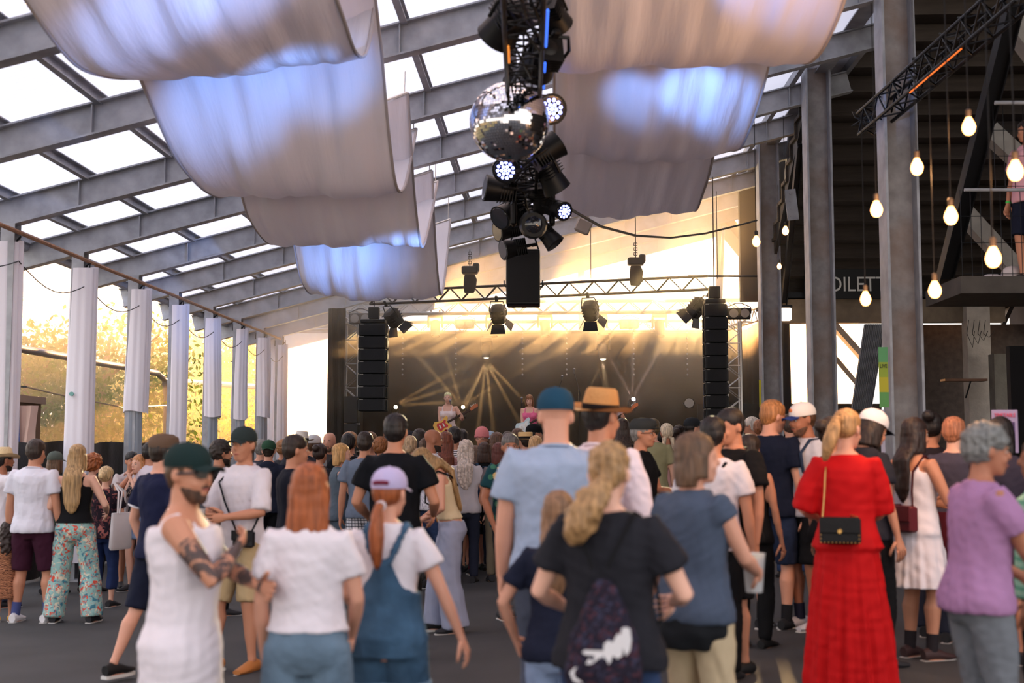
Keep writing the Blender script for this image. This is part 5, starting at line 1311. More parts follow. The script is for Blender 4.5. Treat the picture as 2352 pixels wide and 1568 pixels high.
        if hs == 'pony':
            Lg = hair[2] if len(hair) > 2 else .3; hgt = hair[3] if len(hair) > 3 else .12; sx_ = hair[4] if len(hair) > 4 else 0; fl = hair[5] if len(hair) > 5 else 1.0
            p0 = hx((0, -.105, hgt)); p1 = hx((0, -.145, hgt + .0))
            pts = [p0, p1] + [p1 + Vector((sx_ * q, -.03 * math.sin(PI * q) - .02, -Lg * q * 1.0)) * k for q in (.2, .45, .7, .9, 1.0)]
            m.tube(pts, [r_ * k * fl for r_ in (.022, .024, .038, .042, .036, .024, .008)], 10, ry=[r_ * k * fl for r_ in (.022, .022, .030, .032, .03, .02, .008)])
            c = MB(); c.tube([hx((0, -.108, hgt)), hx((0, -.124, hgt))], .027 * hk, 10); c.build('hair_tie', mat('hair_tie', (60, 40, 50), .7) if len(hair) < 7 else cloth(hair[6]), t, smooth=True)
        if hs == 'bun':
            hgt = hair[2] if len(hair) > 2 else .17; m.ball((0, -.118, hgt), (.05, .046, .048), 10, 8, hx)
        if hs == 'braids':
            for s in (-1, 1): m.tube([hx((s * .05, -.08, .06)), bend((s * .06 * k, -.10 * k, 1.46 * k)), bend((s * .06 * k, -.12 * k, 1.3 * k))], [.03 * k, .024 * k, .012 * k], 8)
        amp = {'curly': .010, 'bigcurly': .016, 'longcurly': .014}.get(hs, .004); amp = .011 if hs == 'pony' and len(hair) > 5 and hair[5] > 1.5 else amp; wl = {'curly': .045, 'bigcurly': .05, 'longcurly': .06}.get(hs, .03 if amp < .01 else .055)
        def hd(co, no, amp=amp, wl=wl, curly=hs in ('curly', 'bigcurly', 'longcurly') or amp > .01, sd_=sd0):
            q = co.copy()
            if not curly: q[:, 2] *= .18
            d_ = amp * nz(q, wl, sd_) + amp * .6 * nz(q, wl * .45, sd_ + 4); return co + no * d_[:, None]
        job('hair', m, hm, t, hv, 2, hd)
    if beard:
        m = MB(); bl = beard[1] if len(beard) > 1 else 0
        rg = [(0, c - .004 + (bl if z < .03 else 0), z - (.010 + bl if z < .02 else 0), rx * 1.09, ry * 1.05) for z, rx, ry, c in HEADR if z <= .035] + [(0, .022, .050, .0585, .0765), (0, .012, .070, .0595, .0755), (0, .008, .088, .058, .070)]
        m.loft(rg, 14, hx)
        m2 = MB(); m2.ball((0, .1, .062), (.032, .014, .008), 8, 5, hx); m.v, m.f = m.v + m2.v, m.f + [tuple(i + len(m.v) for i in f) for f in m2.f]
        job('beard', m, hairm(beard[0]), t, .010 if near else .014, 1)
    if facef:
        for s in (-1, 1):
            e_ = MB(); e_.ball((s * .031, .0825, .1165), (.0125, .0085, .0075), 8, 6, hx); eo = e_.build('eye', M_eyew, t, smooth=True)
            e_ = MB(); e_.ball((s * .031, .0897, .1165), (.0052, .0022, .0052), 8, 5, hx); e_.build('iris', M_iris, eo, smooth=True)
            e_ = MB(); e_.tube([hx((s * .016, .098, .133)), hx((s * .032, .097, .139)), hx((s * .05, .085, .134))], [.0035, .0045, .002], 6); e_.build('eyebrow', hairm(hair[1]) if hair else hairm((70, 50, 36)), t, smooth=True)
        e_ = MB(); e_.tube([hx((-.024, .094, .047)), hx((-.01, .1015, .050)), hx((0, .1035, .048)), hx((.01, .1015, .050)), hx((.024, .094, .047))], [.002, .005, .0055, .005, .002], 6); e_.build('lips', M_lip, t, smooth=True)
    if glasses:
        gm = M_shade if glasses == 'sun' else M_blackm
        g_ = MB()
        for s in (-1, 1):
            if glasses == 'sun': g_.loft([(0, 0, 0, .034, .024), (0, 0, .008, .032, .022)], 12); st_ = len(g_.v) - 24; g_.v[st_:] = [tuple(hx((s * .033 + v[0], .113 - v[2] - 6.5 * (s * .033 + v[0]) ** 2, .118 + v[1]))) for v in g_.v[st_:]]
            else: g_.tube([hx((s * .033 + .024 * math.cos(q), .106 - .004 * abs(math.cos(q)), .117 + .018 * math.sin(q))) for q in np.linspace(0, 2 * PI, 13)], .0022, 5)
            g_.tube([hx((s * .058, .100, .122)), hx((s * .079, .05, .120)), hx((s * .080, -.02, .116))], .003 if glasses != 'sun' else .0055, 5)
        g_.tube([hx((-.009, .110, .12)), hx((.009, .110, .12))], .003, 5)
        go = g_.build('sunglasses' if glasses == 'sun' else 'glasses', gm, t, smooth=True)
    # ---- hats
    if hat:
        ht, hcol = hat[0], hat[1]; hmt = hcol if not isinstance(hcol, tuple) else cloth(hcol); back_ = hat[2] if len(hat) > 2 and hat[2] == 'back' else None
        fy = -1 if back_ else 1
        if ht == 'cap':
            m = MB(); m.loft([(0, -.010, .146, .088, .112), (0, -.010, .165, .091, .115), (0, -.010, .195, .088, .110), (0, -.010, .226, .073, .090), (0, -.010, .248, .046, .056), (0, -.010, .255, .015, .018)], 20, hx)
            cp = m.build('cap', hmt, t, smooth=True)
            br = MB(); N = 9
            for zz_ in (0, .005):
                for j in range(4):
                    for i in range(N):
                        u = -1 + 2 * i / (N - 1); r_ = j / 3; x_ = u * (.072 - .006 * r_); y_ = fy * (.078 + (.108 * r_) * (1 - .30 * u * u)) * 1.0 - (.01 if fy > 0 else -.0); br.v.append(tuple(hx((x_, y_, .160 - .022 * u * u - .012 * r_ - zz_))))
            for zz_ in (0, 1):
                for j in range(3):
                    for i in range(N - 1): a_ = zz_ * 36 + j * N + i; br.f.append((a_, a_ + 1, a_ + N + 1, a_ + N))
            for i in range(N - 1): a_ = 27 + i; br.f.append((a_, a_ + 1, a_ + 37, a_ + 36))
            br.build('brim', cloth(hat[3]) if len(hat) > 3 else hmt, cp, smooth=True)
            bt = MB(); bt.ball((0, -.010, .256), (.008, .008, .004), 8, 5, hx); bt.build('button', cloth(hat[3]) if len(hat) > 3 else hmt, cp, smooth=True)
            if len(hat) > 4:
                bd_ = MB(); bd_.ball((0, fy * .095, .195), (.024, .008, .02), 10, 6, hx); bd_.build('badge', mat('badge_%d' % hat[4][0], hat[4], .6), cp, smooth=True)
        elif ht == 'flat':
            m = MB(); m.loft([(0, -.006, .150, .084, .108), (0, -.004, .168, .090, .116), (0, .004, .190, .093, .122), (0, .006, .222, .088, .112), (0, .002, .245, .058, .078), (0, .0, .252, .01, .014)], 20, hx); cp = m.build('flat_cap', hmt, t, smooth=True)
            m = MB(); m.ball((0, .108, .162), (.062, .038, .007), 12, 6, hx); m.build('brim', hmt, cp, smooth=True)
        elif ht == 'beanie':
            m = MB(); m.loft([(0, -.010, .128, .086, .110), (0, -.010, .150, .091, .115), (0, -.010, .158, .090, .114), (0, -.010, .195, .089, .111), (0, -.010, .236, .072, .088), (0, -.012, .262, .038, .046), (0, -.012, .268, .01, .01)], 20, hx); bo = m.build('beanie', hmt, t, smooth=True)
            m = MB(); m.loft([(0, -.010, .122, .090, .113), (0, -.010, .130, .095, .118), (0, -.010, .150, .095, .118), (0, -.010, .156, .090, .113)], 20, hx); m.build('turned_cuff', hmt, bo, smooth=True)
        elif ht in ('fedora', 'straw', 'boater'):
            curl_ = .028 if ht != 'boater' else 0; tilt = hat[3] if len(hat) > 3 else 0
            def tx_(v): return hx(Matrix.Rotation(R(tilt), 3, 'Y') @ (Vector(v) - Vector((0, 0, .15))) + Vector((0, 0, .15)))
            m = MB()
            topr = [(0, -.008, .148, .084, .108), (0, -.008, .175, .086, .109), (0, -.008, .215, .080, .100), (0, -.008, .248, .072, .092), (0, -.008, .262, .06, .078), (0, -.008, .254, .03, .05)] if ht != 'boater' else [(0, -.008, .148, .084, .108), (0, -.008, .165, .088, .11), (0, -.008, .23, .088, .11), (0, -.008, .236, .08, .1)]
            m.loft(topr, 22, tx_); cr_ = m.build('straw_hat' if ht != 'fedora' or len(hat) < 5 else 'hat', hmt, t, smooth=True)
            br = MB(); N = 28
            for zz_ in (0, .005):
                for j in range(5):
                    f = j / 4
                    for i in range(N): q = 2 * PI * i / N; rr_ = .083 + .068 * f; br.v.append(tuple(tx_((rr_ * math.cos(q), -.008 + (rr_ * 1.12 + .012) * math.sin(q), .150 - zz_ + curl_ * f * f * abs(math.cos(q)) ** 1.5 - .008 * f * abs(math.sin(q))))))
            for zz_ in (0, 1):
                for j in range(4):
                    for i in range(N): a_ = zz_ * 5 * N + j * N + i; b2 = zz_ * 5 * N + j * N + (i + 1) % N; br.f.append((a_, b2, b2 + N, a_ + N))
            br.build('brim', hmt, cr_, smooth=True)
            m = MB(); m.loft([(0, -.008, .150, .0875, .1115), (0, -.008, .152, .0885, .1125), (0, -.008, .178, .0885, .1125), (0, -.008, .180, .0875, .1105)], 22, tx_); m.build('hat_band', cloth((24, 20, 22)), cr_, smooth=True)
    if band:
        s, bc_ = band; sh, el, wr, _ = arms[s]; d = (wr - el).normalized()
        MB().tube([wr - d * .03 * k, wr - d * .01 * k], [.031 * k, .030 * k], 10).build('wristband', mat('wrist_green', (70, 220, 90), .5), t, smooth=True)
    if strap:
        s, sc_ = strap[0], strap[1]; m = MB(); pts = []
        for q in np.linspace(0, 2 * PI, 22):
            f = (1 + math.cos(q)) / 2; z = (1.02 + .44 * f) * k; x_ = s * (-.15 + .26 * f) * wk; y_ = (.135 if math.sin(q) > 0 else -.14) * wk * max(.0, abs(math.sin(q))) ** .35; pts.append(bend((x_, y_, z)))
        m.tube(pts, .011 * k, 6, ry=.004 * k); m.build('cross_strap', cloth(sc_), t, smooth=True)
    Wm = Matrix.Translation(t.location) @ Matrix.Rotation(R(face), 4, 'Z')
    t_ = {'obj': t, 'k': k, 'wk': wk, 'bend': bend, 'hx': hx, 'W': Wm, 'arms': arms, 'legs': legs, 'hand': {s: Wm @ hands[s][0] for s in (-1, 1)}, 'H': H, 'tm': tm_}
    return t_
def fold_disp(k, ztop, nf, amp, seed, wr=.003):
    def f(co, no):
        th = np.arctan2(co[:, 1], co[:, 0]); r_ = np.hypot(co[:, 0], co[:, 1]); g = np.clip((ztop * k - co[:, 2]) / (.7 * k), 0, 1)
        w_ = .6 * np.sin(nf * th + seed + 2 * g) + .4 * np.sin((nf * 1.7 // 1) * th + seed * 2.1 - 1.5 * g)
        sc_ = 1 + amp * 1.6 * g * w_; out = co.copy(); out[:, 0] *= sc_; out[:, 1] *= sc_
        return out + no * (wr * nz(co, .1, seed % 97))[:, None]
    return f
def tattoo_skin(skc, arms, k):
    m = bpy.data.materials.get('tattooed_skin')
    if m: return m
    m = bpy.data.materials.new('tattooed_skin'); m.use_nodes = True; nt = m.node_tree; b = nt.nodes['Principled BSDF']; b.inputs['Roughness'].default_value = .55
    t = nt.nodes.new('ShaderNodeTexCoord'); masks = []
    for s in (-1, 1):
        sh, el, wr, _ = arms[s]
        for c_, rr_ in ((sh.lerp(el, .75), .13), (el.lerp(wr, .3), .13), (el.lerp(wr, .75), .1)):
            d = nt.nodes.new('ShaderNodeVectorMath'); d.operation = 'DISTANCE'; nt.links.new(t.outputs['Object'], d.inputs[0]); d.inputs[1].default_value = c_
            l = nt.nodes.new('ShaderNodeMath'); l.operation = 'LESS_THAN'; nt.links.new(d.outputs['Value'], l.inputs[0]); l.inputs[1].default_value = rr_; masks.append(l)
    cur = masks[0]
    for q in masks[1:]:
        mxx = nt.nodes.new('ShaderNodeMath'); mxx.operation = 'MAXIMUM'; nt.links.new(cur.outputs[0], mxx.inputs[0]); nt.links.new(q.outputs[0], mxx.inputs[1]); cur = mxx
    n = nt.nodes.new('ShaderNodeTexNoise'); n.inputs['Scale'].default_value = 16; n.inputs['Detail'].default_value = 4; n.inputs['Distortion'].default_value = 1.5; nt.links.new(t.outputs['Object'], n.inputs[0])
    r = nt.nodes.new('ShaderNodeValToRGB'); r.color_ramp.elements[0].position = .42; r.color_ramp.elements[1].position = .52; nt.links.new(n.outputs[0], r.inputs[0])
    mu = nt.nodes.new('ShaderNodeMath'); mu.operation = 'MULTIPLY'; nt.links.new(cur.outputs[0], mu.inputs[0]); nt.links.new(r.outputs[0], mu.inputs[1])
    mx = nt.nodes.new('ShaderNodeMix'); mx.data_type = 'RGBA'; nt.links.new(mu.outputs[0], mx.inputs[0]); mx.inputs[6].default_value = lin(skc) + (1,); mx.inputs[7].default_value = lin((72, 56, 54)) + (1,)
    nt.links.new(mx.outputs[2], b.inputs['Base Color']); return m

# ---- held and worn things (top level, placed in the world)
def cup(label, pr, s, h=.13, r=.04, matl=None, fill=None):
    c = pr['hand'][s]; t = thing('drink_cup', label, 'cup', c - Vector((0, 0, h * .45)))
    m = MB(); m.loft([(0, 0, 0, r * .72, r * .72), (0, 0, h, r, r), (0, 0, h + .003, r * 1.06, r * 1.06), (0, 0, h - .004, r * .96, r * .96), (0, 0, .01, r * .68, r * .68)], 18)
    m.build('cup_wall', matl or translucent('cup_plastic', (225, 225, 225), .5, .3), t, smooth=True)
    if fill: MB().loft([(0, 0, .008, r * .69, r * .69), (0, 0, h * .75, r * .88, r * .88)], 16).build('drink', mat('drink_%d' % fill[0], fill, .2), t, smooth=True)
    return t
def ploc(pr, v): return pr['W'] @ pr['bend'](Vector(v) * pr['k'])
def shoulder_bag(label, pr, side, z, y, size, col, strapcol, name='handbag', x=None, flap=True, studs=False, strap_from=1, chain=False):
    xx = x if x is not None else side * .2
    c = ploc(pr, (xx, y, z)); t = thing(name, label, 'bag', c, pr['obj'].rotation_euler.z); w_, d_, h_ = size
    bm_ = mat('bag_%d_%d_%d' % col, col, .5, bump=.1)
    MB().rbox((0, 0, 0), (w_, d_, h_), min(.015, d_ * .3)).build('bag_body', bm_, t)
    sgn = 1 if y > 0 else -1
    if flap:
        MB().rbox((0, sgn * (d_ / 2 + .004), h_ * .2), (w_ * .98, .01, h_ * .58), .004).build('flap', bm_, t)
        MB().loft([(0, 0, 0, .016, .016), (0, 0, .008, .012, .012)], 12).xform(Matrix.Translation((0, sgn * (d_ / 2 + .01), -h_ * .02)) @ Matrix.Rotation(R(-90 * sgn), 4, 'X')).build('clasp', mat('gold', (212, 168, 100), .3, .9), t, smooth=True)
    if studs:
        for i in range(11):
            for zz_ in (-h_ * .44, ):
                MB().ball((-w_ * .46 + w_ * .092 * i, sgn * (d_ / 2 + .004), zz_), .005, 6, 5).build('stud', mat('gold', (212, 168, 100), .3, .9), t)
        for i in range(5):
            for sx_ in (-1, 1): MB().ball((sx_ * w_ * .46, sgn * (d_ / 2 + .004), -h_ * .3 + h_ * .14 * i), .005, 6, 5).build('stud', mat('gold', (212, 168, 100), .3, .9), t)
    # strap over the opposite shoulder
    Wi = t.matrix_basis.inverted() if False else (Matrix.Translation(c) @ Matrix.Rotation(pr['obj'].rotation_euler.z, 4, 'Z')).inverted()
    shp = ploc(pr, (strap_from * .11, -.01, 1.475)); shp2 = ploc(pr, (strap_from * .115, sgn * .13, 1.36)); mid = ploc(pr, ((strap_from * .115 + xx + strap_from * w_ * .42) / 2, sgn * .165, 1.22))
    p = [Vector((w_ * .42 * (1 if strap_from > 0 else -1), 0, h_ / 2)), Wi @ mid, Wi @ shp2, Wi @ shp]
    p2 = [Vector((-w_ * .42 * (1 if strap_from > 0 else -1), 0, h_ / 2)), Wi @ ploc(pr, (xx * 1.05, -sgn * .0, 1.12)), Wi @ ploc(pr, (strap_from * .02, -sgn * .16, 1.3)), Wi @ ploc(pr, (strap_from * .1, -sgn * .12, 1.4)), Wi @ shp]
    sm_ = mat('gold', (212, 168, 100), .3, .9) if chain else cloth(strapcol)
    m = MB(); m.tube(p, .008 if not chain else .006, 6); m.build('shoulder_strap', sm_, t, smooth=True)
    m = MB(); m.tube(p2, .008 if not chain else .006, 6); m.build('shoulder_strap', sm_, t, smooth=True)
    return t
def backpack(label, pr, col, size=(.30, .15, .42), z=1.2, soft=False):
    c = ploc(pr, (0, -.19, z)); t = thing('backpack', label, 'backpack', c, pr['obj'].rotation_euler.z); w_, d_, h_ = [q * pr['k'] for q in size]
    mt_ = col if not isinstance(col, tuple) else cloth(col)
    m = MB(); m.loft([(0, 0, -h_ / 2, w_ * .42, d_ * .4), (0, 0, -h_ * .46, w_ * .5, d_ * .5), (0, 0, 0, w_ * .5, d_ * .5), (0, 0, h_ * .32, w_ * .45, d_ * .45), (0, 0, h_ * .46, w_ * .34, d_ * .36), (0, 0, h_ * .5, w_ * .2, d_ * .2)], 20, p=3.2)
    job('pack_body', m, mt_, t, .014, 2, lambda co, no: co + no * (.004 * nz(co, .09, 3))[:, None])
    m = MB(); m.loft([(0, -d_ * .3, -h_ * .34, w_ * .3, d_ * .4), (0, -d_ * .32, -.02, w_ * .36, d_ * .4), (0, -d_ * .3, h_ * .02, w_ * .3, d_ * .3)], 16, p=3); m.build('front_pocket', mt_, t, smooth=True)
    MB().tube([(-.03, d_ * .3, h_ * .48), (-.03, d_ * .2, h_ * .56), (.03, d_ * .2, h_ * .56), (.03, d_ * .3, h_ * .48)], .007, 6).build('carry_loop', mt_, t, smooth=True)
    Wi = (Matrix.Translation(c) @ Matrix.Rotation(pr['obj'].rotation_euler.z, 4, 'Z')).inverted()
    for s in (-1, 1):
        pts = [Wi @ ploc(pr, v) for v in ((s * .07, -.13, 1.42), (s * .10, -.06, 1.475), (s * .115, .04, 1.465), (s * .125, .135, 1.36), (s * .15, .13, 1.22), (s * .175, .02, 1.12), (s * .13, -.14, 1.05))]
        MB().tube(pts, .018 * pr['k'], 8, ry=.007, up=(1, 0, 0)).build('shoulder_strap', mt_, t, smooth=True)
    return t
# ================================================================== THE CROWD (foreground first)
W_ = (218, 211, 218); BLK = (20, 20, 23); NAVY = (24, 28, 46)
DB = (44, 32, 26); BR = (84, 58, 40); BLD = (190, 156, 108); GING = (150, 78, 38); GREY = (128, 124, 120); BKH = (28, 22, 22)
# 1 tank man
p = person('bearded man in white vest and dark green cap with tattooed arms folded, foreground left', 432, 1018, 560, face=-84, skc=SK2, top=('tank', W_, .022, .66), bottom=('hot', NAVY, .84), hair=('buzz', BR), hat=('cap', (26, 44, 44)), L=((.10, .33, 1.16), (-.6, .3, -1)), R_=((.05, .22, 1.30), (.7, .6, -1)), yaw=-30, pitch=0, facef=True, beard=((74, 50, 36), .004), glasses='sun', near=2, tattoo=True, bulk=1.06)
# 2 navy tee man behind
p2 = person('man in navy tee and brown flat cap, hand in pocket, behind the white vest man', 372, 997, 307, face=-35, skc=SK1, top=('tee', (26, 30, 58)), bottom=('shorts', NAVY), hair=('short', DB), hat=('flat', (104, 84, 70)), L='pocket', R_='down', near=1, feet=((-.13, -.3, 0), (.1, .18, 0)), shoes=(22, 22, 24))
for s in (-1, 1):
    sh, el, wr, _ = p2['arms'][s]; k = p2['k']; e1 = sh.lerp(el, .60); e2 = sh.lerp(el, .645)
    MB().tube([e1, e2], .073 * k, 14).build('sleeve_trim', cloth((225, 222, 228)), p2['obj'], smooth=True)
# 3 smiling man
p3 = person('smiling man in dark cap and white shirt with beige shorts holding a beer', 560, 981, 296, face=150, skc=SK2, top=('rolled', W_, .02), bottom=('shorts', (186, 162, 124)), hair=('short', BR), hat=('cap', (44, 54, 54)), L='hold', R_='hold', facef=True, near=1, shoes=(176, 112, 60), band=(1, 0), yaw=12, feet=((-.12, 0, 0), (.14, .12, 0)))
cup('plastic cup of beer held by the smiling man in the dark cap', p3, 1, .12, .04, fill=(214, 130, 40))
shoulder_bag('small black crossbody bag worn by the smiling man in white shirt', p3, -1, .96, .15, (.2, .06, .13), (24, 24, 28), (30, 30, 36), strap_from=1, x=-.16)
# 4 ginger
p4 = person('young woman with long ginger hair, white tee and denim shorts, seen from behind', 712, 1060, 560, face=4, sex='f', skc=SK1, top=('tee', W_, .014, .99), bottom=('hot', denim('denim_light', (94, 114, 132)), .70), hair=('bob', GING, .11), L=((-.22, .12, .90), (-.35, -1, -.1)), R_=((.19, .20, .95), (.5, -1, -.1)), near=2, bulk=1.04, feet=((-.13, 0, 0), (.13, 0, 0)))
# 5 dungarees girl
p5 = person('girl in lilac cap and denim dungaree shorts with a ginger ponytail, seen from behind', 893, 1074, 522, face=-3, sex='f', skc=SK1, top=('dungarees', denim('denim_mid', (60, 88, 114)), W_), bottom=('none', W_), hair=('pony', (146, 78, 40), .32, .06, .0, .95, (220, 214, 220)), hat=('cap', (178, 168, 204)), L=((-.15, .2, .98), (-.5, -1, -.3)), R_=((.42, .05, .80), (.3, -1, .2)), near=2, yaw=-12)
m = MB(); m.tube([p5['hx']((.042 * math.sin(q), -.128 + .014 * abs(math.sin(q)), .172 + .006 * math.cos(q))) for q in np.linspace(-1.3, 1.3, 7)], .010, 6); m.build('cap_strap', cloth((110, 40, 60)), p5['obj'], smooth=True)
# 6 woman bending
p6 = person('long haired woman in beige top and grey wide trousers bending her head over her bag', 1035, 1032, 256, h=1.70, face=97, sex='f', skc=SK1, top=('cami', (212, 194, 160), .01, 1.02), bottom=('wide', (150, 156, 180), .04), hair=('long', (150, 118, 78), .42, .085), L='holdlow', R_='holdlow', lean=14, pitch=38, near=1, feet=((-.1, -.05, 0), (.12, .12, 0)))
shoulder_bag('white handbag with black edge on the bending woman in grey trousers', p6, 1, 1.0, .06, (.24, .07, .16), (222, 212, 204), (24, 22, 24), strap_from=-1, x=.2)
# 7 tall black tee
p7 = person('tall dark haired man in black tee seen from behind above the lilac cap', 908, 950, 300, face=-4, skc=SK2, top=('tee', (14, 16, 22), .028), bottom=('shorts', BLK), hair=('short', BKH), L=((-.23, .2, 1.02), (-.45, -1, -.2)), R_=((.24, .22, 1.05), (.45, -1, -.2)), near=1)
# 14 blue cap polo
p14 = person('tall man in teal cap and light blue polo seen from behind beside the straw hat', 1278, 893, 452, face=-6, skc=SK1, top=('polo', (152, 166, 190), .03), bottom=('pants', (70, 76, 92)), hair=None, hat=('cap', (30, 66, 88)), L=((-.28, .06, .80), (-.5, -1, -.2)), near=2, bulk=1.12, yaw=12)
# 15 straw hat
p15 = person('man in tan straw hat with black band and pale pink shirt seen from behind', 1378, 890, 428, face=-28, skc=SK2, top=('shirt', (232, 214, 220), .024), bottom=('pants', (80, 70, 66)), hair=('short', BKH), hat=('fedora', mat('straw_tan', (196, 140, 84), .7, bump=.4, bscale=60), 'f', 6), near=2, yaw=-10)
# 16 ponytail woman with drawstring bag
p16 = person('woman with curly blonde ponytail and black tee carrying a drawstring bag, foreground centre', 1398, 1013, 628, face=-14, sex='f', skc=SKP, top=('tee', (34, 34, 40), .03), bottom=('jeans', denim('denim_dark', (44, 60, 92))), hair=('pony', (158, 122, 82), .23, .07, -.13, 1.75, (220, 120, 140)), L=((-.24, .24, 1.06), (-.6, -1, -.3)), R_=((.22, .24, 1.10), (.7, -1, -.4)), near=2, bulk=1.1)
# 17 girl in front-left
p17 = person('child in navy top and pale jeans partly hidden left of the ponytail woman', 1282, 1122, 540, face=-10, sex='f', skc=SK1, top=('tee', (28, 32, 50), .016), bottom=('jeans', denim('denim_pale2', (134, 152, 184))), hair=('long', (126, 92, 66), .3, .085), L=((-.26, .12, .95), (-1, -.8, -.2)), near=2)
# 18 slate top woman
p18 = person('woman with brown bob and slate blue sleeveless top holding a clear cup', 1592, 990, 520, face=-48, sex='f', skc=SK1, top=('cap_sleeve', (70, 80, 98), .026), bottom=('pants', (186, 168, 138)), hair=('bob', (92, 66, 46)), L='down', R_=((.10, .34, 1.08), (.9, -.5, -1)), yaw=-28, near=2, bulk=1.08)
cup('large clear plastic cup held by the woman in the slate blue top', p18, 1, .17, .052, fill=(196, 200, 204))
m = MB(); bd_ = p18['bend']; k_ = p18['k']
m.loft([(-.02 * k_, -.02 * k_, .74 * k_, .17 * k_, .15 * k_), (0, -.02 * k_, .82 * k_, .20 * k_, .17 * k_), (0, -.02 * k_, .96 * k_, .19 * k_, .15 * k_), (0, -.01, 1.0 * k_, .17 * k_, .13 * k_)], 18)
job('tied_jacket', m, cloth((26, 28, 32)), p18['obj'], .013, 2, lambda co, no: co + no * (.012 * nz(co, .12, 5))[:, None])
# 26 lilac woman
p26 = person('older woman with curly grey hair and lilac tee in profile at the right', 2238, 962, 520, face=-82, sex='f', skc=SK3, top=('tee', (158, 116, 154), .022), bottom=('pants', (108, 112, 118)), hair=('curly', (112, 112, 110)), L='holdlow', R_=((.05, .33, 1.0), (1, -.4, -1)), near=2, bulk=1.15, lean=4, band=(1, 0), yaw=-4, facef=True)
p27 = person('person in green and white striped shirt cut off by the right edge', 2394, 1000, 470, face=60, skc=SK4, top=('tee', pattern('green_stripes', (140, 182, 160), [(92, 150, 128)], 7.0, 'stripe'), .03), bottom=('pants', BLK), hair=('short', BKH), near=2, bulk=1.2)
# 23 red dress
p23 = person('woman in long bright red dress with high blonde ponytail seen from behind', 1942, 938, 377, face=-16, sex='f', skc=SK1, top=('dress', mat('red_dress', (186, 8, 14), .75, bump=.15, bscale=10, spec=.2), .018, .07, .265, 1.08, .05), bottom=('none', W_), hair=('pony', (176, 134, 88), .26, .17, -.08, 1.15), L=((-.20, .22, 1.08), (-.45, -.8, -.6)), R_=((.12, .26, 1.06), (.4, -.6, -.8)), near=2, bulk=1.08, yaw=-22, pitch=4, shoes=(34, 26, 24))
b_ = shoulder_bag('black studded handbag on gold chain against the red dress', p23, -1, 1.02, -.20, (.235, .07, .155), (16, 16, 18), BLK, strap_from=-1, x=-.03, studs=True, chain=True)
# 24 two behind red
p24 = person('woman in black tee partly hidden behind the left shoulder of the red dress', 1912, 958, 330, face=-60, sex='f', skc=SK2, top=('tee', BLK), bottom=('pants', pattern('pale_print', (150, 140, 124), [(90, 80, 70)], 30, 'floral', .0)), hair=('bun', DB, .18), near=1)
p25b = person('dark haired woman in white cap facing right behind the red dress', 1990, 936, 335, face=-62, sex='f', skc=SK2, top=('tee', (40, 40, 48)), bottom=('pants', BLK), hair=('half', DB), hat=('cap', (226, 222, 226), 'f', NAVY), pitch=22, facef=True, near=1)
# 25 white dress
p25 = person('woman in short white dress with long dark hair facing right', 2100, 958, 323, face=-62, sex='f', skc=SK2, top=('dress', W_, .014, .52, .24, 0), bottom=('none', W_), hair=('long', (40, 28, 26), .36, .085), L='hold', R_='hold', near=2, bulk=1.12, band=(1, 0), facef=True, shoes=(60, 40, 40), sock=(40, 36, 40))
shoulder_bag('burgundy satchel worn at the back of the woman in white dress', p25, 1, 1.02, -.19, (.26, .08, .18), (92, 24, 34), (60, 22, 28), strap_from=1, x=.05)
# 21 blond navy
p21 = person('blond man in dark navy tee and denim shorts turned away to the right', 1770, 919, 274, face=-38, skc=SK1, top=('tee', (20, 26, 44), .026), bottom=('shorts', denim('denim_navy', (36, 46, 70))), hair=('short', (172, 116, 70)), near=1, yaw=-25, pitch=6, R_='down', band=(1, 0), shoes=(30, 30, 34), sock=(30, 30, 34), bulk=1.08)
p22 = person('bearded man in white and blue cap laying a hand on the blond man', 1852, 925, 276, face=112, skc=SK3, top=('tee', (196, 194, 202), .026), bottom=('shorts', BLK), hair=('short', BR), hat=('cap', (230, 224, 220), 'f', (40, 56, 110), (214, 120, 70)), R_=((.17, .52, 1.36), (.6, -.2, -1)), L='down', facef=True, beard=((96, 66, 50),), near=1, glasses=None, shoes=(200, 196, 200), sock=(40, 40, 60), pitch=8)
backpack('dark backpack worn by the man in the white and blue cap', p22, (44, 56, 76))
# 19 open mouth
p19 = person('dark haired man in black polo with open mouth facing left', 1682, 937, 333, face=118, skc=SK2, top=('polo', BLK, .028), bottom=('shorts', BLK), hair=('short', BKH), facef=True, near=2, L='down', R_='hip', bulk=1.12, pitch=4, yaw=8, shoes=(24, 24, 26))
m = MB(); m.ball((0, .103, .040), (.012, .006, .010), 10, 6, p19['hx']); m.build('open_mouth', mat('mouth_dark', (60, 24, 22), .5), p19['obj'], smooth=True)
p20 = person('black haired man in off-white tee with dark strap seen from behind', 1638, 957, 345, face=-20, skc=SK2, top=('tee', (216, 208, 214), .024), bottom=('pants', BLK), hair=('short', BKH), strap=(1, (30, 30, 34)), near=1)
p18b = person('man in glasses and dark flat cap with black tee holding a can', 1474, 961, 262, face=-110, skc=SK2, top=('tee', BLK), bottom=('pants', BLK), hair=('short', GREY), hat=('flat', (56, 58, 58)), facef=True, glasses='clear', L='hold', R_='down', near=1)
t_ = thing('drink_can', 'silver drink can held by the man with glasses and flat cap', 'can', p18b['hand'][-1] - Vector((0, 0, .05)))
MB().loft([(0, 0, 0, .026, .026), (0, 0, .008, .033, .033), (0, 0, .145, .033, .033), (0, 0, .157, .027, .027), (0, 0, .16, .027, .027)], 16).build('can_body', mat('can_silver', (180, 190, 196), .3, .6), t_, smooth=True)
MB().loft([(0, 0, .04, .0335, .0335), (0, 0, .10, .0335, .0335)], 16).build('printed_band', mat('can_band', (150, 50, 60), .4), t_, smooth=True)
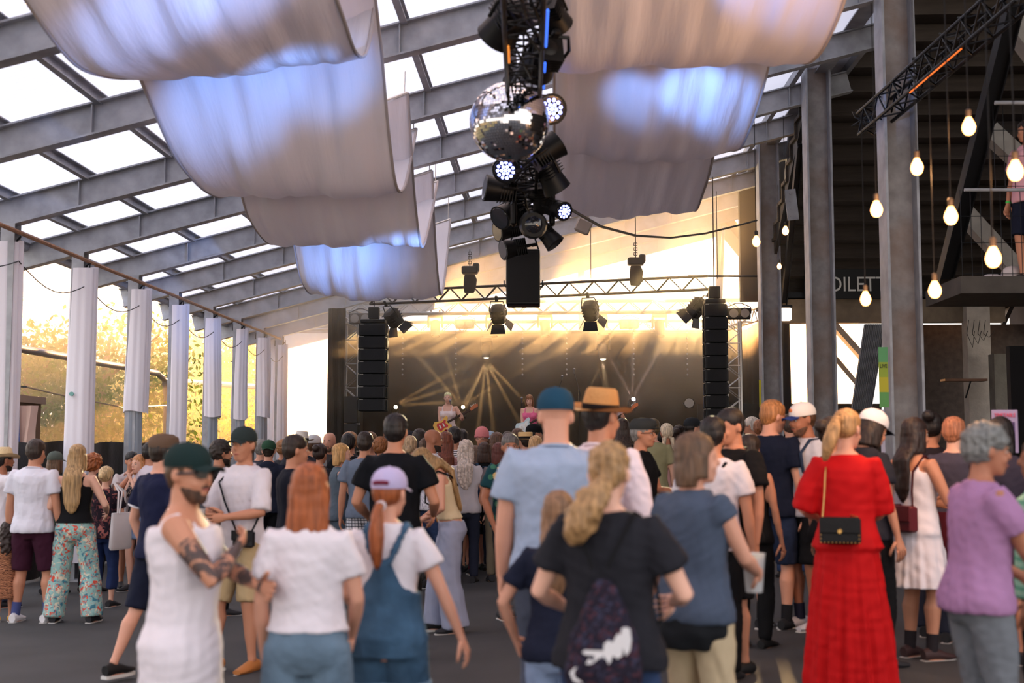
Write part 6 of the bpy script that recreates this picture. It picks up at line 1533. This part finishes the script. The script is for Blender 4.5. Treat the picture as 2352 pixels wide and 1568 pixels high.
# 13 hawaiian
p13 = person('grey haired man in green and yellow patterned shirt with hands in pockets', 1172, 995, 240, face=-150, skc=SK3, top=('tee', pattern('hawaii', (24, 62, 70), [(206, 178, 116), (60, 110, 90)], 8, 'voro', .32), .026), bottom=('shorts', BLK, .42), hair=('short', (96, 92, 90)), facef=True, L='pocket', R_='pocket', near=1, band=(-1, 0), shoes=(41, 41, 46), yaw=-20, beard=((110, 96, 88),))
# 12 backpack girl
p12 = person('woman with dark blue backpack, black shorts and maroon socks seen from behind', 1112, 1015, 175, face=8, sex='f', skc=SKP, top=('tee', BLK), bottom=('hot', BLK, .62), hair=('half', (64, 44, 36)), near=1, shoes=(41, 40, 44), sock=(96, 34, 44), feet=((-.17, 0, 0), (.17, .02, 0)))
backpack('dark blue backpack on the woman with black shorts', p12, (44, 66, 92))
p12b = person('person in dark shorts standing beside the backpack woman', 1092, 1022, 168, face=20, sex='f', skc=SK1, top=('tee', (60, 56, 60)), bottom=('shorts', (50, 54, 62)), hair=('long', (120, 96, 80), .3), near=0, shoes=(50, 56, 50))
# 10, 9, 8, 11
p10 = person('dark haired man in navy tee looking right in front of the white hats', 676, 998, 272, face=-62, skc=SK2, top=('tee', (22, 24, 36)), bottom=('pants', NAVY), hair=('short', DB), facef=True, near=1)
p9 = person('blonde bob woman in slate jumpsuit with bare arms facing right', 782, 1017, 195, face=-72, sex='f', skc=SKP, top=('sleeveless', (88, 100, 112)), bottom=('wide', (82, 94, 106), .04), hair=('bob', (194, 148, 92)), L='cross', R_='cross', near=1, facef=True)
p8 = person('dark haired man in blue grey tee and checked shorts seen from behind', 838, 991, 205, face=0, skc=SK2, top=('tee', (104, 116, 136)), bottom=('shorts', pattern('plaid', (214, 214, 222), [(50, 54, 70), (50, 54, 70)], 9, 'plaid'), .42), hair=('short', DB), near=1)
p11 = person('bald man with dark beard in white printed shirt facing right', 992, 984, 192, face=-66, skc=SK3, top=('tee', pattern('dotshirt', (220, 218, 226), [(160, 160, 176)], 40, 'floral', .1)), bottom=('shorts', denim('denim_dark', (44, 60, 92))), hair=None, facef=True, beard=((46, 34, 28), .01), near=1)
# left group
q1 = person('man in white polo and maroon shorts with white trainers seen from behind', 82, 1008, 233, face=-8, skc=SK2, top=('polo', (218, 216, 228), .024), bottom=('shorts', (60, 26, 44), .5), hair=('short', (50, 36, 30)), near=1, shoes=(222, 220, 224), sock=(70, 80, 130), feet=((-.16, 0, 0), (.16, .03, 0)), band=(1, 0), bulk=1.08)
q2 = person('woman with long blonde hair, black camisole and flared floral trousers', 178, 1019, 233, face=2, sex='f', skc=SKP, top=('cami', BLK, .01, .98), bottom=('flare', pattern('floral_trousers', (150, 190, 186), [(70, 128, 148), (226, 214, 190), (214, 84, 66)], 15, 'floral', .14), .03), hair=('long', (168, 134, 92), .42, .10), L=((-.22, .18, 1.02), (-.4, -1, -.4)), R_=((.24, .22, 1.08), (.6, -.8, -.5)), near=1, feet=((-.19, 0, 0), (.19, 0, 0)), bulk=1.04)
q3 = person('woman in dark floral blouse and rolled jeans with a blonde bun and a tote', 245, 1070, 212, face=-6, sex='f', skc=SKP, top=('tee', pattern('floral_blouse', (34, 26, 36), [(150, 90, 84), (90, 50, 56)], 12, 'floral', .14), .03), bottom=('crop', (38, 52, 92), .22), hair=('bun', (196, 168, 124), .13), near=1, L='holdlow', R_='holdlow')
c = ploc(q3, (.24, -.05, .98)); tt_ = thing('tote_bag', 'white cotton tote bag hanging from the shoulder of the floral blouse woman', 'bag', c)
m = MB(); m.loft([(0, 0, -.22, .15, .035), (0, 0, -.19, .165, .05), (0, 0, 0, .155, .04), (0, 0, .17, .15, .02), (0, 0, .175, .145, .015)], 18, p=3); m.xform(Matrix.Rotation(R(70), 4, 'Z')); m.build('bag_body', cloth((214, 208, 210)), tt_, smooth=True)
for s in (-1, 1): MB().tube([(.01 * s, -.08, .17), (.0 + .02 * s, -.04, .4), (-.09, .0, .50), (.02 * s, .05, .4), (.01 * s, .09, .17)], .010, 6).build('handle', cloth((214, 208, 210)), tt_, smooth=True)
q4 = person('small child with dark curly hair in orange tiger striped dress at the left edge', 22, 1200, 232, face=20, sex='f', h=.93, skc=SK2, child=True, top=('dress', pattern('tiger', (190, 130, 96), [(70, 40, 34)], 22, 'tiger'), .03, .42, .26, .5), bottom=('none', W_), hair=('longcurly', (52, 38, 34), .3), near=1, shoes=(216, 160, 40))
q5 = person('man in straw hat with black band and white tee at the left edge', 8, 1030, 213, face=-40, skc=SK3, top=('tee', W_), bottom=('pants', (40, 44, 62)), hair=('short', BKH), hat=('straw', mat('straw_pale', (214, 190, 150), .7, bump=.4, bscale=60), 'f', -8), near=1, beard=((40, 30, 26),), R_='hold')
q6 = person('person in grey green cap with brown hair standing between polo man and floral trousers', 127, 1037, 195, face=-10, sex='f', skc=SK2, top=('tee', (66, 84, 70)), bottom=('jeans', BLK), hair=('half', (104, 78, 58)), hat=('cap', (84, 92, 86)), near=0)
q7 = person('person with curly ginger hair beside the blonde in the black camisole', 214, 1040, 192, face=-12, sex='f', skc=SKP, top=('tee', (96, 60, 50)), bottom=('pants', BLK), hair=('bigcurly', (150, 84, 44)), near=0)
q8 = person('dark haired man holding his chin beside the fair woman covering her mouth', 303, 1036, 185, face=-150, skc=SK2, top=('tee', (190, 180, 180)), bottom=('shorts', (60, 50, 50)), hair=('short', BKH), R_='face', near=1, facef=True)
q9 = person('fair haired woman covering her mouth, floral top and pale denim shorts', 322, 1042, 190, face=150, sex='f', skc=SKP, top=('cami', pattern('floral_blouse2', (40, 34, 40), [(160, 140, 130)], 20, 'floral', .1), .01, 1.0), bottom=('hot', denim('denim_pale2', (134, 152, 184)), .66), hair=('long', (186, 130, 86), .3), L='face', R_='hold', near=1, facef=True)
cup('clear cup held by the woman covering her mouth', q9, 1, .13, .04, fill=(120, 120, 110))
q10 = person('dark short haired man standing behind the flat cap man near the fence', 346, 1015, 190, face=-30, skc=SK2, top=('tee', (210, 200, 210)), bottom=('pants', BLK), hair=('short', BKH))
q11 = person('man with curly dark hair and black tee facing right behind the smiling man', 506, 1006, 222, face=-55, skc=SK2, top=('tee', BLK, .028), bottom=('pants', BLK), hair=('curly', (44, 34, 30)), near=1, beard=((40, 30, 26),), L='pocket')
q12 = person('man in green cap and navy hooded top with his back turned', 617, 1011, 178, face=5, skc=SK1, top=('hoodie', (34, 38, 54)), bottom=('pants', BLK), hair=('short', DB), hat=('cap', (44, 74, 56), 'back'), near=1)
p21b = person('woman with backpack straps and dark leggings sitting low beside the blond man', 1722, 1010, 300, face=-30, sex='f', skc=SK2, top=('sleeveless', BLK), bottom=('pants', BLK), hair=('short', DB), h=1.58, near=0, shoes=(24, 24, 26))
# drawstring bag of the ponytail woman
c = ploc(p16, (.02, -.20, 1.01)); k_ = p16['k']; tt_ = thing('drawstring_bag', 'dark patterned drawstring bag with rough white lettering on the ponytail woman', 'bag', c, p16['obj'].rotation_euler.z)
m = MB(); m.loft([(0, 0, -.24, .06, .03), (0, -.01, -.225, .115, .07), (0, -.015, -.12, .14, .085), (0, -.01, 0, .115, .07), (0, 0, .11, .07, .045), (0, 0, .16, .045, .03), (0, 0, .195, .025, .02)], 24, p=2.4)
job('bag_body', m, pattern('bag_print', (30, 26, 38), [(70, 40, 48), (52, 52, 72)], 34, 'floral', .12), tt_, .010, 2, lambda co, no: co + no * (.007 * nz(co * np.array([1, 1, .5]), .07, 8))[:, None])
Wi = (Matrix.Translation(c) @ Matrix.Rotation(p16['obj'].rotation_euler.z, 4, 'Z')).inverted()
for s in (-1, 1):
    pts = [Wi @ ploc(p16, v) for v in ((s * .03, -.19, 1.27), (s * .09, -.15, 1.40), (s * .115, -.06, 1.48), (s * .12, .06, 1.46), (s * .15, .15, 1.3), (s * .2, .05, 1.05), (s * .12, -.2, .90))]
    MB().tube(pts, .006, 6).build('cord', cloth((20, 20, 22)), tt_, smooth=True)
rr = random.Random(2); wm = mat('print_white', (214, 212, 214), .8)
for i, (x, z, w_, h_, a_) in enumerate(((-.075, -.115, .05, .055, 18), (-.035, -.10, .035, .07, 22), (-.005, -.075, .04, .06, 24), (.03, -.045, .036, .085, 20), (.062, -.02, .036, .075, 22), (.09, .0, .03, .09, 18), (.0, -.045, .12, .018, 26), (-.05, -.14, .08, .018, 20))):
    m = MB(); pts = []
    for j in range(8): q = j * PI / 4; r_ = 1 + rr.uniform(-.25, .25); pts.append((x + w_ / 2 * math.cos(q) * r_, z + h_ / 2 * math.sin(q) * r_ + x * 0))
    yf = -.09; vv = [(a, yf + .25 * a * a * 8 * .3, b) for a, b in pts] + [(a, yf + .25 * a * a * 8 * .3 + .02, b) for a, b in pts]
    m.add(vv, [tuple(range(7, -1, -1)), tuple(range(8, 16))] + [(i2, (i2 + 1) % 8, 8 + (i2 + 1) % 8, 8 + i2) for i2 in range(8)]); m.build('white_lettering', wm, tt_)
# smaller crowd: (label, x, ytop, S, face, sex, top, bottom colour, hair, hat, extras)
sm = [
 ('person with short grey hair standing behind the green cap', 598, 1009, 165, 10, 'm', (60, 60, 70), ('short', GREY), None, {}),
 ('person in wide white hat looking towards the stage, left of the pale cap', 692, 989, 172, 5, 'm', (50, 52, 60), ('short', BR), ('fedora', (214, 208, 200), 'f', 5), {}),
 ('person in pale grey cap behind the navy tee man', 720, 999, 168, -30, 'm', (180, 180, 176), ('short', BR), ('cap', (196, 196, 198)), {}),
 ('bald bearded man facing the camera at the left of the crowd', 757, 990, 168, 170, 'm', (70, 66, 66), None, None, {'facef': True, 'beard': ((120, 96, 80),), 'skc': SK1}),
 ('woman with dark updo and red flower beside the blonde bob', 735, 1020, 178, -20, 'f', (34, 34, 40), ('bun', (50, 34, 30), .2), None, {}),
 ('fair brown haired man looking left above the black tee row', 803, 976, 166, 60, 'm', (40, 40, 46), ('short', (168, 124, 86)), None, {'facef': True}),
 ('dark haired person just below the fair brown haired man', 800, 995, 172, 0, 'm', (26, 26, 30), ('short', BKH), None, {}),
 ('auburn curly haired woman left of the tall black tee man', 874, 1001, 172, -10, 'f', (60, 50, 44), ('curly', (140, 88, 50)), None, {}),
 ('woman with blonde bun right of the tall black tee man', 941, 1001, 182, 0, 'f', (40, 40, 48), ('bun', (180, 150, 116), .08), None, {}),
 ('man in dark cap looking left behind the blonde bun', 938, 984, 160, 55, 'm', (44, 46, 56), ('short', BR), ('cap', (40, 42, 50)), {}),
 ('person with long dark hair left of the bald man', 963, 976, 168, 5, 'f', (36, 40, 50), ('half', DB), None, {}),
 ('auburn long haired woman in pink striped top', 1024, 990, 182, 4, 'f', ('stripe', (214, 180, 176), (190, 130, 130)), ('long', (110, 58, 40), .34), None, {}),
 ('dark haired man in black and white striped tee', 1044, 976, 170, 0, 'm', ('stripe', (220, 218, 224), (30, 30, 40)), ('short', BKH), None, {}),
 ('black haired person right of the striped tee man', 1060, 986, 164, 0, 'm', (30, 30, 34), ('short', BKH), None, {}),
 ('woman with long wavy silver blonde hair', 1070, 1008, 186, 0, 'f', (190, 184, 190), ('longcurly', (206, 190, 180), .34), None, {}),
 ('man in pink beanie and glasses facing the camera', 1107, 983, 166, 172, 'm', (54, 56, 62), ('short', BR), ('beanie', (206, 126, 130)), {'facef': True, 'glasses': 'clear', 'skc': SK1}),
 ('person in light blue cap right of the pink beanie', 1126, 991, 156, 10, 'm', (60, 70, 84), ('short', BR), ('cap', (140, 158, 178)), {}),
 ('brown haired woman beside the light blue cap', 1141, 993, 170, 10, 'f', (70, 60, 60), ('half', (88, 60, 44)), None, {}),
 ('dark red haired woman behind the patterned shirt man', 1146, 1016, 186, 5, 'f', (120, 110, 112), ('half', (92, 44, 38)), None, {}),
 ('person in pale straw boater left of the blue polo', 1207, 990, 172, 30, 'm', (56, 50, 52), ('short', DB), ('boater', (214, 180, 130)), {}),
 ('bearded man in black cap facing right beside the pink top guitarist', 1226, 967, 160, -60, 'm', (28, 28, 32), ('short', BKH), ('cap', (18, 18, 22)), {'beard': ((40, 30, 26), .01), 'facef': True}),
 ('blonde haired woman near the boater', 1230, 1001, 178, 12, 'f', (170, 160, 150), ('half', (190, 150, 104)), None, {}),
 ('woman with dark hair left of the bearded black cap', 1189, 984, 156, 0, 'f', (40, 40, 44), ('half', (90, 62, 44)), None, {}),
 ('dark long haired person right behind the straw hat', 1430, 960, 178, 0, 'f', (40, 36, 40), ('long', (58, 44, 38), .3), None, {}),
 ('olive shirted man behind the glasses and flat cap man', 1500, 962, 180, 0, 'm', (150, 144, 110), ('short', (104, 86, 60)), None, {}),
 ('woman with pale braided hair and pink top', 1532, 972, 172, 8, 'f', (206, 160, 158), ('braids', (212, 196, 170)), None, {}),
 ('dark haired woman right of the pale braids', 1560, 977, 168, -20, 'f', (120, 96, 90), ('bun', DB, .16), None, {}),
 ('man in black cap in front of the dark stage side', 1590, 960, 172, -60, 'm', (60, 60, 60), ('short', BKH), ('cap', (40, 42, 46)), {'facef': True}),
 ('white haired man in checked shirt right at the stage side', 1728, 951, 150, 60, 'm', (206, 208, 216), ('buzz', (200, 190, 180)), None, {'facef': True, 'glasses': 'clear'}),
 ('reddish haired person next to the white haired man', 1746, 964, 156, -20, 'm', (120, 96, 90), ('short', (150, 96, 66)), None, {}),
 ('dark haired person between the blond man and white blue cap', 1815, 952, 200, 0, 'm', (50, 50, 54), ('short', (70, 54, 46)), None, {}),
 ('balding man behind the curly grey hair', 2192, 958, 300, -40, 'm', (70, 66, 80), ('buzz', (170, 110, 80)), None, {'near': 1}),
 ('black haired person in front of the poster', 2300, 958, 330, -30, 'm', (50, 46, 60), ('half', BKH), None, {'near': 1}),
 ('woman in dark bun just right of the white dress woman head', 2142, 948, 290, -30, 'f', (40, 36, 44), ('bun', BKH, .22), None, {'near': 1}),
 ('brown haired man between the dungaree girl and bending woman, far', 978, 1006, 176, 0, 'm', (90, 100, 120), ('short', BR), None, {}),
 ('brown haired man behind the auburn curls', 850, 992, 168, 0, 'm', (110, 110, 116), ('short', (110, 80, 56)), None, {}),
 ('blond curly person far left of the singer', 648, 1008, 150, 10, 'f', (60, 60, 64), ('curly', (160, 110, 70)), None, {}),
 ('person with grey cap in front of the left speaker', 897, 986, 150, 0, 'm', (70, 74, 80), ('short', BR), ('cap', (90, 96, 104)), {}),
 ('dark haired woman below the second guitarist', 1166, 990, 150, 0, 'f', (34, 34, 40), ('long', DB, .3), None, {}),
 ('fair haired man close to the stage right of pink beanie', 1010, 994, 150, 10, 'm', (100, 90, 90), ('short', (170, 136, 96)), None, {}),
 ('brown haired woman close to the stage under the bass player', 1400, 972, 150, 0, 'f', (44, 40, 44), ('half', (80, 56, 44)), None, {}),
 ('dark haired man right of the flat cap man, near the stage', 1520, 985, 158, 0, 'm', (30, 32, 38), ('short', BKH), None, {}),
 ('dark haired man at the far right before the side cloth', 1618, 966, 165, 0, 'm', (36, 36, 44), ('short', DB), None, {}),
]
for (lab, x, yt, S, fc, sx_, tc_, hr, ht, ex) in sm:
    rr = random.Random(x)
    if tc_[0] == 'stripe': tc_ = pattern('stripes_%d' % x, tc_[1], [tc_[2]], 12, 'stripe')
    kw0 = x == 2192
    kw = dict(skc=rr.choice([SK1, SK2, SKP, SK2]), near=0); kw.update(ex)
    pp_ = person(lab, x, yt, S, face=fc, sex=sx_, top=('tee', tc_), bottom=(rr.choice(['pants', 'shorts', 'jeans']), rr.choice([(40, 44, 60), (60, 60, 64), BLK, (110, 100, 84), (44, 60, 92)])), hair=hr, hat=ht, L=rr.choice(['down', 'down', 'cross', 'pocket']), R_=rr.choice(['down', 'down', 'cross']), **kw)
    if x == 2192:
        m = MB(); folds(m, 0, 0, .42 * pp_['k'], 1.02 * pp_['k'], .20 * pp_['wk'], .16 * pp_['wk'], 6, .16, 5, .2, .05, 40, 10)
        m.build('tied_coat', cloth((84, 26, 36)), pp_['obj'], smooth=True)
# performers
bz = P(2300, 640, 12.8).z
pb = person('person in pink tee standing on the balcony at the right edge', 2372, 290, 221, h=1.66, face=120, sex='m', skc=SK2, top=('tee', (222, 170, 184), .026), bottom=('shorts', NAVY), hair=('short', DB), near=1, ground=bz, band=(1, 0), dy=-.15)
def guitar(label, pr, col, neckc, flip=1, ang=28, hc=(190, 110, 70), z=1.03, pick=(235, 230, 220)):
    k = pr['k']; c = ploc(pr, (.07, .205, z)); t = thing('electric_guitar', label, 'guitar', c); rz = pr['obj'].rotation_euler.z
    M = Matrix.Rotation(rz, 4, 'Z') @ Matrix.Rotation(R(ang), 4, 'Y') @ Matrix.Diagonal((-.92, 1, .95, 1))       # local x along the neck
    def put(mb): mb.xform(M); mb.f = [tuple(reversed(f)) for f in mb.f]; return mb
    def outline(s, y0, y1):
        o = [(-.2, 0), (-.19, .09), (-.13, .14), (-.05, .115), (.02, .095), (.09, .13), (.16, .135), (.17, .09), (.12, .04), (.13, -.03), (.17, -.07), (.15, -.115), (.08, -.12), (0, -.10), (-.07, -.13), (-.14, -.15), (-.19, -.09)]
        n = len(o); m = MB(); m.add([(x * s, y0, z_ * s) for x, z_ in o] + [(x * s, y1, z_ * s) for x, z_ in o], [tuple(range(n)), tuple(range(2 * n - 1, n - 1, -1))] + [(i, n + i, n + (i + 1) % n, (i + 1) % n) for i in range(n)]); return m
    put(outline(1.0, -.02, .025)).build('guitar_body', mat('guitar_%d' % col[0], col, .25, spec=.6), t)
    put(outline(.62, .026, .030)).build('pickguard', mat('pick_%d' % pick[0], pick, .4), t)
    put(MB().rbox((.40, .02, .012), (.56, .022, .045), .006)).build('neck', mat('neckwood', neckc, .5), t)
    m = MB(); m.add([(.67, .01, -.012), (.85, .01, .0), (.87, .01, .055), (.80, .01, .075), (.70, .01, .05), (.67, .01, .035)] + [(.67, .03, -.012), (.85, .03, .0), (.87, .03, .055), (.80, .03, .075), (.70, .03, .05), (.67, .03, .035)], [(0, 1, 2, 3, 4, 5), (11, 10, 9, 8, 7, 6)] + [(i, 6 + i, 6 + (i + 1) % 6, (i + 1) % 6) for i in range(6)]); put(m).build('headstock', mat('headwood_%d' % hc[0], hc, .5), t)
    for i in range(4): put(MB().tube([(.72 + .035 * i, .02, .06), (.72 + .035 * i, .02, .09)], .008, 6)).build('tuning_peg', M_alu, t)
    for x_ in (-.06, .02): put(MB().rbox((x_, .033, 0), (.03, .01, .08), .003)).build('pickup', M_alu, t)
    return t
s1 = person('blonde singer in white and red camisole playing a yellow guitar on stage', 1028, 900, 117, face=176, sex='f', skc=SKP, top=('cami', (232, 214, 212), .01, .98), bottom=('skirt', (200, 60, 70), .55), hair=('braids', (238, 214, 160)), L='fret', R_='strum', stage=True, near=2, facef=True, bulk=1.15)
guitar('yellow electric guitar played by the blonde singer', s1, (226, 170, 50), (60, 40, 30), pick=(200, 60, 60))
s2 = person('brown haired guitarist in pink top looking down on stage', 1217, 905, 117, face=172, sex='f', skc=SKP, top=('cami', (232, 110, 150), .01, .98), bottom=('pants', BLK), hair=('half', (130, 84, 52)), L='fret', R_='strum', stage=True, near=2, facef=True, pitch=16, bulk=1.1)
guitar('pale blue white guitar played by the pink top guitarist', s2, (196, 216, 222), (70, 44, 34), pick=(240, 240, 240))
s3 = person('bass player on stage mostly hidden behind the straw hat', 1402, 902, 115, face=165, sex='m', skc=SK1, top=('tee', (200, 190, 196)), bottom=('pants', BLK), hair=('half', DB), L='fret', R_='strum', stage=True, near=1, facef=True)
guitar('dark bass guitar whose orange headstock shows right of the straw hat', s3, (60, 30, 26), (90, 60, 40), hc=(220, 120, 70), ang=30)
bake_all()
